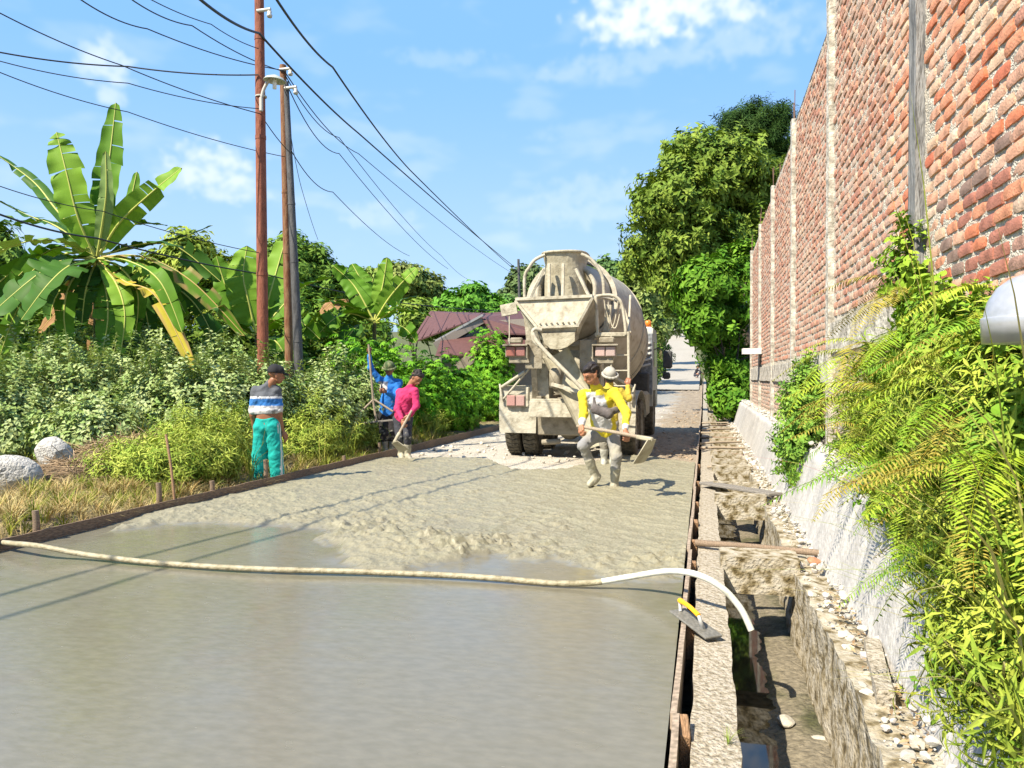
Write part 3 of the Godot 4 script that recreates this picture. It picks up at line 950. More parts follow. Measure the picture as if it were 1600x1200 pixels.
	for k in tones.size():
		skins.append(M("brick %d" % k, lin(tones[k].r, tones[k].g, tones[k].b), 0.9, ramp_tex(90 + k, 0.012, 256, [Color(0.70, 0.68, 0.66), Color(0.93, 0.92, 0.91), Color(1, 1, 1)], 5), 2.4, rough, 0.25))
		skins[k].uv1_world_triplanar = true
	var xf := []
	var cc := []
	for k in list.size():
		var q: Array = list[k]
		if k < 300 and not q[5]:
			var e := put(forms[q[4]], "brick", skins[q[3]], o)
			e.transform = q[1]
		else:
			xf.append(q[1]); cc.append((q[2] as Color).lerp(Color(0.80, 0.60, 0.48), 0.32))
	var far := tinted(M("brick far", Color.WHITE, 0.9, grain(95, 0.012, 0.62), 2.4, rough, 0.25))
	far.uv1_world_triplanar = true
	for k in xf.size():
		if rng.randf() < 0.5: xf[k] = Transform3D(xf[k].basis * Basis(Vector3.RIGHT, PI), xf[k].origin)
	for e in scatter("bricks", [forms[2]], xf, cc, far, o): e.set_meta("kind", "stuff")
	# the white slab that juts out at the far end
	var a := at_d(1160, 549, 17.3)
	var lm := MB.new()
	var ledge := thing("concrete_ledge", "short white slab jutting from the far end of brick wall", "ledge", Vector3((a.x + WALL_X) * 0.5, a.y, -17.3))
	rough_box(lm, Vector3(-(WALL_X - a.x) * 0.5, -0.06, -0.2), Vector3((WALL_X - a.x) * 0.5 - 0.02, 0.06, 0.2), 0.08, 0.008)
	put(lm.mesh(), "slab", M("white plaster", lin(0.78, 0.77, 0.74), 0.85, grain(84, 0.03, 0.85), 1.0), ledge)

# ---------------------------------------------------------------- the mixer truck
const TRUCK_AT := Vector3(-2.35, -0.05, -13.5)
func tq(x: float, y: float, zl: float) -> Vector3:            # a point of the truck, zl behind its rear tyres
	return at_d(x, y, -TRUCK_AT.z - zl) - TRUCK_AT
func wheel(parent: Node, at: Vector3, width: float, r: float) -> void:
	var w := Node3D.new()
	w.name = "wheel"
	parent.add_child(w, true)
	w.position = at
	var b := Transform3D(Basis(Vector3.FORWARD, PI / 2), Vector3.ZERO)
	var m := MB.new()
	var h := width * 0.5
	m.lathe([[r * 0.56, -h * 0.8], [r * 0.62, -h], [r * 0.9, -h], [r * 0.975, -h * 0.82], [r * 0.985, -h * 0.6], [r * 0.985, h * 0.6], [r * 0.975, h * 0.82], [r * 0.9, h], [r * 0.62, h], [r * 0.56, h * 0.8]], b, 40)
	# tread bars, slanting, with gaps between them
	var bars := 34
	for k in bars:
		var t := TAU * k / bars
		for s in [-1.0, 1.0]:
			var rot := Basis(Vector3.RIGHT, t)
			m.box(rot * Vector3(s * h * 0.44, r * 0.985, 0), Vector3(h * 0.78, 0.03, TAU * r / bars * 0.62), rot * Basis(Vector3.UP, 0.28 * s), 0.004)
	put(m.mesh(), "tyre", mats["tyre"] if mats.has("tyre") else M("tyre", lin(0.145, 0.135, 0.112), 0.95, ramp_tex(101, 0.02, 256, [Color(0.35, 0.35, 0.34), Color(0.8, 0.78, 0.72), Color(1, 1, 1)], 5), 1.5), w)
	var n := MB.new()
	n.lathe([[0.03, -h * 0.3], [r * 0.2, -h * 0.3], [r * 0.26, h * 0.5], [r * 0.44, h * 0.35], [r * 0.57, h * 0.86], [r * 0.6, h * 0.86], [r * 0.57, h * 0.7]], b, 28)
	n.lathe([[r * 0.2, h * 0.3], [r * 0.2, h * 0.9], [0.0, h * 0.95]], b, 18, true)
	put(n.mesh(), "rim", dusty("rim"), w)
func dusty(kind: String) -> StandardMaterial3D:                # paint under splashes of dried cement
	if mats.has("truck " + kind): return mats["truck " + kind]
	var c: Dictionary = {"cream": lin(0.50, 0.48, 0.405), "rim": lin(0.26, 0.25, 0.22), "drum": lin(0.46, 0.44, 0.38), "frame": lin(0.30, 0.275, 0.22), "flap": lin(0.47, 0.46, 0.40), "cement": lin(0.44, 0.42, 0.33), "cab": lin(0.42, 0.43, 0.41), "dark": lin(0.06, 0.065, 0.07), "chute": lin(0.44, 0.415, 0.325)}
	return M("truck " + kind, c[kind], 0.72, ramp_tex(110 + kind.length() + kind.unicode_at(0), 0.010, 512, [Color(0.58, 0.56, 0.51), Color(0.82, 0.80, 0.76), Color(0.92, 0.91, 0.88), Color(0.96, 0.95, 0.93), Color(1, 1, 1)], 7), 0.9, height_tex(112, 0.03, 6), 0.6)
func tail_lamp(parent: Node, at: Vector3, w: float, h: float, left: Color, right: Color) -> void:
	var o := Node3D.new()
	o.name = "tail_lamp"
	parent.add_child(o, true)
	o.position = at
	var m := MB.new()
	m.box(Vector3(0, 0, -0.03), Vector3(w + 0.03, h + 0.03, 0.06), Basis(), 0.012)
	put(m.mesh(), "housing", dusty("frame"), o)
	var k := 0
	for s in [-1.0, 1.0]:
		var l := MB.new()
		l.box(Vector3(s * w * 0.25, 0, 0.012), Vector3(w * 0.5 - 0.012, h, 0.03), Basis(), 0.02)
		put(l.mesh(), "lens", M("lens %d" % int((left if s < 0 else right).g * 100 + (left if s < 0 else right).r * 1000), left if s < 0 else right, 0.35, grain(121, 0.02, 0.75), 6.0), o)
		k += 1
func make_truck() -> void:
	var t := thing("mixer_truck", "cement-splashed cream concrete mixer truck seen from behind", "truck", TRUCK_AT)
	var cream := dusty("cream")
	var frame := dusty("frame")
	# wheels
	for z in [-0.5, -1.82]:
		for s in [-1.0, 1.0]:
			wheel(t, Vector3(s * 0.72, 0.5, z), 0.27, 0.5)
			wheel(t, Vector3(s * 1.04, 0.5, z), 0.27, 0.5)
	for s in [-1.0, 1.0]: wheel(t, Vector3(s * 1.02, 0.5, -5.7), 0.28, 0.5)
	# chassis: two rails, cross members, axles
	var c := MB.new()
	for s in [-1.0, 1.0]: c.box(Vector3(s * 0.42, 0.98, -3.1), Vector3(0.09, 0.26, 7.2), Basis(), 0.01)
	for z in [0.3, -0.9, -2.4, -4.0, -5.6]: c.box(Vector3(0, 0.97, z), Vector3(0.78, 0.16, 0.1), Basis(), 0.01)
	for z in [-0.5, -1.82, -5.7]:
		c.tube([Vector3(-0.95, 0.5, z), Vector3(0.95, 0.5, z)], [0.08], 10)
	for z in [-0.5, -1.82]: c.lathe([[0.0, -0.2], [0.16, -0.17], [0.22, 0.0], [0.16, 0.17], [0.0, 0.2]], Transform3D(Basis(Vector3.RIGHT, PI / 2), Vector3(-0.05, 0.5, z)), 16)
	c.box(Vector3(0, 0.62, 0.15), Vector3(1.05, 0.42, 0.05), Basis(Vector3.RIGHT, 0.08), 0.02)
	c.tube([Vector3(-0.45, 0.28, 0.1), Vector3(-0.12, 0.3, 0.1)], [0.05], 8)
	put(c.mesh(), "chassis", frame, t)
	# rear cross panel
	var a := tq(842, 626, 0.5)
	var b := tq(842, 652, 0.5)
	var pnl := MB.new()
	pnl.box(Vector3(0.02, (a.y + b.y) * 0.5, 0.48), Vector3(1.24, a.y - b.y, 0.08), Basis(), 0.012)
	pnl.box(Vector3(0.02, a.y + 0.01, 0.30), Vector3(1.24, 0.04, 0.42), Basis(), 0.01)
	for s in [-0.62, 0.64]: pnl.box(Vector3(s, a.y + 0.06, 0.49), Vector3(0.05, 0.34, 0.1), Basis(), 0.01)
	put(pnl.mesh(), "rear_panel", cream, t)
	# mud flaps with their carriers and the low lamps
	for s in [-1.0, 1.0]:
		var o := MB.new()
		var y0 := tq(800, 676, 0.18).y
		var y1 := tq(800, 602, 0.18).y
		var outline := []
		for q in [[-0.33, 0.0], [0.33, 0.0], [0.34, 0.5], [0.34, 1.0], [-0.28, 1.0], [-0.335, 0.92], [-0.345, 0.5], [-0.335, 0.06]]:
			outline.append(Vector3(s * (0.87 - q[0]) if s > 0 else s * (0.87 - q[0]), lerpf(y0, y1, q[1]), 0.16 + 0.03 * (1.0 - q[1])))
		o.prism(outline, Vector3(0, 0, 0.022))
		put(o.mesh(), "mud_flap", dusty("flap"), t)
		var h := MB.new()
		h.tube(curve([Vector3(s * 1.2, y1 + 0.02, 0.2), Vector3(s * 1.17, y1 - 0.12, 0.24), Vector3(s * 1.14, y1 - 0.3, 0.24)], 4), [0.022], 7)
		rod(h, Vector3(s * 1.16, y1 - 0.03, 0.2), tq(820, 581, 0.4) * Vector3(s * -1.0 if s > 0 else 1.0, 1, 1), 0.03)
		rod(h, Vector3(s * 1.12, y1 - 0.24, 0.24), tq(828, 575, 0.4) * Vector3(s * -1.0 if s > 0 else 1.0, 1, 1), 0.02)
		put(h.mesh(), "flap_bracket", cream, t)
		tail_lamp(t, Vector3(s * 0.89, tq(812, 626, 0.22).y, 0.26), 0.34, 0.19, lin(0.50, 0.28, 0.25), lin(0.52, 0.33, 0.30))
	# upper lamps on their plates
	for s in [-1.0, 1.0]:
		var lp := tq(806, 549, 0.6) if s < 0 else tq(946, 549, 0.6)
		var o := MB.new()
		o.box(lp + Vector3(0, 0.105, 0.0), Vector3(0.44, 0.03, 0.16), Basis(), 0.006)
		o.box(lp + Vector3(-s * 0.21, 0.0, -0.01), Vector3(0.02, 0.24, 0.14), Basis(), 0.004)
		o.box(lp + Vector3(-s * 0.05, -0.14, -0.05), Vector3(0.36, 0.12, 0.04), Basis(), 0.006)
		o.box(lp + Vector3(0.02 * s, 0.19, -0.05), Vector3(0.26, 0.1, 0.1), Basis(), 0.02)
		o.box(lp + Vector3(-s * 0.3, -0.05, -0.08), Vector3(0.3, 0.5, 0.03), Basis(), 0.006)
		beam(o, lp + Vector3(-s * 0.3, -0.2, -0.08), Vector3(-s * -0.55, 1.05, 0.2) if s < 0 else Vector3(0.55, 1.05, 0.2), 0.1, 0.05)
		put(o.mesh(), "lamp_bracket", frame, t)
		if s < 0: tail_lamp(t, lp, 0.35, 0.17, lin(0.36, 0.13, 0.10), lin(0.36, 0.16, 0.14))
		else: tail_lamp(t, lp, 0.35, 0.17, lin(0.58, 0.42, 0.38), lin(0.52, 0.40, 0.37))
	# drum on its slope
	var back := tq(874, 455, 0.25)
	back.x = 0.0
	var front := Vector3(0, 1.95, -4.45)
	var ax := (back - front).normalized()
	var tb := Transform3D(aim(ax), front)
	var len := front.distance_to(back)
	var d := MB.new()
	d.lathe([[0.0, -0.02], [0.75, 0.0], [0.90, 0.05], [0.98, 0.2], [1.15, 1.25], [1.17, 1.5], [1.17, 2.35], [1.15, 2.6], [0.72, len - 0.55], [0.56, len - 0.12], [0.54, len], [0.48, len + 0.005], [0.46, len - 0.4], [0.0, len - 0.45]], tb, 56)
	put(d.mesh(), "drum", dusty("drum"), t)
	var bands := MB.new()
	for q in [[1.253, 0.2, 1.35], [1.175, 1.4, 1.45], [1.175, 2.4, 2.45]]:
		bands.lathe([[1.16, q[1] + (1.0 if q[0] > 1.2 else 0.0)], [1.185, q[1] + (1.0 if q[0] > 1.2 else 0.0)], [1.185, q[2]], [1.16, q[2]]], tb, 56, true)
	bands.lathe([[0.78, len - 0.72], [0.84, len - 0.72], [0.84, len - 0.58], [0.76, len - 0.58]], tb, 48, true)
	put(bands.mesh(), "drum_ring", dusty("drum"), t)
	var lad := MB.new()
	rod(lad, tb * Vector3(0.9, len - 1.0, 0.3), tb * Vector3(1.16, 1.5, 0.42), 0.014)
	rod(lad, tb * Vector3(0.55, len - 0.4, 0.6), tb * Vector3(0.9, 1.5, 0.85), 0.012)
	put(lad.mesh(), "water_hose", cream, t)
	# rear stand that carries the drum
	var st := MB.new()
	for s in [-1.0, 1.0]:
		st.prism([Vector3(s * 0.62, 1.05, 0.2), Vector3(s * 0.30, 1.05, 0.2), Vector3(s * 0.34, 1.95, 0.22), Vector3(s * 0.60, 2.0, 0.22)], Vector3(0, 0, -0.45))
		beam(st, Vector3(s * 0.66, 1.9, 0.05), Vector3(s * 0.74, 2.7, 0.1), 0.14, 0.1)
	st.box(Vector3(0, 1.55, -0.2), Vector3(0.75, 0.75, 0.1), Basis(), 0.02)
	put(st.mesh(), "drum_stand", cream, t)
	for s in [-1.0, 1.0]:
		var rl := MB.new()
		rl.tube([Vector3(s * 0.38, 1.93, 0.06), Vector3(s * 0.38, 1.98, -0.2)], [0.13], 14)
		put(rl.mesh(), "roller", frame, t)
	# charging hopper: an open funnel above the drum mouth
	var hp := MB.new()
	var hl := tq(841, 396, 0.35)
	var hr := tq(917, 396, 0.35)
	var hw := (hr.x - hl.x) * 0.5
	var hc := Vector3((hl.x + hr.x) * 0.5, 0, 0.0)
	var ht := hl.y
	var hb := tq(880, 468, 0.35).y
	var rings := []
	for q in [[0.0, 0.36, 0.30, 0.05], [0.4, 0.62 * hw + 0.1, 0.36, 0.02], [0.8, hw * 0.82, 0.44, 0.0], [0.96, hw * 0.9, 0.48, 0.0], [1.0, hw * 0.92, 0.5, 0.0]]:
		var ring := []
		for j in 33:
			var f := TAU * j / 32
			var sx := signf(cos(f)) * pow(absf(cos(f)), 0.7)
			var sz := signf(sin(f)) * pow(absf(sin(f)), 0.7)
			ring.append(Vector3(hc.x + sx * q[1], lerpf(hb - 0.1, ht, q[0]), q[3] + sz * q[2]))
		rings.append(ring)
	for k in rings.size() - 1:
		for j in 32:
			var mid := Vector3(hc.x, rings[k][j].y, 0)
			hp.poly([rings[k][j], rings[k][j + 1], rings[k + 1][j + 1], rings[k + 1][j]], rings[k][j] - mid)
			var inn := func(p: Vector3) -> Vector3: return (p - mid) * Vector3(0.95, 1, 0.95) + mid
			hp.poly([inn.call(rings[k][j]), inn.call(rings[k][j + 1]), inn.call(rings[k + 1][j + 1]), inn.call(rings[k + 1][j])], mid - rings[k][j])
	for j in 32: rod(hp, rings[4][j], rings[4][j + 1], 0.024)
	put(hp.mesh(), "hopper", dusty("chute"), t)
	# struts of the hopper, standing on the collecting plate
	var zs := 0.55
	for q in [[878 - 20, 412, 858, 465, 0.045], [880, 412, 879, 466, 0.045], [850, 420, 828, 466, 0.06], [900, 420, 921, 464, 0.05]]:
		var m := MB.new()
		beam(m, tq(q[0], q[1], zs), tq(q[2], q[3], zs + 0.1), q[4], 0.05, 0.0, 0.006)
		put(m.mesh(), "hopper_strut", cream, t)
	for q in [[[852, 398], [836, 406], [827, 418], [820, 432], [820, 466]], [[908, 397], [922, 404], [934, 418], [942, 436], [944, 464]]]:
		var pts: Array = q.map(func(p): return tq(p[0], p[1], 0.4))
		var m := MB.new()
		m.tube(curve(pts, 5), [0.03], 8)
		put(m.mesh(), "guard_rail", cream, t)
	# collecting plate: a flat box that narrows downwards into the spout
	var cp := MB.new()
	var top := [[806, 470], [928, 464]]
	var face := [tq(806, 470, 0.75), tq(926, 465, 0.75), tq(902, 509, 0.85), tq(840, 512, 0.85)]
	cp.prism(face, Vector3(0, 0, -0.05))
	cp.prism([face[0] + Vector3(0, 0.05, 0), face[1] + Vector3(0, 0.05, 0), face[1], face[0]], Vector3(0, 0, 0.05))
	cp.poly([face[0], face[3], face[3] + Vector3(0.1, -0.1, -0.6), face[0] + Vector3(0.02, 0, -0.75)], Vector3.LEFT)
	cp.poly([face[1], face[2], face[2] + Vector3(-0.1, -0.1, -0.6), face[1] + Vector3(-0.02, 0, -0.75)], Vector3.RIGHT)
	beam(cp, face[0] + Vector3(0, 0, 0.02), face[3] + Vector3(0, 0, 0.02), 0.05, 0.04)
	beam(cp, face[1] + Vector3(0, 0, 0.02), face[2] + Vector3(0, 0, 0.02), 0.05, 0.04)
	beam(cp, face[3] + Vector3(-0.03, 0, 0.02), face[2] + Vector3(0.03, 0, 0.02), 0.04, 0.04)
	# skirt below the plate
	cp.poly([face[3], face[2], tq(898, 522, 0.78), tq(846, 524, 0.78)], Vector3.BACK)
	put(cp.mesh(), "collecting_plate", cream, t)
	for wing in [[face[0], face[3] + Vector3(-0.02, 0, 0), tq(846, 540, 0.6), tq(838, 540, 0.55)], [face[1], tq(905, 520, 0.6), tq(900, 530, 0.6), face[2]]]:
		var sw := MB.new()                                     # wings left and right, sloping in towards the spout
		sw.prism(wing, Vector3(0, 0, -0.04))
		put(sw.mesh(), "side_wing", cream, t)
	var arm := MB.new()
	beam(arm, tq(783, 486, 0.6), tq(808, 481, 0.6), 0.05, 0.2, 0.0, 0.005)
	rod(arm, tq(796, 488, 0.6), tq(796, 540, 0.6), 0.012)
	put(arm.mesh(), "side_arm", cream, t)
	var sp := MB.new()
	var bowl := [[846, 521], [898, 519], [898, 533], [886, 542], [874, 546], [860, 545], [850, 536]]
	var rim: Array = bowl.map(func(p): return tq(p[0], p[1], 0.9))
	sp.prism(rim, Vector3(0, 0, -0.03))
	for k in range(1, rim.size()): sp.poly([rim[k], rim[(k + 1) % rim.size()], rim[(k + 1) % rim.size()] + Vector3(0, 0.05, -0.4), rim[k] + Vector3(0, 0.05, -0.4)], Vector3.DOWN)
	put(sp.mesh(), "spout", dusty("chute"), t)
	# discharge chute: a trough swinging down to the right
	var ch := MB.new()
	var c0 := tq(866, 548, 0.55)
	var c1 := tq(938, 690, 1.0)
	for k in 14:
		for j in 10:
			var q := func(kk: int, jj: int, off: float) -> Vector3:
				var p := c0.lerp(c1, kk / 14.0)
				var dir := (c1 - c0).normalized()
				var sd := dir.cross(Vector3.BACK + Vector3(0, 0.3, 0)).normalized()
				var up := sd.cross(dir).normalized()
				var f := PI * jj / 10.0
				var r := 0.24 + off
				return p + sd * cos(f) * r - up * sin(f) * r * 0.8 * (-1.0 if up.z < 0 else 1.0)
			ch.quad(q.call(k, j, 0.0), q.call(k + 1, j, 0.0), q.call(k + 1, j + 1, 0.0), q.call(k, j + 1, 0.0))
	put(flatten_double(ch), "discharge_chute", dusty("cement"), t)
	var lev := MB.new()
	lev.tube(curve([tq(833, 520, 0.95), tq(838, 532, 0.98), tq(858, 555, 1.0), tq(886, 583, 1.05), tq(914, 612, 1.1)], 4), [0.03, 0.034], 8)
	lev.tube(curve([tq(846, 516, 0.9), tq(836, 514, 0.94), tq(832, 520, 0.95), tq(834, 532, 0.95), tq(842, 540, 0.95)], 4), [0.03], 8)
	beam(lev, tq(862, 600, 0.7), tq(905, 612, 0.7), 0.07, 0.06)
	put(lev.mesh(), "chute_lever", cream, t)
	var box := MB.new()
	box.box(tq(873, 592, 0.4), Vector3(0.2, 0.36, 0.25), Basis(), 0.03)
	box.lathe([[0.0, 0.0], [0.10, 0.0], [0.11, 0.05], [0.11, 0.3], [0.06, 0.34], [0.0, 0.34]], Transform3D(Basis(), tq(868, 606, 0.55)), 16)
	put(box.mesh(), "hydraulic_box", dusty("frame"), t)
	# working platform and its rails, ladder pole
	var pf := MB.new()
	var pz := 0.55
	pf.box((tq(934, 524, pz) + tq(977, 521, pz)) * 0.5 + Vector3(0, 0, -0.25), Vector3(0.56, 0.07, 0.5), Basis(), 0.008)
	put(pf.mesh(), "platform", cream, t)
	var rail := MB.new()
	rail.tube([tq(934, 524, pz), tq(931, 463, pz)], [0.03], 8)
	rail.tube(curve([tq(931, 463, pz), tq(950, 461, pz), tq(962, 464, pz), tq(971, 474, pz), tq(976, 500, pz), tq(978, 523, pz)], 5), [0.028], 8)
	rail.tube(curve([tq(931, 465, pz), tq(944, 466, pz - 0.4), tq(962, 470, pz - 0.5), tq(976, 485, pz - 0.5), tq(985, 520, pz - 0.4)], 5), [0.022], 8)
	rail.tube([tq(985, 462, pz - 0.6), tq(982, 524, pz)], [0.022], 8)
	put(rail.mesh(), "hand_rail", cream, t)
	var lp2 := MB.new()
	lp2.tube([tq(982, 518, pz), tq(983, 640, pz)], [0.026], 8)
	for k in 4: rod(lp2, tq(983, 555 + k * 24, pz), tq(983, 555 + k * 24, pz) + Vector3(-0.3, 0.0, -0.02), 0.014)
	rod(lp2, tq(983, 524, pz) + Vector3(-0.3, 0, -0.02), tq(983, 640, pz) + Vector3(-0.3, 0, -0.02), 0.018)
	put(lp2.mesh(), "ladder", cream, t)
	for q in [[[944, 468], [948, 500], [952, 516], [960, 504], [966, 470]], [[950, 470], [955, 505], [962, 512], [968, 492], [970, 474]]]:
		var lp3 := MB.new()
		lp3.tube(curve(q.map(func(p): return tq(p[0], p[1], pz - 0.2)), 5), [0.012], 6)
		put(lp3.mesh(), "cable_loop", cream, t)
	for k in 7:                                                # bolts along the plate's lower edge
		var bt := MB.new()
		bt.lathe([[0.0, 0.02], [0.018, 0.016], [0.02, 0.0]], Transform3D(Basis(Vector3.RIGHT, PI / 2), face[3].lerp(face[2], (k + 0.5) / 7.0) + Vector3(0, 0.06, 0.012)), 8)
		put(bt.mesh(), "bolt", frame, t)
	# fenders over the rear wheels
	for s in [-1.0, 1.0]:
		var fd := MB.new()
		var pts := []
		for k in 13: pts.append(Vector3(0, 0.62 + 0.62 * sin(PI * k / 12.0) * 0.9, -1.15 + 1.32 * cos(PI * k / 12.0)))
		for k in 12:
			var p0: Vector3 = pts[k]
			var p1: Vector3 = pts[k + 1]
			fd.prism([p0 + Vector3(s * 0.58, 0, 0), p0 + Vector3(s * 1.2, 0, 0), p1 + Vector3(s * 1.2, 0, 0), p1 + Vector3(s * 0.58, 0, 0)], Vector3(0, 0.012, 0))
		put(fd.mesh(), "fender", dusty("flap"), t)
	# cab
	var cab := MB.new()
	var w := 1.16
	var side := [Vector3(0, 0.75, -5.0), Vector3(0, 2.45, -5.05), Vector3(0, 2.62, -5.25), Vector3(0, 2.62, -6.5), Vector3(0, 2.45, -6.7), Vector3(0, 1.65, -6.95), Vector3(0, 0.7, -7.0), Vector3(0, 0.7, -6.35), Vector3(0, 1.12, -6.15), Vector3(0, 1.12, -5.25), Vector3(0, 0.75, -5.15)]
	# sides are built in convex pieces: upper shell and front lower piece
	cab.prism([side[1], side[2], side[3], side[4], side[5], Vector3(0, 1.12, -6.96), Vector3(0, 1.12, -5.02)].map(func(p): return p + Vector3(-w, 0, 0)), Vector3(2 * w, 0, 0))
	cab.prism([Vector3(-w, 1.118, -6.96), Vector3(-w, 0.7, -7.0), Vector3(-w, 0.7, -6.35), Vector3(-w, 1.118, -6.15)], Vector3(2 * w, 0, 0))
	cab.prism([Vector3(-w, 1.118, -5.25), Vector3(-w, 0.75, -5.15), Vector3(-w, 0.75, -5.0), Vector3(-w, 1.118, -5.02)], Vector3(2 * w, 0, 0))
	put(cab.mesh(), "cab", dusty("cab"), t)
	for s in [-1.0, 1.0]:
		var gl := MB.new()
		gl.box(Vector3(s * (w + 0.004), 2.0, -5.95), Vector3(0.02, 0.6, 0.95), Basis(), 0.004)
		put(gl.mesh(), "side_window", M("truck glass", lin(0.02, 0.025, 0.03), 0.08), t)
		var mr := MB.new()
		rod(mr, Vector3(s * w, 2.2, -6.7), Vector3(s * (w + 0.22), 2.1, -6.9), 0.014)
		rod(mr, Vector3(s * w, 1.5, -6.7), Vector3(s * (w + 0.22), 1.6, -6.9), 0.014)
		mr.box(Vector3(s * (w + 0.27), 1.9, -6.9), Vector3(0.24, 0.46, 0.09), Basis(), 0.04)
		mr.box(Vector3(s * (w + 0.24), 1.48, -6.9), Vector3(0.2, 0.18, 0.09), Basis(), 0.04)
		put(mr.mesh(), "mirror", dusty("dark"), t)
	# slatted guard behind the cab
	var gd := MB.new()
	gd.box(Vector3(w - 0.16, 1.75, -4.92), Vector3(0.34, 1.45, 0.08), Basis(), 0.01)
	put(gd.mesh(), "cab_guard", M("guard", lin(0.30, 0.33, 0.36), 0.6, grain(3, 0.02, 0.62, 1.0), 1.0), t)
	for k in 5:
		var sl := MB.new()
		sl.box(Vector3(w - 0.16, 1.72 + k * 0.125, -4.86), Vector3(0.26, 0.05, 0.05), Basis(Vector3.BACK, 0.25), 0.01)
		put(sl.mesh(), "guard_slat", M("slat", lin(0.55, 0.55, 0.52), 0.6), t)
	var bc := MB.new()
	bc.lathe([[0.0, 0.17], [0.05, 0.165], [0.08, 0.13], [0.085, 0.0], [0.0, 0.0]].duplicate(), Transform3D(Basis(), Vector3(w - 0.14, 2.66, -5.5)), 18)
	put(bc.mesh(), "beacon_lens", M("amber", lin(0.75, 0.20, 0.02), 0.3), t)
	var bb := MB.new()
	bb.lathe([[0.1, 0.0], [0.1, 0.06], [0.0, 0.06]], Transform3D(Basis(), Vector3(w - 0.14, 2.6, -5.5)), 18)
	bb.box(Vector3(w - 0.14, 2.56, -5.5), Vector3(0.24, 0.12, 0.5), Basis(), 0.04)
	put(bb.mesh(), "beacon_base", M("white paint", lin(0.7, 0.7, 0.68), 0.5), t)
	# tank and battery box along the right flank
	for s in [-1.0, 1.0]:
		var tk := MB.new()
		tk.box(Vector3(s * 0.95, 0.85, -3.6), Vector3(0.4, 0.55, 1.3), Basis(), 0.06)
		put(tk.mesh(), "side_tank", frame, t)
	var ex := MB.new()
	ex.tube([Vector3(0.85, 1.1, -4.7), Vector3(0.85, 2.0, -4.7)], [0.08], 12)
	ex.box(Vector3(0.85, 1.3, -4.75), Vector3(0.5, 0.5, 0.3), Basis(), 0.03)
	put(ex.mesh(), "exhaust", dusty("dark"), t)
func flatten_double(m: MB) -> ArrayMesh:
	return m.mesh()

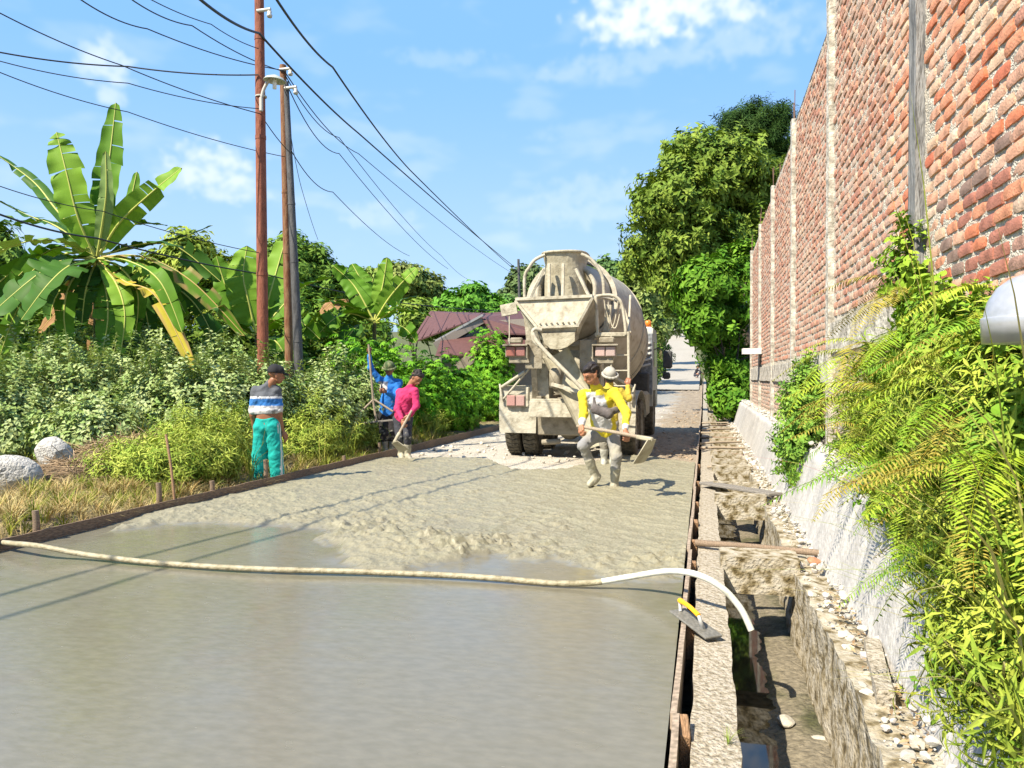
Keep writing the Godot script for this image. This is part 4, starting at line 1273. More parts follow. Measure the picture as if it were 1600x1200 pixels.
# ---------------------------------------------------------------- people: a distance field round the bones, meshed as surface nets
func field_mesh(m: MB, bones: Array, cell: float, k: float, color: Callable, cut = null, ripple := 0.0) -> void:
	var lo := Vector3(1e9, 1e9, 1e9)
	var hi := -lo
	for b in bones:
		var r: float = maxf(b[2], b[3]) + cell * 3
		lo = lo.min(b[0] - Vector3.ONE * r).min(b[1] - Vector3.ONE * r)
		hi = hi.max(b[0] + Vector3.ONE * r).max(b[1] + Vector3.ONE * r)
	var nx := int((hi.x - lo.x) / cell) + 2
	var ny := int((hi.y - lo.y) / cell) + 2
	var nz := int((hi.z - lo.z) / cell) + 2
	var f := PackedFloat32Array()
	f.resize(nx * ny * nz)
	f.fill(1.0)
	for b in bones:
		var a: Vector3 = b[0]
		var e: Vector3 = b[1]
		var ra: float = b[2]
		var rb: float = b[3]
		var pad := maxf(ra, rb) + k + cell * 2.0
		var l := (a.min(e) - Vector3.ONE * pad - lo) / cell
		var h := (a.max(e) + Vector3.ONE * pad - lo) / cell
		var ab := e - a
		var inv := 1.0 / maxf(ab.length_squared(), 1e-8)
		for z in range(maxi(0, int(l.z)), mini(nz - 1, int(h.z) + 1)):
			for y in range(maxi(0, int(l.y)), mini(ny - 1, int(h.y) + 1)):
				var row := (z * ny + y) * nx
				for x in range(maxi(0, int(l.x)), mini(nx - 1, int(h.x) + 1)):
					var p := lo + Vector3(x, y, z) * cell
					var t := clampf((p - a).dot(ab) * inv, 0.0, 1.0)
					var d := p.distance_to(a + ab * t) - lerpf(ra, rb, t)
					var o := f[row + x]
					var g := maxf(k - absf(o - d), 0.0) / k
					f[row + x] = minf(o, d) - g * g * k * 0.25
	if ripple > 0.0 or cut != null:
		for z in nz:
			for y in ny:
				for x in nx:
					var i := (z * ny + y) * nx + x
					if f[i] < 0.06 and f[i] > -0.06:
						var p := lo + Vector3(x, y, z) * cell
						if ripple > 0.0: f[i] += ripple * (noise_b.get_noise_3d(p.x * 9.0 + p.y * 6.0, p.y * 13.0, p.z * 9.0) + 1.3 * (0.5 - absf(noise_a.get_noise_3d(p.x * 14.0, p.y * 20.0 - p.x * 10.0, p.z * 14.0)) * 2.5))
						if cut != null: f[i] = maxf(f[i], cut.call(p))
					elif cut != null and f[i] <= -0.06:
						f[i] = maxf(f[i], cut.call(lo + Vector3(x, y, z) * cell))
	var index := PackedInt32Array()
	index.resize(nx * ny * nz)
	index.fill(-1)
	var sx := 1
	var sy := nx
	var sz := nx * ny
	var off := [0, sx, sy, sx + sy, sz, sx + sz, sy + sz, sx + sy + sz]
	var edges := [[0, 1], [2, 3], [4, 5], [6, 7], [0, 2], [1, 3], [4, 6], [5, 7], [0, 4], [1, 5], [2, 6], [3, 7]]
	var corner := []
	for q in 8: corner.append(Vector3(q & 1, (q >> 1) & 1, (q >> 2) & 1))
	for z in nz - 1:
		for y in ny - 1:
			for x in nx - 1:
				var i := (z * ny + y) * nx + x
				var f0 := f[i]
				if f0 > cell * 2.5 or f0 < -cell * 2.5: continue
				var inside := 0
				for q in 8:
					if f[i + off[q]] < 0.0: inside += 1
				if inside == 0 or inside == 8: continue
				var s := Vector3.ZERO
				var n := 0
				for q in edges:
					var a := f[i + off[q[0]]]
					var b := f[i + off[q[1]]]
					if (a < 0.0) != (b < 0.0):
						s += (corner[q[0]] as Vector3).lerp(corner[q[1]], a / (a - b))
						n += 1
				var p := lo + (Vector3(x, y, z) + s / n) * cell
				var gx := f[i + sx] - f0 + f[i + sx + sy + sz] - f[i + sy + sz] + f[i + sx + sy] - f[i + sy] + f[i + sx + sz] - f[i + sz]
				var gy := f[i + sy] - f0 + f[i + sx + sy + sz] - f[i + sx + sz] + f[i + sx + sy] - f[i + sx] + f[i + sy + sz] - f[i + sz]
				var gz := f[i + sz] - f0 + f[i + sx + sy + sz] - f[i + sx + sy] + f[i + sx + sz] - f[i + sx] + f[i + sy + sz] - f[i + sy]
				index[i] = m.v.size()
				m.v.append(p); m.n.append(Vector3(gx, gy, gz).normalized()); m.c.append(color.call(p)); m.uv.append(Vector2.ZERO)
	for z in range(1, nz - 1):
		for y in range(1, ny - 1):
			for x in range(1, nx - 1):
				var i := (z * ny + y) * nx + x
				if index[i] < 0: continue
				var in0 := f[i] < 0.0
				for ax in 3:
					var st: int = [sx, sy, sz][ax]
					if (f[i + st] < 0.0) == in0: continue
					var u: int = [sy, sz, sx][ax]
					var w: int = [sz, sx, sy][ax]
					var a := index[i]
					var b := index[i - u]
					var c := index[i - u - w]
					var d := index[i - w]
					if a < 0 or b < 0 or c < 0 or d < 0: continue
					if in0:
						m.ix.append(a); m.ix.append(d); m.ix.append(c); m.ix.append(a); m.ix.append(c); m.ix.append(b)
					else:
						m.ix.append(a); m.ix.append(b); m.ix.append(c); m.ix.append(a); m.ix.append(c); m.ix.append(d)

# j: joints by name. face: where the head looks; crown: which way the top of the head points.
func head_bones(c: Vector3, fwd: Vector3, up: Vector3) -> Array:
	var r := fwd.cross(up).normalized()
	var at := func(x: float, y: float, z: float) -> Vector3: return c + r * x + up * y + fwd * z
	return [[at.call(0, 0.045, -0.022), at.call(0, 0.035, 0.02), 0.080, 0.074], [at.call(0, 0.0, 0.012), at.call(0, -0.07, 0.045), 0.064, 0.036],
		[at.call(-0.03, -0.045, 0.03), at.call(0.03, -0.045, 0.03), 0.04, 0.04], [at.call(0, 0.012, 0.088), at.call(0, -0.02, 0.104), 0.010, 0.017],
		[at.call(-0.033, 0.028, 0.078), at.call(0.033, 0.028, 0.078), 0.014, 0.014], [at.call(-0.018, -0.055, 0.08), at.call(0.018, -0.055, 0.08), 0.012, 0.012],
		[at.call(-0.078, 0.012, -0.008), at.call(-0.083, -0.02, 0.0), 0.016, 0.011], [at.call(0.078, 0.012, -0.008), at.call(0.083, -0.02, 0.0), 0.016, 0.011]]
func hand_bones(w: Vector3, dir: Vector3, palm: Vector3, grip: float, left: bool) -> Array:    # palm: the way the palm faces
	var d := dir.normalized()
	var p := (palm - d * palm.dot(d)).normalized()
	var s := d.cross(p).normalized() * (1.0 if left else -1.0)     # towards the thumb
	var out := [[w, w + d * 0.04 + s * 0.015, 0.026, 0.028], [w + d * 0.04 + s * 0.02, w + d * 0.085 + s * 0.028, 0.022, 0.018], [w + d * 0.035 - s * 0.02, w + d * 0.08 - s * 0.03, 0.022, 0.017], [w + d * 0.05, w + d * 0.085, 0.024, 0.019]]
	for k in 4:
		var o := s * (0.030 - 0.020 * k)
		var l: float = [0.036, 0.041, 0.038, 0.030][k]
		var b := w + d * (0.088 - (0.006 if k == 3 else 0.0)) + o
		var d1 := (d * cos(grip * 0.8) + p * sin(grip * 0.8)).normalized()
		var d2 := (d * cos(grip * 1.9) + p * sin(grip * 1.9)).normalized()
		var d3 := (d * cos(grip * 2.8) + p * sin(grip * 2.8)).normalized()
		out.append([b, b + d1 * l, 0.0098, 0.009])
		out.append([b + d1 * l, b + d1 * l + d2 * l * 0.75, 0.009, 0.0084])
		out.append([b + d1 * l + d2 * l * 0.75, b + d1 * l + d2 * l * 0.75 + d3 * l * 0.6, 0.0084, 0.0074])
	var tb := w + d * 0.03 + s * 0.03
	var t1 := (d * 0.6 + s * 0.75 + p * (0.35 + 0.5 * grip)).normalized()
	var t2 := (d * 0.85 + s * 0.1 + p * (0.3 + 0.6 * grip)).normalized()
	out.append([tb, tb + t1 * 0.042, 0.0125, 0.0108]); out.append([tb + t1 * 0.042, tb + t1 * 0.042 + t2 * 0.034, 0.0105, 0.0088])
	return out

func soiled(c: Callable, low: float, amount := 0.6) -> Callable:              # splashes of cement, thicker towards the feet
	return func(p: Vector3) -> Color:
		var base: Color = c.call(p)
		var n := noise_a.get_noise_3dv(p * 22.0) + 0.6 * noise_b.get_noise_3dv(p * 60.0)
		var g := 1.0 + 0.16 * noise_b.get_noise_3dv(p * 12.0)
		base = Color(base.r * g, base.g * g, base.b * g)
		return base.lerp(Color(0.36, 0.345, 0.27), smoothstep(0.3, 0.6, n + (0.12 if p.y < low else -0.3)) * amount)
func make_person(label: String, at: Vector3, j: Dictionary, look: Dictionary) -> Node3D:
	var o := thing("person", label, "person", at)
	var skin: Color = look.get("skin", Color(0.30, 0.145, 0.085)) * 1.2
	var fwd: Vector3 = j.face.normalized()
	var up: Vector3 = j.crown.normalized()
	up = (up - fwd * up.dot(fwd)).normalized()
	var head: Vector3 = j.head
	var rgt := fwd.cross(up).normalized()
	var plain := func(_p: Vector3) -> Color: return skin
	var m := MB.new()
	var across: Vector3 = (j.shoulder_r - j.shoulder_l).normalized()
	var hipx: Vector3 = (j.hip_r - j.hip_l).normalized()
	var pelvis: Vector3 = (j.hip_l + j.hip_r) * 0.5
	var chest: Vector3 = (j.shoulder_l + j.shoulder_r) * 0.5
	var body_back: Vector3 = chest.lerp(pelvis, 0.5)
	var torso := [[chest - across * 0.062 + (pelvis - chest) * 0.2, chest + across * 0.062 + (pelvis - chest) * 0.2, 0.096, 0.096], [chest + (pelvis - chest) * 0.2, chest.lerp(pelvis, 0.62), 0.105, 0.092],
		[chest.lerp(pelvis, 0.6) - hipx * 0.04, pelvis - hipx * 0.05, 0.085, 0.098], [chest.lerp(pelvis, 0.6) + hipx * 0.04, pelvis + hipx * 0.05, 0.085, 0.098], [j.shoulder_l, j.shoulder_r, 0.052, 0.052]]
	var bones := torso.duplicate()
	bones.append([chest + Vector3(0, 0.01, 0), head - up * 0.06 - fwd * 0.02, 0.062, 0.054])
	for s in ["_l", "_r"]:
		bones.append([j["shoulder" + s], j["elbow" + s], 0.047, 0.037]); bones.append([j["elbow" + s], j["wrist" + s], 0.038, 0.025])
		bones.append([j["hip" + s], j["knee" + s], 0.076, 0.050]); bones.append([j["knee" + s], j["ankle" + s], 0.050, 0.034]); bones.append([j["ankle" + s], j["toe" + s], 0.036, 0.028])
	field_mesh(m, bones, 0.02, 0.045, plain)
	var face := func(p: Vector3) -> Color:
		var q := p - head
		var x := q.dot(rgt)
		var y := q.dot(up)
		var z := q.dot(fwd)
		if z > 0.055 and absf(absf(x) - 0.033) < 0.015 and absf(y - 0.010) < 0.006: return Color(0.02, 0.012, 0.01)
		if z > 0.05 and absf(absf(x) - 0.034) < 0.020 and absf(y - 0.034) < 0.006: return Color(0.02, 0.013, 0.01)
		if z > 0.06 and absf(x) < 0.022 and absf(y + 0.057) < 0.006: return Color(skin.r * 0.75, skin.g * 0.5, skin.b * 0.5)
		if look.get("mask", false) and z > 0.0 and y < -0.005: return Color(0.02, 0.02, 0.022)
		return skin
	field_mesh(m, head_bones(head, fwd, up), 0.008, 0.03, face)
	for s in ["_l", "_r"]:
		var hd: Vector3 = j.get("hand" + s, (j["wrist" + s] - j["elbow" + s]).normalized())
		field_mesh(m, hand_bones(j["wrist" + s], hd, j.get("palm" + s, -across if s == "_r" else across), j.get("grip" + s, 0.3), s == "_l"), 0.0065, 0.008, plain)
	var bm := tinted(M("skin", Color.WHITE, 0.5))
	put(m.mesh(), "body", bm, o)
	var cloth := tinted(M("cloth", Color.WHITE, 0.9, grain(131, 0.05, 0.86), 6.0, height_tex(132, 0.06, 3), 0.1))
	# shirt
	var sh := MB.new()
	var hem: float = look.get("hem", 0.9)
	var low := chest.lerp(pelvis, hem)
	var shirt := [[torso[0][0], torso[0][1], 0.108, 0.108], [torso[1][0], chest.lerp(pelvis, minf(0.62, hem)), 0.116, 0.108], [chest.lerp(pelvis, 0.5) - hipx * 0.05, low - hipx * 0.05, 0.10, 0.112], [chest.lerp(pelvis, 0.5) + hipx * 0.05, low + hipx * 0.05, 0.10, 0.112], [j.shoulder_l, j.shoulder_r, 0.062, 0.062], [chest, chest + (head - chest) * 0.42, 0.084, 0.064]]
	var sleeve: float = look.get("sleeve", 0.93)
	for s in ["_l", "_r"]:
		var el: Vector3 = j["elbow" + s]
		if sleeve > 0.5:
			shirt.append([j["shoulder" + s], el, 0.063, 0.054])
			shirt.append([el, el.lerp(j["wrist" + s], (sleeve - 0.5) * 2.0), 0.054, 0.040])
		else: shirt.append([j["shoulder" + s], (j["shoulder" + s] as Vector3).lerp(el, sleeve * 2.0), 0.066, 0.064])
	var down := (pelvis - chest).normalized()
	var hem_cut := func(p: Vector3) -> float: return (p - low).dot(down) - 0.06 if (p - low).length() < 0.3 else -1.0
	field_mesh(sh, shirt, 0.014, 0.035, soiled(look.shirt, pelvis.y - 0.1, look.get("soil", 0.6)), hem_cut, 0.006)
	put(sh.mesh(), "shirt", cloth, o)
	# trousers
	var tr := MB.new()
	var waist := pelvis.lerp(chest, 0.16)
	var leg: float = look.get("leg", 0.92)
	var wide: float = look.get("wide", 0.0)
	var legs := [[waist - hipx * 0.05, pelvis - hipx * 0.055, 0.10, 0.11], [waist + hipx * 0.05, pelvis + hipx * 0.055, 0.10, 0.11]]
	for s in ["_l", "_r"]:
		var kn: Vector3 = j["knee" + s]
		legs.append([j["hip" + s], kn, 0.092 + wide * 0.3, 0.066 + wide])
		if leg > 0.5: legs.append([kn, kn.lerp(j["ankle" + s], (leg - 0.5) * 2.0), 0.066 + wide, 0.056 + wide * 1.3])
	var belt := func(p: Vector3) -> float: return -(p - waist).dot(down) - 0.05 if (p - waist).length() < 0.3 else -1.0
	field_mesh(tr, legs, 0.015, 0.03, soiled(look.trousers, pelvis.y * 0.6, look.get("soil", 0.6)), belt, 0.006)
	put(tr.mesh(), look.get("legwear", "trousers"), cloth, o)
	# footwear
	for s in ["_l", "_r"]:
		var bt := MB.new()
		var an: Vector3 = j["ankle" + s]
		var to: Vector3 = j["toe" + s]
		var heel := an + (an - to).normalized() * 0.045
		var parts := [[an + Vector3(0, -0.02, 0), to, 0.048, 0.038], [heel + Vector3(0, -0.03, 0), an.lerp(to, 0.5) + Vector3(0, -0.025, 0), 0.045, 0.045]]
		if look.get("boots", true): parts.append([an, (an as Vector3).lerp(j["knee" + s], look.get("boot_height", 0.62)), 0.05, 0.064])
		var bc: Color = look.get("boot", Color(0.40, 0.38, 0.29))
		var n_boot := func(p: Vector3) -> Color: return bc.lerp(bc * 0.7, clampf(0.5 + noise_a.get_noise_3dv(p * 14.0) * 1.4, 0, 1))
		field_mesh(bt, parts, 0.014, 0.03, n_boot, null, 0.006)
		put(bt.mesh(), "boot" if look.get("boots", true) else "shoe", tinted(M("boot", Color.WHITE, 0.6)), o)
	# hair or hat
	var at_h := func(x: float, y: float, z: float) -> Vector3: return head + rgt * x + up * y + fwd * z
	if look.get("hat", "") == "" or look.get("hat", "") == "hair":
		var hm := MB.new()
		var hb := [[at_h.call(0, 0.072, -0.03), at_h.call(0, 0.076, 0.018), 0.084, 0.072], [at_h.call(0, 0.02, -0.05), at_h.call(0, -0.03, -0.055), 0.072, 0.05], [at_h.call(-0.045, 0.10, 0.036), at_h.call(0.04, 0.104, 0.04), 0.026, 0.024], [at_h.call(-0.058, 0.02, -0.018), at_h.call(-0.055, 0.08, 0.0), 0.03, 0.036], [at_h.call(0.058, 0.02, -0.018), at_h.call(0.055, 0.08, 0.0), 0.03, 0.036]]
		field_mesh(hm, hb, 0.010, 0.02, func(p: Vector3) -> Color: return Color(0.012, 0.011, 0.011), null, 0.012)
		put(hm.mesh(), "hair", tinted(M("hair", Color.WHITE, 0.7)), o)
	else:
		var hm := MB.new()
		var hc: Callable = look.hat_color
		var hb := [[at_h.call(0, 0.062, -0.022), at_h.call(0, 0.060, 0.018), 0.094, 0.088], [at_h.call(-0.03, 0.05, -0.04), at_h.call(0.03, 0.05, -0.04), 0.07, 0.07]]
		var rim := func(p: Vector3) -> float: return 0.035 - (p - head).dot(up)
		field_mesh(hm, hb, 0.010, 0.02, hc, rim)
		var brim := []
		if look.hat == "cap":
			brim = [[at_h.call(-0.045, 0.038, 0.085), at_h.call(-0.03, 0.026, 0.15), 0.014, 0.009], [at_h.call(0.045, 0.038, 0.085), at_h.call(0.03, 0.026, 0.15), 0.014, 0.009], [at_h.call(0, 0.044, 0.085), at_h.call(0, 0.030, 0.165), 0.014, 0.009], [at_h.call(-0.03, 0.026, 0.15), at_h.call(0.03, 0.026, 0.15), 0.009, 0.009], [at_h.call(-0.02, 0.04, 0.1), at_h.call(0.02, 0.04, 0.1), 0.012, 0.012]]
		else:
			for k in 14:
				var f0 := TAU * k / 14
				var f1 := TAU * (k + 1) / 14
				brim.append([at_h.call(sin(f0) * 0.118, 0.030, cos(f0) * 0.13), at_h.call(sin(f1) * 0.118, 0.030, cos(f1) * 0.13), 0.02, 0.02])
		field_mesh(hm, brim, 0.009, 0.012, hc)
		put(hm.mesh(), "cap" if look.hat == "cap" else "hat", cloth, o)
	return o

# Joints given by their place in the picture and how much nearer (-) or farther (+) than the feet they are.
func pose(z: float, origin: Vector3, marks: Dictionary) -> Dictionary:
	var j := {}
	for k in marks:
		var v = marks[k]
		if v is Array: j[k] = at_depth(v[0], v[1], z + v[2]) - origin
		else: j[k] = v
	return j
func cam_dir(x: float, y: float, z: float) -> Vector3:        # right, up, away
	return cam_r * x + cam_u * y + cam_f * z
func make_people() -> void:
	# stooping man in yellow with a hoe
	var z := 9.55
	var at := at_ground(945, 764)
	var j := pose(z, at, {
		"head": [924, 586, -0.22], "face": cam_dir(-0.80, -0.42, -0.42), "crown": cam_dir(-0.25, 1.0, -0.3),
		"shoulder_r": [911, 617, -0.12], "shoulder_l": [960, 614, -0.12], "elbow_r": [912, 647, -0.22], "wrist_r": [909, 665, -0.36], "elbow_l": [979, 645, -0.4], "wrist_l": [977, 673, -0.70],
		"hip_r": [933, 678, 0.06], "hip_l": [957, 677, 0.06], "knee_r": [911, 696, -0.16], "ankle_r": [931, 744, 0.0], "toe_r": [921, 757, -0.10], "knee_l": [963, 713, -0.08], "ankle_l": [960, 757, 0.0], "toe_l": [957, 769, -0.14],
		"hand_r": cam_dir(-0.1, -0.6, -0.5), "hand_l": cam_dir(0.1, -0.8, -0.3), "palm_r": cam_dir(0.6, 0.1, 0.6), "palm_l": cam_dir(-0.2, -0.1, 0.9), "grip_r": 1.0, "grip_l": 1.0})
	var rx := cam_r
	var mid: Vector3 = (j.shoulder_l + j.shoulder_r) * 0.5
	var yellow := Color(0.72, 0.60, 0.03)
	var white := Color(0.62, 0.63, 0.66)
	var shirt := func(p: Vector3) -> Color:
		var x := (p - mid).dot(rx)
		var y := (p - mid).y
		if p.distance_to(j.wrist_r) < 0.105 or p.distance_to(j.wrist_l) < 0.105: return white
		if y > -0.02 and absf(x) < 0.05: return yellow
		var panel := -0.03 + 0.06 * sin(y * 9.0)
		if (p - mid).dot(cam_f) < 0.05 and x > -0.16 - y * 0.15 and x < 0.05 - y * 0.33 and y < 0.02 and absf(x) < 0.17: return white
		return yellow
	var grey := func(p: Vector3) -> Color: return Color(0.27, 0.275, 0.29).lerp(Color(0.36, 0.345, 0.29), clampf(0.4 + noise_a.get_noise_3dv(p * 6.0) * 1.5, 0, 1))
	var yel := make_person("stooping man in yellow and white shirt swinging a hoe", at, j, {"shirt": shirt, "trousers": grey, "leg": 0.8, "boot_height": 0.55, "hem": 0.95, "skin": Color(0.30, 0.135, 0.075)})
	var bag := MB.new()
	field_mesh(bag, [[at_depth(930, 640, z - 0.28) - at, at_depth(950, 646, z - 0.30) - at, 0.055, 0.062], [at_depth(950, 646, z - 0.30) - at, at_depth(962, 640, z - 0.22) - at, 0.055, 0.04], [at_depth(930, 640, z - 0.28) - at, at_depth(928, 622, z - 0.26) - at, 0.03, 0.018]], 0.012, 0.03, func(p: Vector3) -> Color: return Color(0.13, 0.115, 0.115) * (1.0 + 0.5 * noise_a.get_noise_3dv(p * 30.0)), null, 0.004)
	put(bag.mesh(), "chest_bag", tinted(M("cloth", Color.WHITE, 0.9)), yel)
	hoe(at_depth(908, 667, z - 0.36), at_depth(1014, 686, z - 0.98), cam_dir(-0.34, -1.0, 0.3), 0.31, "wooden-handled hoe swung by the man in yellow")
	# man in turquoise trousers, seen from behind
	z = 10.2
	at = at_depth(419, 590, z)
	at.y = ground_h(at.x, -at.z)
	j = pose(z, at, {
		"head": [431, 587, 0.0], "face": cam_dir(0.86, -0.10, 0.42), "crown": cam_dir(0.05, 1.0, 0.0),
		"shoulder_l": [400, 611, 0.0], "shoulder_r": [431, 610, 0.02], "elbow_l": [395, 648, 0.05], "wrist_l": [398, 676, 0.12], "elbow_r": [436, 646, 0.02], "wrist_r": [442, 674, 0.1],
		"hip_l": [408, 668, 0.0], "hip_r": [426, 667, 0.0], "knee_l": [405, 714, 0.02], "ankle_l": [405, 764, 0.02], "toe_l": [408, 772, 0.18], "knee_r": [431, 711, 0.04], "ankle_r": [435, 762, 0.06], "toe_r": [441, 769, 0.2],
		"hand_r": cam_dir(0.35, -0.8, 0.2), "palm_r": cam_dir(-0.8, 0, 0.4), "grip_r": 0.5, "hand_l": cam_dir(0.1, -0.9, 0.2), "grip_l": 0.3})
	var top: Vector3 = (j.shoulder_l + j.shoulder_r) * 0.5
	var stripes := func(p: Vector3) -> Color:
		var y := (p - top).y
		if y > -0.080: return Color(0.105, 0.115, 0.135)
		if y > -0.105: return Color(0.72, 0.74, 0.78)
		if y > -0.195: return Color(0.035, 0.19, 0.55)
		return Color(0.62, 0.62, 0.63).lerp(Color(0.25, 0.25, 0.26), clampf(noise_a.get_noise_3dv(p * 22.0) * 2.0 - 0.2, 0, 1))
	var hipr: Vector3 = j.hip_r
	var turq := func(p: Vector3) -> Color:
		var side := (p - hipr).dot(cam_r)
		if side > 0.085 + 0.035 * (0.0 - p.y + hipr.y) and fmod(absf((p - hipr).dot(cam_f)) * 100.0, 5.0) < 1.6: return Color(0.7, 0.74, 0.72)
		return Color(0.004, 0.40, 0.36)
	make_person("man in black cap and turquoise trousers standing with his back turned", at, j, {"shirt": stripes, "hem": 0.52, "sleeve": 0.42, "trousers": turq, "soil": 0.0, "leg": 1.0, "wide": 0.028, "boots": false, "boot": Color(0.05, 0.05, 0.05), "hat": "cap", "hat_color": func(_p: Vector3) -> Color: return Color(0.018, 0.019, 0.022), "skin": Color(0.22, 0.095, 0.05)})
	# man in pink with a hoe
	z = 13.0
	at = at_ground(634, 717)
	j = pose(z, at, {
		"head": [650, 591, -0.12], "face": cam_dir(0.62, -0.62, -0.45), "crown": cam_dir(0.42, 1.0, -0.1),
		"shoulder_l": [648, 611, -0.16], "shoulder_r": [625, 613, 0.06], "elbow_l": [651, 634, -0.2], "wrist_l": [640, 649, -0.34], "elbow_r": [621, 640, -0.12], "wrist_r": [629, 657, -0.28],
		"hip_l": [637, 655, 0.04], "hip_r": [622, 655, 0.08], "knee_l": [637, 680, -0.12], "ankle_l": [637, 710, 0.0], "toe_l": [641, 717, -0.16], "knee_r": [624, 684, -0.02], "ankle_r": [627, 709, 0.1], "toe_r": [628, 716, -0.05],
		"hand_r": cam_dir(0.2, -0.8, -0.2), "hand_l": cam_dir(-0.6, -0.6, -0.2), "palm_r": cam_dir(0.5, 0.0, 0.6), "palm_l": cam_dir(-0.3, 0, 0.8), "grip_r": 1.0, "grip_l": 1.0})
	var pink := func(p: Vector3) -> Color: return Color(0.50, 0.022, 0.12).lerp(Color(0.58, 0.035, 0.15), clampf(0.5 + noise_a.get_noise_3dv(p * 8.0), 0, 1))
	var navy := func(p: Vector3) -> Color: return Color(0.045, 0.048, 0.062).lerp(Color(0.34, 0.34, 0.33), 1.0 if noise_a.get_noise_3dv(p * 9.0) > 0.42 else 0.0)
	make_person("bent man in bright pink long-sleeved shirt shovelling by the boards", at, j, {"shirt": pink, "trousers": navy, "leg": 0.8, "boot_height": 0.5, "hem": 0.98, "skin": Color(0.26, 0.115, 0.065)})
	hoe(at_depth(641, 646, z - 0.40), at_depth(618, 688, z - 0.7), cam_dir(0.6, -0.7, 0.2), 0.24, "hoe with a pale handle held low by the man in pink")
	# man in blue with a wooden leveller
	z = 13.9
	at = at_ground(607, 706, 0.0)
	at.x = minf(at.x, -5.55)
	z = (at - EYE).dot(cam_f)
	j = pose(z, at, {
		"head": [608, 577, -0.05], "face": cam_dir(0.1, -0.32, -0.95), "crown": cam_dir(0.0, 1.0, -0.3),
		"shoulder_r": [593, 594, 0.0], "shoulder_l": [624, 598, 0.0], "elbow_r": [579, 575, -0.08], "wrist_r": [577, 553, -0.12], "elbow_l": [617, 621, -0.14], "wrist_l": [603, 612, -0.30],
		"hip_r": [598, 648, 0.05], "hip_l": [613, 648, 0.05], "knee_r": [600, 676, -0.06], "ankle_r": [602, 702, 0.0], "toe_r": [603, 708, -0.18], "knee_l": [613, 676, 0.0], "ankle_l": [612, 702, 0.06], "toe_l": [614, 708, -0.1],
		"hand_r": cam_dir(0.0, 1.0, -0.1), "palm_r": cam_dir(0.4, 0.0, -0.6), "grip_r": 1.0, "hand_l": cam_dir(-0.8, 0.2, -0.2), "palm_l": cam_dir(-0.2, 0, -0.7), "grip_l": 0.8})
	var bl_mid: Vector3 = (j.shoulder_l + j.shoulder_r) * 0.5
	var blue := func(p: Vector3) -> Color:
		var q := p - bl_mid
		if q.dot(cam_f) < -0.03 and q.y < 0.0 and q.y > -0.16 and q.dot(cam_r) < -0.02 and q.dot(cam_r) > -0.2: return Color(0.55, 0.52, 0.50) if noise_a.get_noise_3dv(p * 20.0) > -0.1 else Color(0.12, 0.14, 0.2)
		return Color(0.012, 0.14, 0.50).lerp(Color(0.02, 0.20, 0.62), clampf(0.5 + noise_a.get_noise_3dv(p * 7.0), 0, 1))
	var black := func(p: Vector3) -> Color: return Color(0.022, 0.02, 0.022).lerp(Color(0.20, 0.13, 0.11), 1.0 if noise_a.get_noise_3dv(p * 10.0) > 0.4 else 0.0)
	var camo := func(p: Vector3) -> Color: return Color(0.09, 0.13, 0.05) if noise_a.get_noise_3dv(p * 26.0) > 0.0 else Color(0.19, 0.20, 0.10)
	make_person("man in blue shirt and camouflage hat raising a wooden leveller", at, j, {"shirt": blue, "trousers": black, "legwear": "shorts", "leg": 0.66, "wide": 0.02, "boot_height": 0.6, "hem": 0.97, "hat": "hat", "hat_color": camo, "skin": Color(0.20, 0.09, 0.05), "boot": Color(0.42, 0.40, 0.33)})
	# the leveller: a long handle, two braces and a blade
	var lv := thing("leveller", "wooden concrete leveller with braced blade held by man in blue", "leveller", at_depth(594, 657, z - 0.22))
	var o := lv.position
	var hm := MB.new()
	hm.tube([at_depth(576, 538, z - 0.22) - o, at_depth(583, 625, z - 0.22) - o, at_depth(588, 657, z - 0.22) - o], [0.020, 0.022, 0.024], 8)
	put(hm.mesh(), "handle", wood("pale"), lv)
	for q in [[553, 654], [614, 643]]:
		var b := MB.new()
		b.tube([at_depth(584, 624, z - 0.22) - o, at_depth(q[0], q[1], z - 0.25) - o], [0.02, 0.018], 7)
		put(b.mesh(), "brace", wood("pale"), lv)
	var bd := MB.new()
	beam(bd, at_depth(556, 662, z - 0.25) - o, at_depth(617, 656, z - 0.25) - o, 0.07, 0.03, 0.0, 0.004)
	put(bd.mesh(), "blade", wood("grey"), lv)
	# man in a hat behind the one in yellow
	z = 11.6
	at = at_ground(950, 726)
	z = (at - EYE).dot(cam_f)
	j = pose(z, at, {
		"head": [953, 588, 0.0], "face": cam_dir(0.3, -0.45, -0.85), "crown": cam_dir(0.0, 1.0, -0.35),
		"shoulder_r": [936, 611, 0.0], "shoulder_l": [968, 611, 0.0], "elbow_r": [930, 640, 0.0], "wrist_r": [938, 663, -0.1], "elbow_l": [982, 622, -0.02], "wrist_l": [981, 602, 0.05],
		"hip_r": [942, 662, 0.0], "hip_l": [958, 662, 0.0], "knee_r": [943, 692, -0.04], "ankle_r": [944, 720, 0.0], "toe_r": [943, 727, -0.14], "knee_l": [957, 692, -0.02], "ankle_l": [957, 720, 0.0], "toe_l": [958, 727, -0.14],
		"hand_l": cam_dir(0.1, 1.0, 0.1), "palm_l": cam_dir(0.2, 0, 0.7), "grip_l": 1.0})
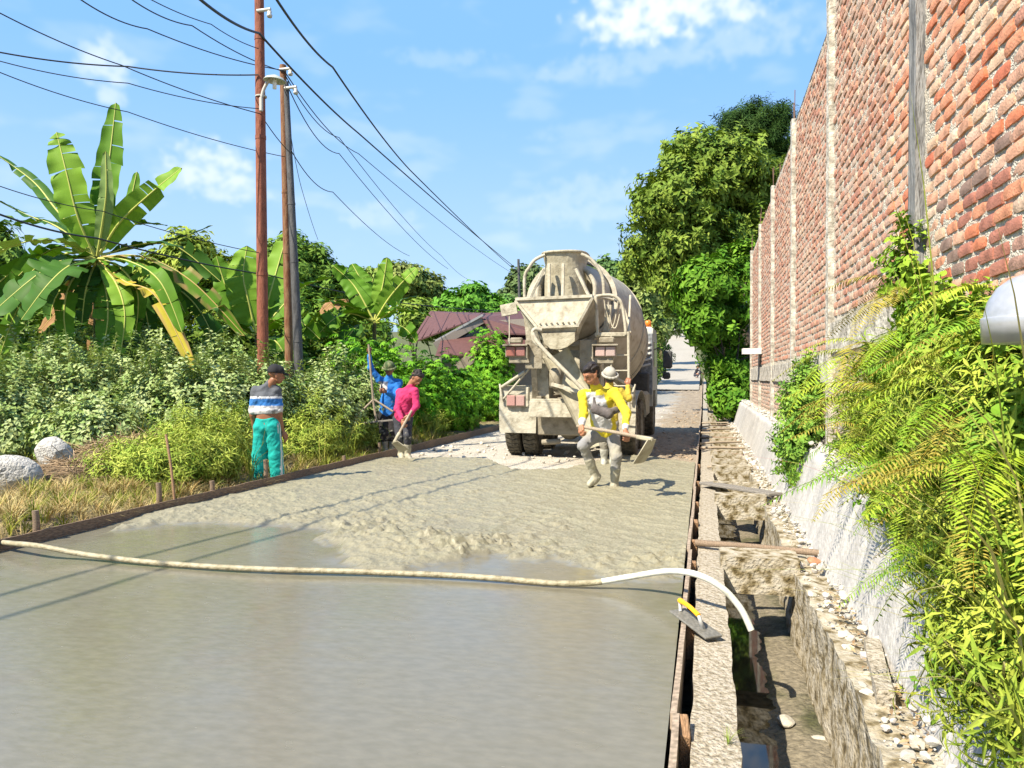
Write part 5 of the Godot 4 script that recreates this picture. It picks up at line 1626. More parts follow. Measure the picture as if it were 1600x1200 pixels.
	make_person("man in pale bucket hat and dark face mask half hidden behind", at, j, {"shirt": func(_p: Vector3) -> Color: return Color(0.55, 0.42, 0.05), "trousers": func(_p: Vector3) -> Color: return Color(0.30, 0.28, 0.23), "leg": 0.8, "boot_height": 0.6, "hem": 0.95, "hat": "hat", "hat_color": func(_p: Vector3) -> Color: return Color(0.42, 0.41, 0.36), "mask": true, "skin": Color(0.26, 0.115, 0.065), "boot": Color(0.40, 0.40, 0.34)})
	# tiny crouching man far up the road
	var cd := 62.0
	at = Vector3(-0.55, rise(cd) - 0.02, -cd)
	var jj := {"head": Vector3(0.10, 0.92, 0.02), "face": Vector3(0.9, -0.5, 0.2), "crown": Vector3(0.4, 1, 0), "shoulder_l": Vector3(0.02, 0.72, -0.16), "shoulder_r": Vector3(0.02, 0.72, 0.16), "elbow_l": Vector3(0.26, 0.56, -0.2), "wrist_l": Vector3(0.42, 0.42, -0.12), "elbow_r": Vector3(0.26, 0.56, 0.2), "wrist_r": Vector3(0.42, 0.42, 0.12),
		"hip_l": Vector3(-0.15, 0.26, -0.09), "hip_r": Vector3(-0.15, 0.26, 0.09), "knee_l": Vector3(0.24, 0.46, -0.15), "ankle_l": Vector3(-0.02, 0.08, -0.12), "toe_l": Vector3(0.14, 0.03, -0.13), "knee_r": Vector3(0.24, 0.46, 0.15), "ankle_r": Vector3(-0.02, 0.08, 0.12), "toe_r": Vector3(0.14, 0.03, 0.13)}
	make_person("tiny crouching man in dark clothes far up the road", at, jj, {"shirt": func(_p: Vector3) -> Color: return Color(0.03, 0.03, 0.045), "trousers": func(_p: Vector3) -> Color: return Color(0.06, 0.06, 0.08), "leg": 0.9, "boots": false, "hem": 0.95, "boot": Color(0.1, 0.1, 0.1)})

func hoe(a: Vector3, b: Vector3, drop: Vector3, len: float, label: String) -> void:
	var o := thing("hoe", label, "hoe", (a + b) * 0.5)
	var h := MB.new()
	var e := (b - a).normalized()
	h.tube(curve([a - e * 0.06 - o.position, a.lerp(b, 0.5) - o.position + Vector3(0, 0.008, 0), b - o.position], 4), [0.019, 0.018, 0.021], 8)
	put(h.mesh(), "handle", wood("pale"), o)
	var m := MB.new()
	var d := drop.normalized()
	var s := e.cross(d).normalized()
	var p := b - o.position
	beam(m, p - e * 0.16, p + e * 0.05, 0.055, 0.05, 0.0, 0.012)
	var blade := []
	for q in [[-0.09, 0.0], [0.09, 0.0], [0.125, 0.55], [0.12, 0.95], [0.075, 1.0], [-0.075, 1.0], [-0.12, 0.95], [-0.125, 0.55]]:
		blade.append(p + s * q[0] + d * (q[1] * len) + e * (0.03 - 0.05 * q[1] * q[1]))
	m.prism(blade, e * 0.012)
	put(m.mesh(), "blade", dusty("cement"), o)

# ---------------------------------------------------------------- leaves and sprigs
func leaf(m: MB, at: Vector3, dir: Vector3, up: Vector3, len: float, w: float, fold := 0.25, droop := 0.25, full := false) -> void:
	var d := dir.normalized()
	var s := d.cross(up).normalized()
	var u := s.cross(d).normalized()
	if full:                                                   # a rounder leaf of more faces
		var mids := []
		for t in [0.0, 0.12, 0.38, 0.7, 1.0]: mids.append(at + d * len * t - u * droop * len * 0.55 * t * t)
		var ws := [0.0, 0.62, 1.0, 0.66, 0.0]
		for k in [-1.0, 1.0]:
			for i in 4:
				var e0: Vector3 = mids[i] + (s * k + u * fold) * w * 0.5 * ws[i]
				var e1: Vector3 = mids[i + 1] + (s * k + u * fold) * w * 0.5 * ws[i + 1]
				if i == 0: m.tri(mids[0], e1 if k > 0 else mids[1], mids[1] if k > 0 else e1)
				elif i == 3: m.tri(mids[3], e0 if k > 0 else mids[4], mids[4] if k > 0 else e0)
				elif k > 0: m.quad(mids[i], e0, e1, mids[i + 1])
				else: m.quad(mids[i], mids[i + 1], e1, e0)
		return
	var mid := at + d * len * 0.45 - u * droop * len * 0.10
	var tip := at + d * len - u * droop * len * 0.55
	for k in [-1.0, 1.0]:
		var e: Vector3 = mid + s * k * w * 0.5 + u * fold * w * 0.5
		if k > 0:
			m.tri(at, e, mid); m.tri(mid, e, tip)
		else:
			m.tri(at, mid, e); m.tri(mid, tip, e)
func sprig(sd: int, n: int, stem: float, llen: float, lw: float, spread := 0.9, droop := 0.3, full := false) -> ArrayMesh:
	var r := RandomNumberGenerator.new()
	r.seed = sd
	var m := MB.new()
	m.col = Color(0.75, 0.7, 0.55)
	m.tube([Vector3.ZERO, Vector3(r.randf_range(-0.1, 0.1) * stem, stem, r.randf_range(-0.1, 0.1) * stem)], [0.006 * (0.4 + stem), 0.003], 3, false)
	for k in n:
		var t := 0.12 + 0.88 * k / n
		var a := k * 2.4 + r.randf_range(-0.4, 0.4)
		var dir := Vector3(cos(a) * spread, 0.35 + r.randf_range(-0.3, 0.4), sin(a) * spread)
		var g := r.randf_range(0.75, 1.15)
		m.col = Color(g * r.randf_range(0.9, 1.1), g, g * r.randf_range(0.8, 1.1))
		leaf(m, Vector3(0, stem * t, 0), dir, Vector3.UP + Vector3(r.randf_range(-0.5, 0.5), 0, r.randf_range(-0.5, 0.5)), llen * r.randf_range(0.7, 1.15), lw * r.randf_range(0.8, 1.1), 0.3, droop + r.randf_range(-0.2, 0.3), full)
	return m.mesh()
func palmate(sd: int) -> ArrayMesh:                            # a spray of hand-shaped leaves
	var r := RandomNumberGenerator.new()
	r.seed = sd
	var m := MB.new()
	for q in 4:
		var a := q * 1.7 + r.randf()
		var hub := Vector3(cos(a) * 0.13, 0.12 + 0.06 * q, sin(a) * 0.13)
		m.col = Color(0.8, 0.75, 0.5)
		m.tube([Vector3(0, 0.04 * q, 0), hub], [0.004, 0.003], 3, false)
		var face := Vector3(cos(a) * 0.5, 1.0, sin(a) * 0.5).normalized()
		for k in 7:
			var f := (k - 3) * 0.72
			var d := Vector3(cos(a + f), -0.25, sin(a + f))
			var g := r.randf_range(0.8, 1.15)
			m.col = Color(g, g, g * 0.9)
			leaf(m, hub, d, face, 0.13 - 0.018 * absf(k - 3), 0.036, 0.2, 0.35)
	return m.mesh()
func tuft(sd: int, n: int, h: float, w: float, lean: float) -> ArrayMesh:    # blades of grass
	var r := RandomNumberGenerator.new()
	r.seed = sd
	var m := MB.new()
	for k in n:
		var a := r.randf() * TAU
		var o := Vector3(cos(a), 0, sin(a))
		var root := o * r.randf_range(0, 0.05)
		var hh := h * r.randf_range(0.5, 1.15)
		var l := lean * r.randf_range(0.3, 1.3)
		var g := r.randf_range(0.75, 1.2)
		m.col = Color(g * r.randf_range(0.9, 1.15), g, g * 0.9)
		blade(m, root, o, hh, l, w * r.randf_range(0.7, 1.2))
	return m.mesh()
func blade(m: MB, root: Vector3, o: Vector3, hh: float, l: float, w: float) -> void:
	var side := o.cross(Vector3.UP).normalized()
	var prev := root
	for s in 4:
		var t := (s + 1) / 4.0
		var p := root + Vector3.UP * hh * (t - 0.35 * l * t * t) + o * hh * l * t * t
		var w0 := w * (1.0 - pow(s / 4.0, 2.0))
		var w1 := w * (1.0 - pow(t, 2.0))
		if s < 3: m.quad(prev - side * w0 * 0.5, p - side * w1 * 0.5, p + side * w1 * 0.5, prev + side * w0 * 0.5)
		else: m.tri(prev - side * w0 * 0.5, p, prev + side * w0 * 0.5)
		prev = p
func frond(sd: int, pairs: int, len: float, leaflet: float, arch: float, w := 0.012) -> ArrayMesh:
	var r := RandomNumberGenerator.new()
	r.seed = sd
	var m := MB.new()
	var pts := []
	for k in 15:
		var t := k / 14.0
		pts.append(Vector3(0.03 * sin(t * 3.0 + sd), len * (t - arch * 0.42 * t * t), len * arch * 0.85 * t * t))
	m.col = Color(0.9, 0.7, 0.4)
	m.tube(pts, [0.0035, 0.003, 0.003, 0.0025, 0.002, 0.002, 0.002, 0.0015], 4, false)
	for k in pairs:
		var t := 0.14 + 0.86 * k / pairs
		var i := mini(int(t * 14), 13)
		var p: Vector3 = (pts[i] as Vector3).lerp(pts[i + 1], t * 14 - i)
		var tan: Vector3 = (pts[i + 1] - pts[i]).normalized()
		var up := tan.cross(Vector3.RIGHT).normalized()
		var l := leaflet * (0.55 + 0.45 * sin(PI * minf(t * 1.15, 1.0))) * r.randf_range(0.85, 1.1)
		if t > 0.85: l *= (1.0 - t) / 0.15 * 0.7 + 0.3
		for s in [-1.0, 1.0]:
			var g := r.randf_range(0.8, 1.15)
			m.col = Color(g * 1.02, g, g * 0.85)
			leaf(m, p, Vector3.RIGHT * s + tan * 0.45 + up * r.randf_range(-0.2, 0.15), up, l, w, 0.2, 0.5)
	return m.mesh()
var shapes := {}
func make_shapes() -> void:
	shapes.pale = sprig(1, 14, 0.34, 0.085, 0.05, 0.9, 0.5)
	shapes.broad = sprig(2, 9, 0.34, 0.19, 0.085, 0.9, 0.7, true)
	shapes.tree = sprig(3, 11, 0.42, 0.22, 0.085, 1.0, 0.9)
	shapes.far = sprig(4, 8, 0.55, 0.42, 0.22, 1.0, 0.6)
	shapes.lance = sprig(5, 16, 0.42, 0.16, 0.028, 0.8, 0.8)
	shapes.small = sprig(6, 14, 0.16, 0.05, 0.026, 0.9, 0.4)
	shapes.vine = sprig(7, 8, 0.16, 0.066, 0.042, 1.0, 0.6, true)
	shapes.feather = sprig(8, 22, 0.55, 0.20, 0.035, 1.0, 0.6)
	shapes.palmate = palmate(9)
	shapes.grass = tuft(10, 14, 0.24, 0.009, 0.9)
	shapes.straw = tuft(11, 16, 0.22, 0.007, 1.5)
	shapes.long_grass = tuft(12, 9, 0.85, 0.016, 0.9)

func crown(parent: Node, called: String, blobs: Array, n: int, shape: Mesh, mat: Material, size: Vector2, c0: Color, c1: Color, lift := 0.5, hollow := 0.75, gaps := -0.2, gap_scale := 0.8) -> MultiMeshInstance3D:
	var mm := MultiMesh.new()
	mm.transform_format = MultiMesh.TRANSFORM_3D
	mm.use_colors = true
	mm.mesh = shape
	var weight := []
	var sum := 0.0
	for b in blobs:
		sum += pow(b[1].x * b[1].y * b[1].z, 0.7)
		weight.append(sum)
	var xf := []
	var cc := []
	var made := 0
	var tries := 0
	while made < n and tries < n * 3:
		tries += 1
		var pick := rng.randf() * sum
		var k := 0
		while weight[k] < pick: k += 1
		var dir := Vector3(rng.randfn(), rng.randfn(), rng.randfn()).normalized()
		var r := 1.0 - hollow * pow(rng.randf(), 1.7)
		r *= 1.0 + 0.42 * noise_a.get_noise_3dv(dir * 4.2 + blobs[k][0] * 3.0)
		var p: Vector3 = blobs[k][0] + dir * blobs[k][1] * r
		if noise_a.get_noise_3dv(p * gap_scale * 3.0 + Vector3(9, 4, 2)) < gaps: continue
		var y := (dir + Vector3.UP * lift + Vector3(rng.randfn(), rng.randfn(), rng.randfn()) * 0.45).normalized()
		var b := aim(y, rng.randf() * TAU) * rng.randf_range(size.x, size.y)
		var c := c0.lerp(c1, rng.randf())
		xf.append(Transform3D(b, p)); cc.append(c)
		made += 1
	mm.instance_count = made
	for i in made:
		mm.set_instance_transform(i, xf[i])
		mm.set_instance_color(i, cc[i])
	var o := MultiMeshInstance3D.new()
	o.multimesh = mm
	o.material_override = mat
	o.name = called
	o.set_meta("kind", "stuff")
	parent.add_child(o, true)
	return o
func bark() -> StandardMaterial3D:
	return M("bark", lin(0.15, 0.115, 0.08), 0.95, grain(141, 0.02, 0.5), 2.0, height_tex(142, 0.03, 5), 2.0)
func tree(called: String, label: String, at: Vector3, blobs: Array, n: int, shape: Mesh, size: Vector2, c0: Color, c1: Color, group := "", gaps := -0.2, trunk_r := 0.16) -> Node3D:
	var o := thing(called, label, "tree", at, group)
	var m := MB.new()
	var big: Vector3 = blobs[0][0] - at
	var fork := Vector3(big.x * 0.3, big.y * 0.45, big.z * 0.3)
	m.tube(curve([Vector3(0, -0.3, 0), fork * 0.5 + Vector3(trunk_r, 0, 0), fork], 4), [trunk_r * 1.25, trunk_r * 1.1, trunk_r * 0.9], 10)
	for b in blobs:
		var e: Vector3 = b[0] - at
		m.tube(curve([fork * 0.85, fork.lerp(e, 0.5) + Vector3(0, -0.1, 0.1), e], 4), [trunk_r * 0.6, trunk_r * 0.45, trunk_r * 0.32, trunk_r * 0.2, trunk_r * 0.15, trunk_r * 0.1], 6)
		for k in 3:
			var q: Vector3 = Vector3(rng.randfn(), absf(rng.randfn()) * 0.6, rng.randfn()).normalized() * b[1] * 0.8
			m.tube([e * 0.9 + fork * 0.1, e + q], [trunk_r * 0.16, trunk_r * 0.05], 5)
	put(m.mesh(), "trunk", bark(), o)
	var local := blobs.map(func(b): return [b[0] - at, b[1]])
	crown(o, "crown", local, n, shape, leafy("tree leaves"), size, c0, c1, 0.35, 0.7, gaps, 0.35)
	return o
func blob(x: float, y: float, rx: float, ry: float, z: float, dz := 0.0) -> Array:
	var s := z / FOCAL
	return [at_depth(x, y, z + dz), Vector3(rx * s, ry * s, rx * s * 0.8)]
func stand(x: float, z: float) -> Vector3:                    # the ground under picture column x at depth z
	var p := at_depth(x, 590, z)
	return Vector3(p.x, ground_h(p.x, -p.z), p.z)
func bush(called: String, label: String, x: float, z: float, top: float, half: float, shape: Mesh, n: int, size: Vector2, c0: Color, c1: Color, group: String, lift := 0.6, gaps := -0.35, category := "bush", mat: Material = null) -> Node3D:
	var at := stand(x, z)
	var h := at_depth(x, top, z).y - at.y
	var w := half * z / FOCAL
	var o := thing(called, label, category, at, group)
	var m := MB.new()
	for k in 9:
		var a := k * 0.7 + rng.randf()
		var e := Vector3(cos(a) * w * mixv(0.2, 0.8), h * mixv(0.6, 0.95), sin(a) * w * mixv(0.2, 0.8))
		m.tube(curve([Vector3(cos(a), 0, sin(a)) * w * 0.2 + Vector3(0, -0.1, 0), e * Vector3(0.5, 0.5, 0.5), e], 3), [0.014, 0.010, 0.008, 0.005], 5)
	put(m.mesh(), "stems", M("stems", lin(0.16, 0.14, 0.06), 0.9), o)
	crown(o, "foliage", [[Vector3(0, h * 0.50, 0), Vector3(w, h * 0.5, w * 0.9)], [Vector3(w * 0.35, h * 0.36, 0.1), Vector3(w * 0.7, h * 0.38, w * 0.7)], [Vector3(-w * 0.35, h * 0.32, 0.15), Vector3(w * 0.7, h * 0.34, w * 0.7)]], n, shape, leafy("bush leaves") if mat == null else mat, size, c0, c1, lift, 0.8, gaps)
	return o

# ---------------------------------------------------------------- banana plants
func banana_leaf(parent: Node, pts: Array, width: float, tone: Color, tears: int, sd: int, dry := false, gutter := 0.35) -> void:
	var r := RandomNumberGenerator.new()
	r.seed = sd
	var line := curve(pts, 12)
	var n := line.size()
	var m := MB.new()
	var rib := MB.new()
	rib.col = Color(0.42, 0.44, 0.10) if not dry else Color(0.45, 0.32, 0.10)
	var radii := []
	for k in n: radii.append(lerpf(0.028, 0.006, float(k) / n))
	rib.tube(line, radii, 6)
	var start := int(n * 0.12)
	for side in [-1.0, 1.0]:
		var cuts := [start]
		for k in tears: cuts.append(r.randi_range(start + 3, n - 4))
		cuts.append(n - 1)
		cuts.sort()
		for c in cuts.size() - 1:
			var k0: int = cuts[c]
			var k1: int = cuts[c + 1]
			if k1 - k0 < 2: continue
			var sag := r.randf_range(-0.12, 0.10) if tears < 4 else r.randf_range(-0.35, 0.2)
			var pts2 := PackedVector3Array()
			var cols := PackedColorArray()
			var g := r.randf_range(0.92, 1.06)
			for h in range(k0, k1 + 1):
				var hh := float(h)
				if h == k1 and k1 < n - 1: hh -= 0.22 * r.randf() + 0.04       # the tear
				var i0 := int(hh)
				var p0: Vector3 = (line[i0] as Vector3).lerp(line[mini(i0 + 1, n - 1)], hh - i0)
				var t := clampf((hh - start) / (n - 1 - start), 0.0, 1.0)
				var tan: Vector3 = (line[mini(h + 1, n - 1)] - line[maxi(h - 1, 0)]).normalized()
				var out := tan.cross(Vector3.UP)
				if out.length() < 0.35: out = tan.cross(cam_f)
				out = out.normalized()
				if absf(tan.y) > 0.55: out = out.lerp(cam_r * signf(out.dot(cam_r) + 0.001), 0.8).normalized()
				out = (out - tan * out.dot(tan)).normalized()
				var up := out.cross(tan).normalized()
				var w := width * 0.5 * pow(sin(PI * clampf(0.05 + t * 0.95, 0, 1)), 0.42) * (1.0 - 0.2 * t)
				var wave := 0.035 * width * sin(h * 1.3 + sd * 2.0)
				for q in 5:
					var a := q / 4.0
					var sl := gutter * w * 0.75 * a * (1.0 - 0.55 * a) + sag * w * a * a + wave * a * a
					pts2.append(p0 + out * side * w * a + up * sl - tan * w * 0.12 * a * a)
					var cc := Color(tone.r * g, tone.g * g, tone.b * g)
					if dry and a > 0.6: cc = cc.lerp(Color(0.36, 0.22, 0.11), clampf(0.5 + 1.2 * noise_b.get_noise_2d(h * 1.7 + sd * 13.0, side * 5.0 + q), 0, 1))
					elif h % 2: cc = Color(cc.r * 0.94, cc.g * 0.94, cc.b * 0.94)
					cols.append(cc)
			m.grid(5, k1 - k0 + 1, pts2, cols)
	var o := put(m.mesh(), "leaf", leafy("banana leaf", 0.52, 0.55), parent)
	put(rib.mesh(), "midrib", tinted(M("midrib", Color.WHITE, 0.6)), o)
func banana(label: String, foot: Vector3, heart: Vector3, leaves: Array, z: float, stem := 0.14) -> void:
	var o := thing("banana_plant", label, "banana plant", foot, "banana plants on the left bank")
	var m := MB.new()
	var up := heart - foot
	for q in [[0.0, 1.0], [0.28, 0.62], [-0.25, 0.55]]:
		var b := Vector3(q[0], -0.2, q[0] * 0.6)
		m.col = Color(0.20, 0.17, 0.07)
		m.tube(curve([b, b * 0.6 + up * 0.5 * q[1], up * q[1] + b * 0.3], 4), [stem * q[1] * 1.2, stem * q[1], stem * q[1] * 0.8, stem * 0.45], 10)
	put(m.mesh(), "stem", tinted(M("banana stem", Color.WHITE, 0.7, grain(151, 0.02, 0.6), 3.0)), o)
	for k in leaves.size():
		var q: Array = leaves[k]
		var pts := []
		for p in q[0]: pts.append(at_depth(p[0], p[1], z + p[2]) - foot)
		var tones := {"g": Color(0.10, 0.22, 0.022), "b": Color(0.17, 0.31, 0.035), "d": Color(0.055, 0.135, 0.025), "y": Color(0.50, 0.42, 0.05), "p": Color(0.20, 0.30, 0.10), "br": Color(0.30, 0.17, 0.08)}
		banana_leaf(o, pts, q[1] * 1.0 * z / FOCAL, tones[q[2]], int(q[3] * 1.7) + (2 if k > 6 else 0), k * 7 + int(z * 10), q[2] == "y" or q[2] == "br" or (q.size() > 4), 0.35)
func make_bananas() -> void:
	var z := 15.0
	banana("large banana plant with one yellow hanging leaf, far left", stand(150, z), at_depth(152, 405, z), [
		[[[152, 400, 0], [160, 320, 0.1], [172, 240, 0.2], [181, 160, 0.3]], 46, "g", 3], [[[148, 400, 0], [122, 340, -0.3], [104, 270, -0.4], [88, 206, -0.3]], 62, "b", 3],
		[[[156, 398, 0], [185, 350, -0.2], [232, 305, -0.4], [284, 262, -0.4]], 42, "b", 2], [[[152, 400, 0], [160, 350, -0.3], [166, 300, -0.5], [165, 236, -0.6]], 26, "p", 1],
		[[[156, 395, 0.2], [186, 350, 0.5], [203, 315, 0.7], [214, 268, 0.8]], 28, "g", 1], [[[148, 396, 0], [90, 330, 0.4], [50, 282, 0.8], [-20, 232, 1.0]], 26, "d", 3],
		[[[148, 398, 0], [90, 355, 0.2], [40, 335, 0.3], [-20, 305, 0.3]], 34, "d", 8], [[[146, 400, 0], [95, 378, -0.4], [40, 378, -0.8], [-40, 410, -1.0]], 54, "p", 4],
		[[[146, 402, 0], [95, 408, -0.7], [45, 440, -1.2], [-30, 505, -1.4]], 66, "d", 3], [[[148, 404, 0], [110, 415, -0.9], [75, 445, -1.4], [33, 500, -1.5]], 62, "d", 2],
		[[[150, 408, 0], [138, 440, -0.5], [132, 465, -0.6], [128, 505, -0.6]], 42, "d", 2], [[[152, 410, 0], [166, 455, -0.5], [168, 505, -0.7], [157, 562, -0.7]], 46, "g", 2],
		[[[156, 408, 0], [195, 440, -0.6], [245, 465, -0.9], [305, 582, -1.1]], 30, "y", 4], [[[158, 402, 0], [225, 402, -0.2], [300, 440, -0.3], [382, 525, -0.3]], 40, "g", 5, 1],
		[[[158, 400, 0], [215, 382, 0.4], [275, 385, 0.6], [345, 440, 0.7]], 52, "d", 4], [[[158, 398, 0.3], [220, 385, 0.8], [280, 372, 1.2], [332, 352, 1.4]], 34, "d", 3],
		[[[148, 408, 0.2], [90, 440, 0.4], [40, 480, 0.5], [-20, 560, 0.6]], 44, "g", 4], [[[150, 400, 0.3], [120, 385, 0.5], [70, 395, 0.9], [10, 450, 1.0]], 50, "g", 4],
		[[[152, 410, 0.2], [120, 450, 0.3], [95, 480, 0.3], [60, 520, 0.3]], 34, "br", 5], [[[150, 405, 0], [190, 430, 0.3], [225, 480, 0.4], [235, 540, 0.4]], 46, "d", 3],
		[[[152, 400, 0.2], [140, 380, 0.3], [125, 370, 0.5], [100, 375, 0.7]], 30, "b", 1],
		[[[152, 402, 0.2], [175, 370, 0.6], [215, 350, 0.9], [262, 352, 1.0]], 34, "g", 5], [[[148, 402, 0.1], [110, 395, 0.3], [60, 415, 0.5], [15, 470, 0.6]], 40, "g", 6], [[[154, 404, -0.1], [190, 420, -0.4], [215, 460, -0.5], [212, 520, -0.5]], 36, "g", 5],
		[[[148, 404, 0.1], [120, 425, 0.3], [85, 470, 0.4], [75, 540, 0.4]], 38, "d", 5], [[[154, 404, 0.3], [205, 405, 0.7], [255, 430, 0.8], [290, 490, 0.9]], 36, "g", 6], [[[150, 402, 0.4], [115, 360, 0.8], [70, 345, 1.0], [20, 352, 1.1]], 34, "g", 6],
		[[[152, 408, -0.2], [180, 440, -0.6], [195, 490, -0.8], [188, 555, -0.8]], 34, "b", 3], [[[150, 408, -0.2], [112, 440, -0.7], [100, 490, -0.9], [108, 550, -0.9]], 36, "g", 3], [[[154, 404, -0.2], [200, 408, -0.7], [250, 440, -1.0], [285, 520, -1.1]], 34, "g", 3],
		[[[148, 406, -0.2], [80, 430, -0.8], [30, 480, -1.1], [0, 555, -1.1]], 42, "b", 4], [[[154, 402, 0.4], [220, 415, 1.0], [300, 470, 1.2], [340, 540, 1.2]], 36, "d", 4], [[[150, 404, 0.5], [60, 405, 1.1], [0, 440, 1.4], [-50, 500, 1.5]], 46, "d", 5], [[[152, 408, 0.2], [165, 450, 0.3], [150, 500, 0.4], [140, 560, 0.4]], 30, "br", 5]], z, 0.15)
	z = 17.0
	banana("banana plant with broad upright leaves behind the rusty pole", stand(400, z), at_depth(402, 520, z), [
		[[[400, 520, 0], [388, 470, -0.1], [380, 430, -0.1], [386, 384, 0]], 70, "b", 2], [[[404, 520, 0], [420, 465, 0.2], [433, 420, 0.4], [450, 360, 0.6]], 52, "b", 2],
		[[[404, 522, 0], [440, 480, 0.1], [470, 450, 0.2], [520, 432, 0.2]], 44, "g", 3], [[[398, 522, 0], [365, 480, 0.2], [350, 440, 0.3], [338, 400, 0.3]], 44, "g", 2],
		[[[404, 524, 0], [430, 500, -0.4], [465, 500, -0.6], [500, 530, -0.6]], 44, "g", 3], [[[398, 526, 0], [370, 510, -0.4], [345, 515, -0.6], [320, 545, -0.6]], 44, "g", 3],
		[[[402, 526, 0], [425, 530, -0.5], [440, 545, -0.6], [450, 575, -0.6]], 46, "g", 2], [[[400, 524, 0], [360, 490, 0.5], [320, 480, 0.6], [280, 500, 0.6]], 44, "d", 4]], z, 0.12)
	z = 19.0
	banana("banana plant in front of the maroon roof, left of house", stand(585, z), at_depth(585, 500, z), [
		[[[585, 500, 0], [595, 460, 0], [600, 435, 0], [605, 402, 0]], 34, "b", 2], [[[587, 500, 0], [605, 470, -0.1], [625, 445, -0.2], [652, 418, -0.2]], 36, "b", 3],
		[[[583, 500, 0], [565, 465, 0], [548, 440, 0.1], [520, 415, 0.1]], 40, "g", 3], [[[583, 502, 0], [550, 480, -0.3], [515, 470, -0.5], [475, 470, -0.5]], 40, "g", 4],
		[[[588, 502, 0], [615, 485, -0.3], [640, 485, -0.4], [675, 495, -0.4]], 34, "g", 3], [[[583, 502, 0], [548, 490, -0.5], [520, 500, -0.7], [495, 525, -0.7]], 44, "g", 3],
		[[[587, 502, 0], [600, 490, 0.3], [625, 470, 0.6], [655, 462, 0.6]], 30, "d", 3], [[[584, 500, 0.2], [570, 450, 0.4], [560, 430, 0.5], [550, 412, 0.6]], 34, "g", 2],
		[[[585, 504, 0], [560, 510, -0.5], [545, 525, -0.6], [530, 555, -0.6]], 40, "d", 2], [[[588, 504, 0], [612, 505, -0.5], [635, 515, -0.6], [650, 535, -0.6]], 34, "g", 3], [[[585, 504, 0], [540, 480, 0.3], [525, 470, 0.4], [500, 490, 0.4]], 26, "br", 5]], z, 0.11)
	z = 70.0
	banana("small distant banana plant on the verge beside the far road", stand(1032, z), at_depth(1032, 522, z), [
		[[[1032, 522, 0], [1034, 514, 0], [1038, 508, 0], [1046, 512, 0]], 9, "b", 2], [[[1032, 522, 0], [1028, 512, 0], [1024, 508, 0], [1016, 512, 0]], 9, "b", 2],
		[[[1032, 522, 0], [1034, 508, 0], [1036, 500, 0], [1040, 496, 0]], 8, "g", 2], [[[1032, 522, 0], [1028, 508, 0], [1027, 500, 0], [1024, 496, 0]], 8, "g", 2]], z, 0.14)

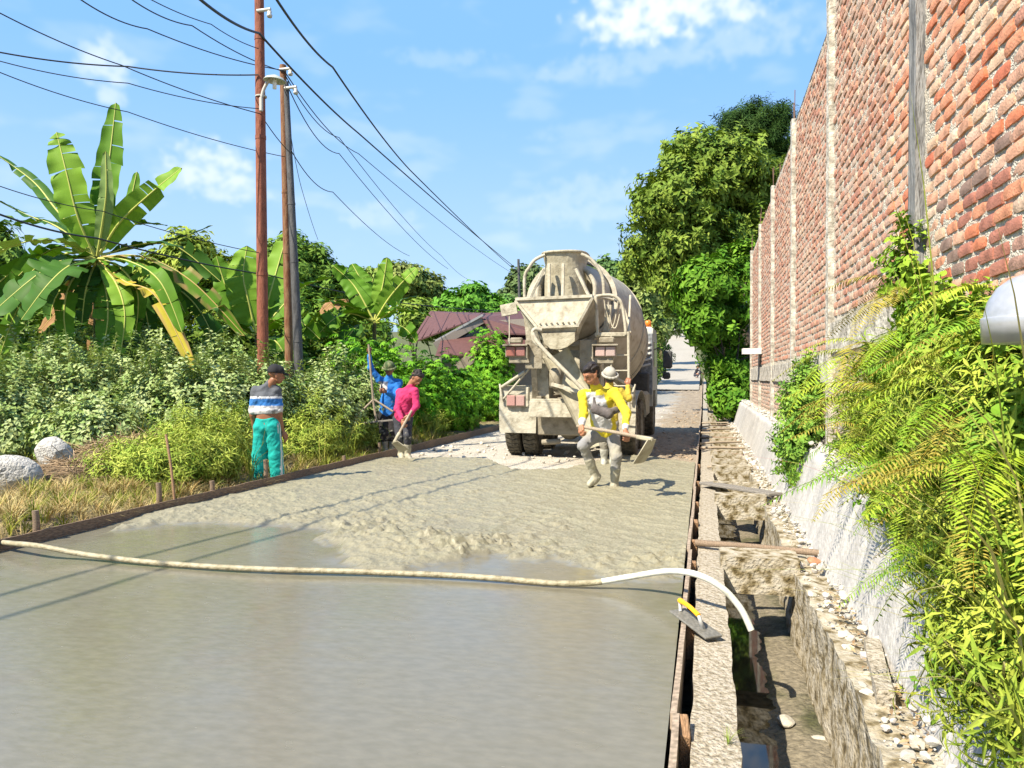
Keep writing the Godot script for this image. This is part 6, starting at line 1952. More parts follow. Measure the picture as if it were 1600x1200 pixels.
func make_trees() -> void:
	# the big trees right of the road, beyond the wall's end
	var z := 27.0
	tree("roadside_tree", "tall olive-green tree leaning over the road beyond the wall", stand(1165, z), [blob(1115, 285, 82, 62, z), blob(1060, 310, 60, 58, z, -0.8), blob(1030, 370, 50, 55, z, 0.5), blob(1160, 300, 60, 80, z, 0.6), blob(1095, 385, 70, 70, z, -0.5), blob(1165, 410, 60, 80, z), blob(1010, 410, 34, 40, z, 1.0), blob(1050, 445, 40, 36, z), blob(1195, 265, 36, 36, z, 1.0), blob(1080, 238, 42, 26, z, 0.3)], 5200, shapes.broad, Vector2(0.9, 1.5), Color(0.10, 0.18, 0.025), Color(0.27, 0.37, 0.06), "trees right of the road", -0.16, 0.22)
	z = 23.5
	tree("roadside_tree", "bright green leafy tree filling the gap at wall end", stand(1150, z), [blob(1135, 475, 58, 58, z), blob(1108, 455, 40, 40, z, -0.5), blob(1155, 560, 42, 66, z), blob(1130, 550, 30, 38, z, -0.6), blob(1150, 615, 30, 34, z, -0.5), blob(1100, 505, 22, 26, z, -0.6), blob(1165, 440, 45, 50, z, 0.4)], 4600, shapes.broad, Vector2(0.8, 1.3), Color(0.07, 0.19, 0.015), Color(0.17, 0.33, 0.03), "trees right of the road", -0.2, 0.14)
	z = 40.0
	tree("feathery_tree", "dark feathery tree crown showing above the wall's trees", stand(1200, z), [blob(1180, 220, 40, 48, z), blob(1222, 215, 24, 40, z), blob(1150, 200, 26, 26, z), blob(1210, 290, 50, 50, z)], 2200, shapes.feather, Vector2(1.0, 1.6), Color(0.022, 0.06, 0.012), Color(0.05, 0.10, 0.02), "trees right of the road", -0.1, 0.2)
	# trees behind the left bank and far behind the truck
	var far := [
		[465, 34, [[462, 410, 52, 52], [500, 430, 40, 42], [440, 400, 32, 40]], "dense round tree behind the two dark poles", Color(0.07, 0.14, 0.02), Color(0.12, 0.20, 0.035), 1500],
		[290, 27, [[285, 410, 48, 55], [255, 440, 40, 60], [325, 430, 40, 45], [350, 455, 40, 60]], "yellow-green tree right behind the large banana plant", Color(0.12, 0.18, 0.02), Color(0.24, 0.29, 0.05), 1800],
		[570, 46, [[565, 435, 42, 28], [535, 445, 30, 30], [590, 425, 25, 22]], "pale green treetop left of the two behind the banana", Color(0.10, 0.17, 0.03), Color(0.20, 0.25, 0.06), 1100],
		[650, 50, [[640, 430, 36, 32], [668, 440, 26, 30], [615, 420, 26, 24]], "olive treetop with gaps above the maroon roof's left end", Color(0.09, 0.13, 0.03), Color(0.17, 0.20, 0.06), 1100],
		[735, 46, [[735, 462, 44, 30], [708, 472, 32, 24], [765, 475, 32, 24]], "compact dome-shaped green tree above the maroon roof", Color(0.05, 0.14, 0.015), Color(0.09, 0.21, 0.025), 1500],
		[815, 75, [[815, 430, 20, 28], [830, 415, 16, 14], [800, 455, 20, 20]], "dark distant tree touching the truck's left rail", Color(0.05, 0.085, 0.03), Color(0.09, 0.13, 0.05), 800],
		[785, 60, [[785, 465, 22, 18], [805, 475, 22, 18]], "small bright tree between dome tree and truck", Color(0.06, 0.14, 0.03), Color(0.11, 0.20, 0.05), 700],
		[950, 70, [[945, 412, 28, 22], [975, 425, 26, 30], [920, 420, 20, 24]], "dark tree showing over the truck's drum", Color(0.045, 0.09, 0.03), Color(0.08, 0.14, 0.04), 1000],
		[1000, 50, [[1000, 440, 34, 45], [1010, 490, 28, 36], [985, 480, 30, 40]], "hazy yellow-green tree right of the drum", Color(0.10, 0.15, 0.04), Color(0.20, 0.24, 0.08), 1400],
		[1035, 85, [[1035, 480, 26, 34], [1050, 450, 24, 34], [1018, 495, 20, 28]], "tree overhanging the left of the far road", Color(0.07, 0.12, 0.03), Color(0.13, 0.18, 0.05), 1000],
		[1085, 150, [[1085, 470, 24, 30], [1110, 465, 30, 36], [1062, 478, 14, 18]], "distant tree at the top of the road", Color(0.07, 0.11, 0.04), Color(0.12, 0.17, 0.06), 800],
		[880, 90, [[880, 440, 34, 24], [850, 445, 24, 24]], "far tree mostly hidden by the truck's hopper", Color(0.06, 0.10, 0.03), Color(0.10, 0.15, 0.05), 700],
		[40, 24, [[30, 430, 60, 60], [80, 460, 50, 50], [-20, 400, 50, 60]], "dark leafy tree behind the banana at the left edge", Color(0.05, 0.10, 0.015), Color(0.10, 0.17, 0.03), 1500],
		[200, 25, [[190, 470, 50, 45], [230, 480, 40, 40]], "low bushy tree behind the yellow banana leaf", Color(0.06, 0.11, 0.015), Color(0.12, 0.18, 0.03), 1000],
		[510, 30, [[510, 490, 55, 32], [470, 480, 40, 36], [560, 500, 40, 28]], "low tree between the poles and the middle banana", Color(0.06, 0.13, 0.015), Color(0.12, 0.20, 0.03), 1300],
		[680, 38, [[690, 490, 30, 18], [660, 480, 30, 22]], "low tree against the left end of maroon roof", Color(0.09, 0.16, 0.02), Color(0.18, 0.25, 0.05), 700]]
	for q in far:
		var zz: float = q[1]
		var blobs: Array = q[2].map(func(b): return blob(b[0], b[1] + 20.0, b[2] * 0.92, b[3] * 0.88, zz))
		tree("background_tree", q[3], stand(q[0], zz), blobs, q[6], shapes.far if zz > 40 else shapes.tree, (Vector2(1.0, 1.7) if zz > 60 else (Vector2(0.7, 1.2) if zz > 40 else Vector2(1.0, 1.7))), q[4] * 1.6, q[5] * 1.55, "trees behind the left bank", -0.2, 0.14)

func make_bank() -> void:
	var pale0 := Color(0.20, 0.31, 0.08)
	var pale1 := Color(0.44, 0.52, 0.25)
	var g := "pale shrubs on the left bank"
	var rows := [[20, 12.6, 566, 70, "at the left edge under the big banana"], [105, 12.8, 552, 70, "above the upright pale stone"], [185, 13.0, 548, 70, "under the tip of the big banana's stem"], [262, 12.8, 560, 64, "behind the straw heap"], [330, 12.6, 566, 60, "under the yellow leaf's tip"], [392, 12.8, 560, 50, "at the foot of the rusty pole"], [60, 14.6, 528, 90, "in the back row at far left"], [170, 14.8, 520, 80, "in the back row before the banana stem"], [260, 14.8, 540, 80, "in the back row right of the yellow leaf"], [352, 14.6, 548, 70, "in the back row left of the rusty pole"], [-40, 12.0, 570, 80, "cut off by the left edge"], [440, 13.4, 590, 44, "just right of the black cap"], [496, 13.6, 596, 46, "between the poles and the blue shirt"], [30, 11.9, 630, 60, "low behind the upright stone"], [150, 11.6, 650, 60, "low in front, left of the straw heap"], [540, 14.8, 560, 50, "behind the wooden leveller"]]
	for q in rows:
		bush("pale_shrub", "pale green small-leaved shrub " + q[4], q[0], q[1], q[2], q[3], shapes.pale, 620, Vector2(0.8, 1.35), pale0, pale1, g, 0.9)
	var w0 := Color(0.17, 0.28, 0.03)
	var w1 := Color(0.46, 0.52, 0.10)
	var weeds := [[215, 9.6, 705, 60, "left of the leaning rod"], [270, 9.3, 700, 50, "around the leaning rod"], [318, 9.7, 690, 46, "left of the turquoise trousers"], [300, 10.6, 650, 60, "right of the straw heap"], [365, 11.2, 640, 46, "touching the turquoise trousers"], [478, 12.5, 668, 44, "right of the turquoise trousers"], [505, 13.4, 650, 56, "between the turquoise trousers and leveller"], [535, 15.0, 650, 40, "below the leveller's blade"], [470, 13.0, 620, 60, "behind the hand of the capped man"], [575, 15.2, 640, 34, "behind the blue man's legs"], [662, 17.8, 645, 36, "right of the pink shirt"], [712, 20.4, 648, 34, "left of the truck's tyres"], [760, 23.4, 640, 30, "behind the truck's mud flap"], [545, 14.3, 672, 40, "along the boards right of the turquoise trousers"]]
	for q in weeds:
		bush("weed_clump", "yellow-green lance-leaved weeds " + q[4], q[0], q[1], q[2], q[3], shapes.lance, 420, Vector2(0.35, 0.75), w0, w1, "weeds along the left boards", 1.1, -0.4, "weeds")
	var c0 := Color(0.08, 0.26, 0.015)
	var c1 := Color(0.22, 0.45, 0.035)
	var cassava := [[585, 16.6, 556, 52, "behind the blue shirt"], [655, 18.2, 572, 46, "behind the pink shirt"], [700, 20.6, 566, 44, "below the maroon roof"], [768, 24.6, 520, 26, "tallest, against the truck's red lamp"], [742, 23.4, 592, 44, "left of the mud flap"], [800, 27.5, 560, 30, "half behind the truck"], [615, 18.6, 550, 40, "below the middle banana"], [815, 29.0, 535, 26, "beyond the truck's left side"], [690, 19.6, 622, 38, "low and bright, right of pink shirt"], [540, 17.0, 548, 44, "left of the raised leveller handle"]]
	for q in cassava:
		bush("cassava_bush", "bright green hand-leaved bush " + q[4], q[0], q[1], q[2], q[3], shapes.palmate, 560, Vector2(0.8, 1.5), c0, c1, "bright bushes behind the workers", 0.9, -0.35)
	var dark := [[10, 17.5, 500, 80, "behind the shrubs at the far left"], [110, 18.0, 490, 80, "behind the big banana's stem"], [215, 18.0, 480, 80, "behind the yellow banana leaf"], [310, 19.0, 470, 80, "left of the rusty pole"], [395, 20.0, 480, 70, "behind the rusty pole"], [470, 19.0, 500, 70, "behind the two dark poles"], [545, 21.0, 490, 70, "behind the middle banana"]]
	for q in dark:
		bush("dark_bush", "dark broad-leaved bush " + q[4], q[0], q[1], q[2], q[3], shapes.broad, 420, Vector2(1.0, 1.7), Color(0.06, 0.14, 0.015), Color(0.17, 0.27, 0.04), "dark bushes behind the shrubs", 0.6)
	var verge := [[990, 44, 520, 40, "right of the drum by the far road"], [1010, 55, 528, 26, "at the far road's left verge"], [1030, 75, 520, 20, "high on the far road's left verge"], [960, 34, 540, 50, "behind the drum's lower right"]]
	for q in verge:
		bush("verge_bush", "green bush " + q[4], q[0], q[1], q[2], q[3], shapes.far, 300, Vector2(0.4, 0.8), Color(0.08, 0.15, 0.02), Color(0.16, 0.24, 0.04), "bushes along the far verge", 0.8)
	# grass and straw nobody could count
	var xf := []
	var cc := []
	var xs := []
	var cs := []
	for k in 5200:
		var x := mixv(-14.0, -5.50) if k % 3 else mixv(-7.4, -5.50)
		var d := mixv(3.5, 17.0)
		var h := ground_h(x, d)
		var t := Transform3D(Basis(Vector3.UP, mixv(0, TAU)).scaled(Vector3.ONE * mixv(0.5, 1.2)), Vector3(x, h - 0.01, -d))
		var dryness := smoothstep(-0.2, 0.3, noise_a.get_noise_2d(x * 1.4 + 200, d * 1.4)) * (1.0 - smoothstep(8.5, 12.0, d))
		if rng.randf() < 0.45 + 0.6 * dryness:
			xs.append(t); cs.append(Color(0.36, 0.28, 0.12).lerp(Color(0.55, 0.45, 0.22), rng.randf()))
		else:
			xf.append(t); cc.append(Color(0.13, 0.18, 0.02).lerp(Color(0.30, 0.34, 0.06), rng.randf()))
	for k in 900:
		var d := mixv(25.0, 110.0)
		var x := -5.7 - absf(rng.randfn()) * 2.0 + bend(d)
		xf.append(Transform3D(Basis(Vector3.UP, mixv(0, TAU)).scaled(Vector3.ONE * mixv(1.0, 2.2)), Vector3(x, ground_h(-5.7, d), -d)))
		cc.append(Color(0.16, 0.22, 0.03).lerp(Color(0.30, 0.34, 0.07), rng.randf()))
	var tx := []
	var tc := []
	for k in 420:
		var q := at_depth(mixv(180, 780), 590, mixv(9.6, 17.0))
		if q.x > -5.6: continue
		tx.append(Transform3D(Basis(Vector3.UP, mixv(0, TAU)).scaled(Vector3.ONE * mixv(0.5, 1.0)), Vector3(q.x, ground_h(q.x, -q.z), q.z)))
		tc.append(Color(0.22, 0.32, 0.04).lerp(Color(0.50, 0.50, 0.14), rng.randf()))
	for o in scatter("tall_grass", [shapes.long_grass], tx, tc, leafy("tall grass", 0.6)): tag(o, "tall thin grass blades among the weeds behind the boards", "tall grass", "", "stuff")
	for o in scatter("grass", [shapes.grass], xf, cc, leafy("grass", 0.6)): tag(o, "short green grass over the left bank and far verge", "grass", "", "stuff")
	for o in scatter("dry_grass", [shapes.straw], xs, cs, leafy("straw", 0.8, 0.2)): tag(o, "dry straw-coloured cut grass on the left bank", "dry grass", "", "stuff")
	heap("straw_heap", "flattened brown heap of cut stalks before the shrubs", stand(225, 10.9) + Vector3(0, 0.12, 0), Vector3(1.1, 0.30, 0.6), Color(0.31, 0.225, 0.13), 520)
	heap("straw_heap", "brown heap of dead stalks beside the near stone", stand(125, 9.6) + Vector3(0.1, 0.08, 0), Vector3(0.75, 0.30, 0.5), Color(0.28, 0.20, 0.12), 380)
	# two pale boulders
	var rock := M("boulder", lin(0.56, 0.545, 0.52), 0.9, ramp_tex(161, 0.02, 512, [Color(0.6, 0.6, 0.6), Color(0.9, 0.9, 0.89), Color(1, 1, 1)], 6), 1.5, height_tex(162, 0.04, 6), 1.5)
	var r1 := thing("boulder", "rounded white boulder cut off by the left edge", "boulder", stand(14, 9.0), "boulders on the left bank")
	var b1 := put(stone_mesh(11, Vector3(0.72, 0.46, 0.5), 7), "stone", rock, r1)
	b1.position = Vector3(0, 0.17, 0); b1.rotation = Vector3(0.2, 0.6, -0.1)
	var r2 := thing("boulder", "upright angular grey boulder behind the rounded one", "boulder", stand(84, 10.3), "boulders on the left bank")
	var b2 := put(stone_mesh(23, Vector3(0.5, 0.5, 0.4), 9), "stone", rock, r2)
	b2.position = Vector3(0, 0.2, 0); b2.rotation = Vector3(0.1, 0.3, 0.25)
	var rag := thing("blue_scrap", "crumpled blue plastic scrap beside the upright boulder", "plastic scrap", stand(120, 10.2))
	var rm := MB.new()
	var pts := PackedVector3Array()
	for j in 8:
		for i in 10: pts.append(Vector3(i * 0.04 - 0.2, 0.05 + 0.06 * noise_b.get_noise_2d(i * 7.0, j * 9.0) + 0.02 * rng.randf(), -j * 0.03))
	rm.grid(10, 8, pts)
	put(rm.mesh(), "sheet", M("blue plastic", lin(0.03, 0.14, 0.26), 0.5), rag)
func heap(called: String, label: String, at: Vector3, size: Vector3, c: Color, n: int) -> void:
	var o := thing(called, label, "heap", at, "heaps of cut stalks")
	var m := MB.new()
	var pts := PackedVector3Array()
	for j in 15:
		for i in 15:
			var x := i / 7.0 - 1.0
			var zz := 1.0 - j / 7.0
			var h := maxf(0.0, 1.0 - x * x - zz * zz)
			pts.append(Vector3(x * size.x, sqrt(h) * size.y * 0.8 - 0.05 + 0.03 * noise_b.get_noise_2d(i * 8.0, j * 8.0), zz * size.z))
	m.grid(15, 15, pts)
	put(m.mesh(), "mound", M("mound " + called, lin(c.r * 0.7, c.g * 0.7, c.b * 0.7), 0.95, grain(171, 0.05, 0.5), 3.0), o)
	var st := MB.new()
	for k in n:
		var a := rng.randf() * TAU
		var rr := sqrt(rng.randf())
		var p := Vector3(cos(a) * rr * size.x, 0, sin(a) * rr * size.z)
		p.y = sqrt(maxf(0.0, 1.0 - rr * rr)) * size.y * 0.85
		var d := Vector3(rng.randfn(), rng.randfn() * 0.25, rng.randfn() * 0.6).normalized() * mixv(0.1, 0.3)
		var g := mixv(0.7, 1.8)
		st.col = Color(c.r * g, c.g * g, c.b * g)
		st.tube([p - d, p + Vector3(0, 0.01, 0), p + d], [0.004, 0.005, 0.002], 3, false)
	var e := put(st.mesh(), "stalks", tinted(M("stalks", Color.WHITE, 0.9)), o)
	e.set_meta("kind", "stuff")

# ---------------------------------------------------------------- plants hanging on the right
func make_right_plants() -> void:
	var fronds := []
	for k in 4: fronds.append(frond(40 + k, 34, 0.80, 0.15, 0.85 + 0.12 * k, 0.0115))
	var yellowish := [Color(0.27, 0.38, 0.035), Color(0.20, 0.34, 0.03), Color(0.34, 0.41, 0.05), Color(0.14, 0.28, 0.03), Color(0.32, 0.28, 0.06)]
	var fm := []
	for k in yellowish.size():
		var m := leafy("fern %d" % k, 0.5, 0.5)
		var c: Color = yellowish[k]
		m.albedo_color = lin(c.r, c.g, c.b)
		fm.append(m)
	# x, y in the picture of each clump's root, distance from the wall line, fronds, words
	var clumps := [[1372, 690, 1.06, 9, 0.8, "left edge of the mass, overhanging the grey slope"], [1420, 640, 1.08, 9, 0.8, "middle of the mass below the dark column"], [1480, 600, 1.1, 9, 0.75, "upper middle of the mass, under the brick"], [1545, 640, 1.0, 9, 0.7, "right of the mass, below the silver dome"], [1450, 760, 1.02, 9, 0.75, "centre of the mass above the slope"], [1530, 760, 0.98, 9, 0.7, "lower right of the mass, at knee height"], [1585, 720, 0.95, 8, 0.7, "at the right picture edge, at knee height"], [1365, 560, 1.12, 7, 0.85, "upper left, arching over the plaster band"], [1418, 470, 1.14, 6, 0.75, "reddish, climbing the foot of the dark column"], [1570, 860, 0.95, 8, 0.65, "low at the right picture edge"], [1490, 880, 0.98, 7, 0.6, "low in the middle, trailing on the slope"], [1590, 500, 1.05, 6, 0.55, "behind the silver dome against the brick"], [1450, 540, 1.12, 7, 0.7, "just right of the dark column's foot"], [1400, 730, 1.03, 8, 0.7, "lower left, leaning towards the drain"], [1350, 630, 1.1, 7, 0.7, "leftmost, spreading flat above the slope"], [1560, 560, 1.05, 8, 0.6, "just left of the silver dome"]]
	for q in clumps:
		var at := at_x(q[0], q[1], q[2])
		var o := thing("fern", "yellow-green fern clump, " + q[5], "fern", at, "ferns on the ledge below the brick wall")
		for k in q[3]:
			var e := put(fronds[k % 4], "frond", fm[rng.randi() % 5] if not q[5].begins_with("reddish") else fm[4], o)
			var a := mixv(-1.3, 1.3) + PI * 0.5                     # fan out away from the wall
			var out := Vector3(-sin(a) * mixv(0.5, 1.0), 0, cos(a) * 1.1)
			var y := (Vector3.UP * mixv(0.25, 1.0) + out * mixv(0.6, 1.1)).normalized()
			var zz := (out + Vector3.DOWN * 0.4)
			zz = (zz - y * zz.dot(y)).normalized()
			e.transform = Transform3D(Basis(y.cross(zz), y, zz) * Basis.from_scale(Vector3.ONE * q[4] * mixv(0.65, 1.1)), Vector3(mixv(-0.05, 0.05), mixv(-0.08, 0.08), mixv(-0.12, 0.12)))
	# leafy creepers
	var v0 := Color(0.10, 0.23, 0.02)
	var v1 := Color(0.30, 0.45, 0.05)
	var vines := [[[[1440, 600, 1.1, 0.28, 0.30], [1400, 640, 1.08, 0.25, 0.25]], 620, "under the dark column"], [[[1500, 680, 1.05, 0.22, 0.34], [1450, 700, 1.04, 0.22, 0.25]], 700, "in the middle of the right-hand growth"], [[[1570, 640, 1.0, 0.2, 0.3], [1590, 760, 0.98, 0.2, 0.3]], 700, "below the silver dome"], [[[1530, 820, 0.98, 0.16, 0.22], [1590, 880, 0.95, 0.16, 0.25], [1590, 1000, 0.93, 0.13, 0.2]], 520, "low along the right picture edge"], [[[1460, 510, 1.13, 0.22, 0.22], [1510, 540, 1.1, 0.2, 0.2]], 420, "against the lowest bricks"], [[[1425, 420, 1.15, 0.12, 0.3]], 160, "climbing the dark column"], [[[1405, 780, 1.0, 0.2, 0.16], [1470, 830, 0.98, 0.18, 0.14]], 300, "trailing down the near slope"]]
	for q in vines:
		var c0 := at_x(q[0][0][0], q[0][0][1], q[0][0][2])
		var o := thing("creeper", "green oval-leaved creeper " + q[2], "creeper", c0, "creepers on the right")
		var st := MB.new()
		var blobs := []
		for b in q[0]:
			var p := at_x(b[0], b[1], b[2]) - c0
			blobs.append([p, Vector3(0.10, b[4], b[3])])
			for k in 7:
				var e := p + Vector3(mixv(-0.08, 0.02), mixv(-1, 1) * b[4], mixv(-1, 1) * b[3])
				st.tube(curve([p + Vector3(0.1, -0.05, 0), (p + e) * 0.5 + Vector3(0, 0.06, 0), e], 3), [0.004, 0.003, 0.002], 4)
		put(st.mesh(), "stems", M("stems", lin(0.16, 0.14, 0.06), 0.9), o)
		crown(o, "leaves", blobs, q[1], shapes.vine, leafy("bush leaves"), Vector2(0.45, 0.85), v0, v1, 0.5, 0.9, -0.6)
	# bushy yellow-green weeds filling the gaps and spilling down the slope
	var wm := [[[[1390, 610, 1.08, 0.3, 0.22], [1360, 680, 1.05, 0.22, 0.2]], 260, "at the left edge of the right-hand growth"], [[[1440, 690, 1.04, 0.26, 0.26]], 280, "in the centre of the right-hand growth"], [[[1500, 610, 1.06, 0.24, 0.28]], 260, "below the lowest bricks"], [[[1500, 770, 1.0, 0.22, 0.2], [1450, 790, 1.0, 0.2, 0.14]], 300, "spilling over the top of the near slope"], [[[1570, 700, 0.97, 0.18, 0.28]], 240, "below the silver dome"], [[[1560, 860, 0.94, 0.2, 0.2], [1590, 960, 0.9, 0.14, 0.18]], 300, "spilling low at the right picture edge"], [[[1590, 1080, 0.87, 0.12, 0.16], [1560, 1010, 0.88, 0.12, 0.12]], 220, "filling the bottom right corner"]]
	for q in wm:
		var c0 := at_x(q[0][0][0], q[0][0][1], q[0][0][2])
		var o := thing("weed_mass", "bushy yellow-green narrow-leaved weeds " + q[2], "weeds", c0, "weeds hanging on the right")
		var st := MB.new()
		var blobs := []
		for b in q[0]:
			var p := at_x(b[0], b[1], b[2]) - c0
			blobs.append([p, Vector3(0.12, b[4], b[3])])
			for k in 8: st.tube(curve([p + Vector3(0.1, -0.1, 0), p + Vector3(mixv(-0.1, 0), 0, mixv(-0.5, 0.5) * b[3]), p + Vector3(mixv(-0.2, 0), mixv(-0.8, 1.0) * b[4], mixv(-1, 1) * b[3])], 3), [0.004, 0.003, 0.002], 4)
		put(st.mesh(), "stems", M("stems", lin(0.16, 0.14, 0.06), 0.9), o)
		crown(o, "leaves", blobs, q[1], shapes.lance, leafy("bush leaves"), Vector2(0.28, 0.55), Color(0.14, 0.25, 0.025), Color(0.40, 0.46, 0.07), 0.3, 0.95, -0.6)
	# sparse runners with a few leaves over the slope and the drain wall
	for q in [[[[1345, 640], [1330, 700], [1290, 730], [1235, 765]], 1.0, "runner creeping left over the grey slope"], [[[1380, 700], [1340, 760], [1290, 745], [1262, 800]], 0.99, "runner hanging lower over the grey slope"], [[[1430, 780], [1420, 860], [1400, 930], [1395, 985]], 0.95, "runner dangling straight down the near slope"], [[[1480, 960], [1420, 1090], [1370, 1110], [1325, 1090]], 0.84, "runner reaching over the drain wall"], [[[1500, 900], [1470, 1000], [1450, 1090], [1400, 1170]], 0.86, "runner at the lower right corner"]]:
		var pts: Array = q[0].map(func(p): return at_x(p[0], p[1], q[1]))
		var o := thing("creeper_runner", "thin green " + q[2], "creeper", pts[0], "runners on the right slope")
		var st := MB.new()
		var line := curve(pts.map(func(p): return p - pts[0]), 8)
		st.col = Color(0.20, 0.22, 0.06)
		st.tube(line, [0.0035, 0.003], 4)
		for k in line.size():
			for s in [-1.0, 1.0]:
				if rng.randf() < 0.25: continue
				var gg := mixv(0.8, 1.2)
				st.col = Color(0.13 * gg, 0.27 * gg, 0.03)
				leaf(st, line[k], Vector3(-0.5 + 0.3 * rng.randfn(), 0.3 * rng.randfn(), s), Vector3(-1, 0.7, 0), mixv(0.04, 0.085), mixv(0.02, 0.035), 0.2, 0.5)
		put(st.mesh(), "stem", leafy("runner"), o)
	# long grass blades arching into the picture
	var blades := [[1570, 930, 0.88, 14, 1.2, "arching across the slope above the drain"], [1595, 1080, 0.85, 14, 1.0, "in the lower right corner"], [1540, 960, 0.86, 10, 1.0, "leaning left, with a red-tipped blade"], [1500, 850, 0.9, 10, 1.0, "in the middle of the right-hand growth"], [1598, 840, 0.88, 10, 1.2, "at the right picture edge"], [1440, 700, 1.05, 8, 0.8, "below the dark column"], [1470, 760, 1.0, 5, 1.9, "with one tall stem rising across the brick"], [1585, 1180, 0.84, 18, 0.8, "at the very bottom right corner"], [1530, 1080, 0.85, 16, 0.75, "spilling over the foot of the near slope"], [1560, 1010, 0.87, 18, 0.85, "hanging below the weeds at the right edge"], [1500, 920, 0.9, 14, 0.8, "hanging left of the creepers on the near slope"], [1440, 850, 0.95, 12, 0.7, "thin, on the slope above the dead leaves"]]
	for q in blades:
		var at := at_x(q[0], q[1], q[2])
		var o := thing("grass_clump", "long-bladed grass " + q[5], "grass", at, "grass clumps on the right")
		for k in q[3]:
			var b := MB.new()
			var g := mixv(0.8, 1.2)
			b.col = Color(0.26 * g, 0.31 * g, 0.06) if k % 4 else Color(0.44 * g, 0.40 * g, 0.16)
			if k == 1 and q[5].contains("red"): b.col = Color(0.35, 0.06, 0.06)
			var a := mixv(-1.2, 1.2) + PI
			if q[4] > 1.5: blade(b, Vector3.ZERO, Vector3(cos(a), 0, sin(a)), q[4] * mixv(0.6, 1.0), mixv(0.05, 0.3), 0.010)
			else: blade(b, Vector3(0, mixv(-0.05, 0.05), mixv(-0.1, 0.1)), Vector3(cos(a), 0, sin(a) * 1.3).normalized(), q[4] * mixv(0.5, 0.95), mixv(0.5, 1.3), mixv(0.006, 0.013))
			put(b.mesh(), "blade", leafy("blade", 0.5), o)
	# the small bush halfway along the ledge
	var c := at_x(1262, 655, 1.08)
	var o := thing("ledge_bush", "small fine-leaved bush on the ledge halfway along the wall", "bush", Vector3(1.08, 0.72, c.z))
	var st := MB.new()
	for k in 10:
		st.tube(curve([Vector3(0.02, 0, 0), Vector3(mixv(-0.15, 0), mixv(0.1, 0.3), mixv(-0.4, 0.4)), Vector3(mixv(-0.3, 0), mixv(-0.2, 0.8), mixv(-0.7, 0.7))], 3), [0.008, 0.006, 0.003], 5)
	put(st.mesh(), "stems", M("stems", lin(0.16, 0.14, 0.06), 0.9), o)
	crown(o, "foliage", [[Vector3(-0.08, 0.15, 0), Vector3(0.14, 0.30, 0.6)], [Vector3(-0.13, -0.12, 0.1), Vector3(0.11, 0.26, 0.5)], [Vector3(-0.04, 0.5, 0.05), Vector3(0.09, 0.28, 0.28)]], 620, shapes.small, leafy("bush leaves"), Vector2(0.8, 1.5), Color(0.10, 0.24, 0.035), Color(0.27, 0.42, 0.07), 0.7, 0.9, -0.15)
	# tufts on the kerb
	var kt := at_ground(1165, 1165)
	var kg := thing("kerb_grass", "small tuft of grass on the drain kerb at the bottom", "grass", Vector3(0.09, -0.01, kt.z))
	var e := put(shapes.grass, "blades", leafy("kerb tuft"), kg)
	(e.material_override as StandardMaterial3D).albedo_color = lin(0.22, 0.30, 0.06)
	e.scale = Vector3.ONE * 0.35

# ---------------------------------------------------------------- poles, lamp, wires, house, hose, tools
func util_pole(label: String, x0: float, y0: float, x1: float, y1: float, z: float, r0: float, r1: float, mat: Material, tall := 0.0) -> Dictionary:
	var foot := stand(x0, z)
	var a := at_depth(x0, y0, z)
	var top := at_depth(x1, y1, z)
	var dir := (top - a).normalized()
	foot = Vector3(a.x, 0, a.z) - dir * (a.y - foot.y) * Vector3(1, 0, 1)
	foot.y = ground_h(foot.x, -foot.z)
	var o := thing("utility_pole", label, "utility pole", foot, "poles on the left bank")
	var m := MB.new()
	var end := top + dir * tall - foot
	m.tube([Vector3(0, -0.4, 0), end * 0.35, end * 0.7, end], [r0, lerpf(r0, r1, 0.35), lerpf(r0, r1, 0.7), r1], 16)
	for t in [0.28, 0.5, 0.66]: m.tube([end * t, end * (t + 0.006)], [lerpf(r0, r1, t) + 0.006], 16)
	put(m.mesh(), "shaft", mat, o)
	return {"node": o, "foot": foot, "top": end + foot, "dir": dir}
func wire(called: String, label: String, pts: Array, r: float, sag: float) -> void:
	var o := thing(called, label, "cable", pts[0], "overhead cables")
	var line := []
	for k in pts.size() - 1:
		var a: Vector3 = pts[k]
		var b: Vector3 = pts[k + 1]
		for j in 12:
			var t := j / 12.0
			line.append(a.lerp(b, t) - pts[0] - Vector3(0, 4.0 * sag * t * (1.0 - t), 0))
	line.append(pts[-1] - pts[0])
	var m := MB.new()
	m.tube(line, [r], 5)
	put(m.mesh(), "strand", M("cable", lin(0.012, 0.013, 0.015), 0.6), o)
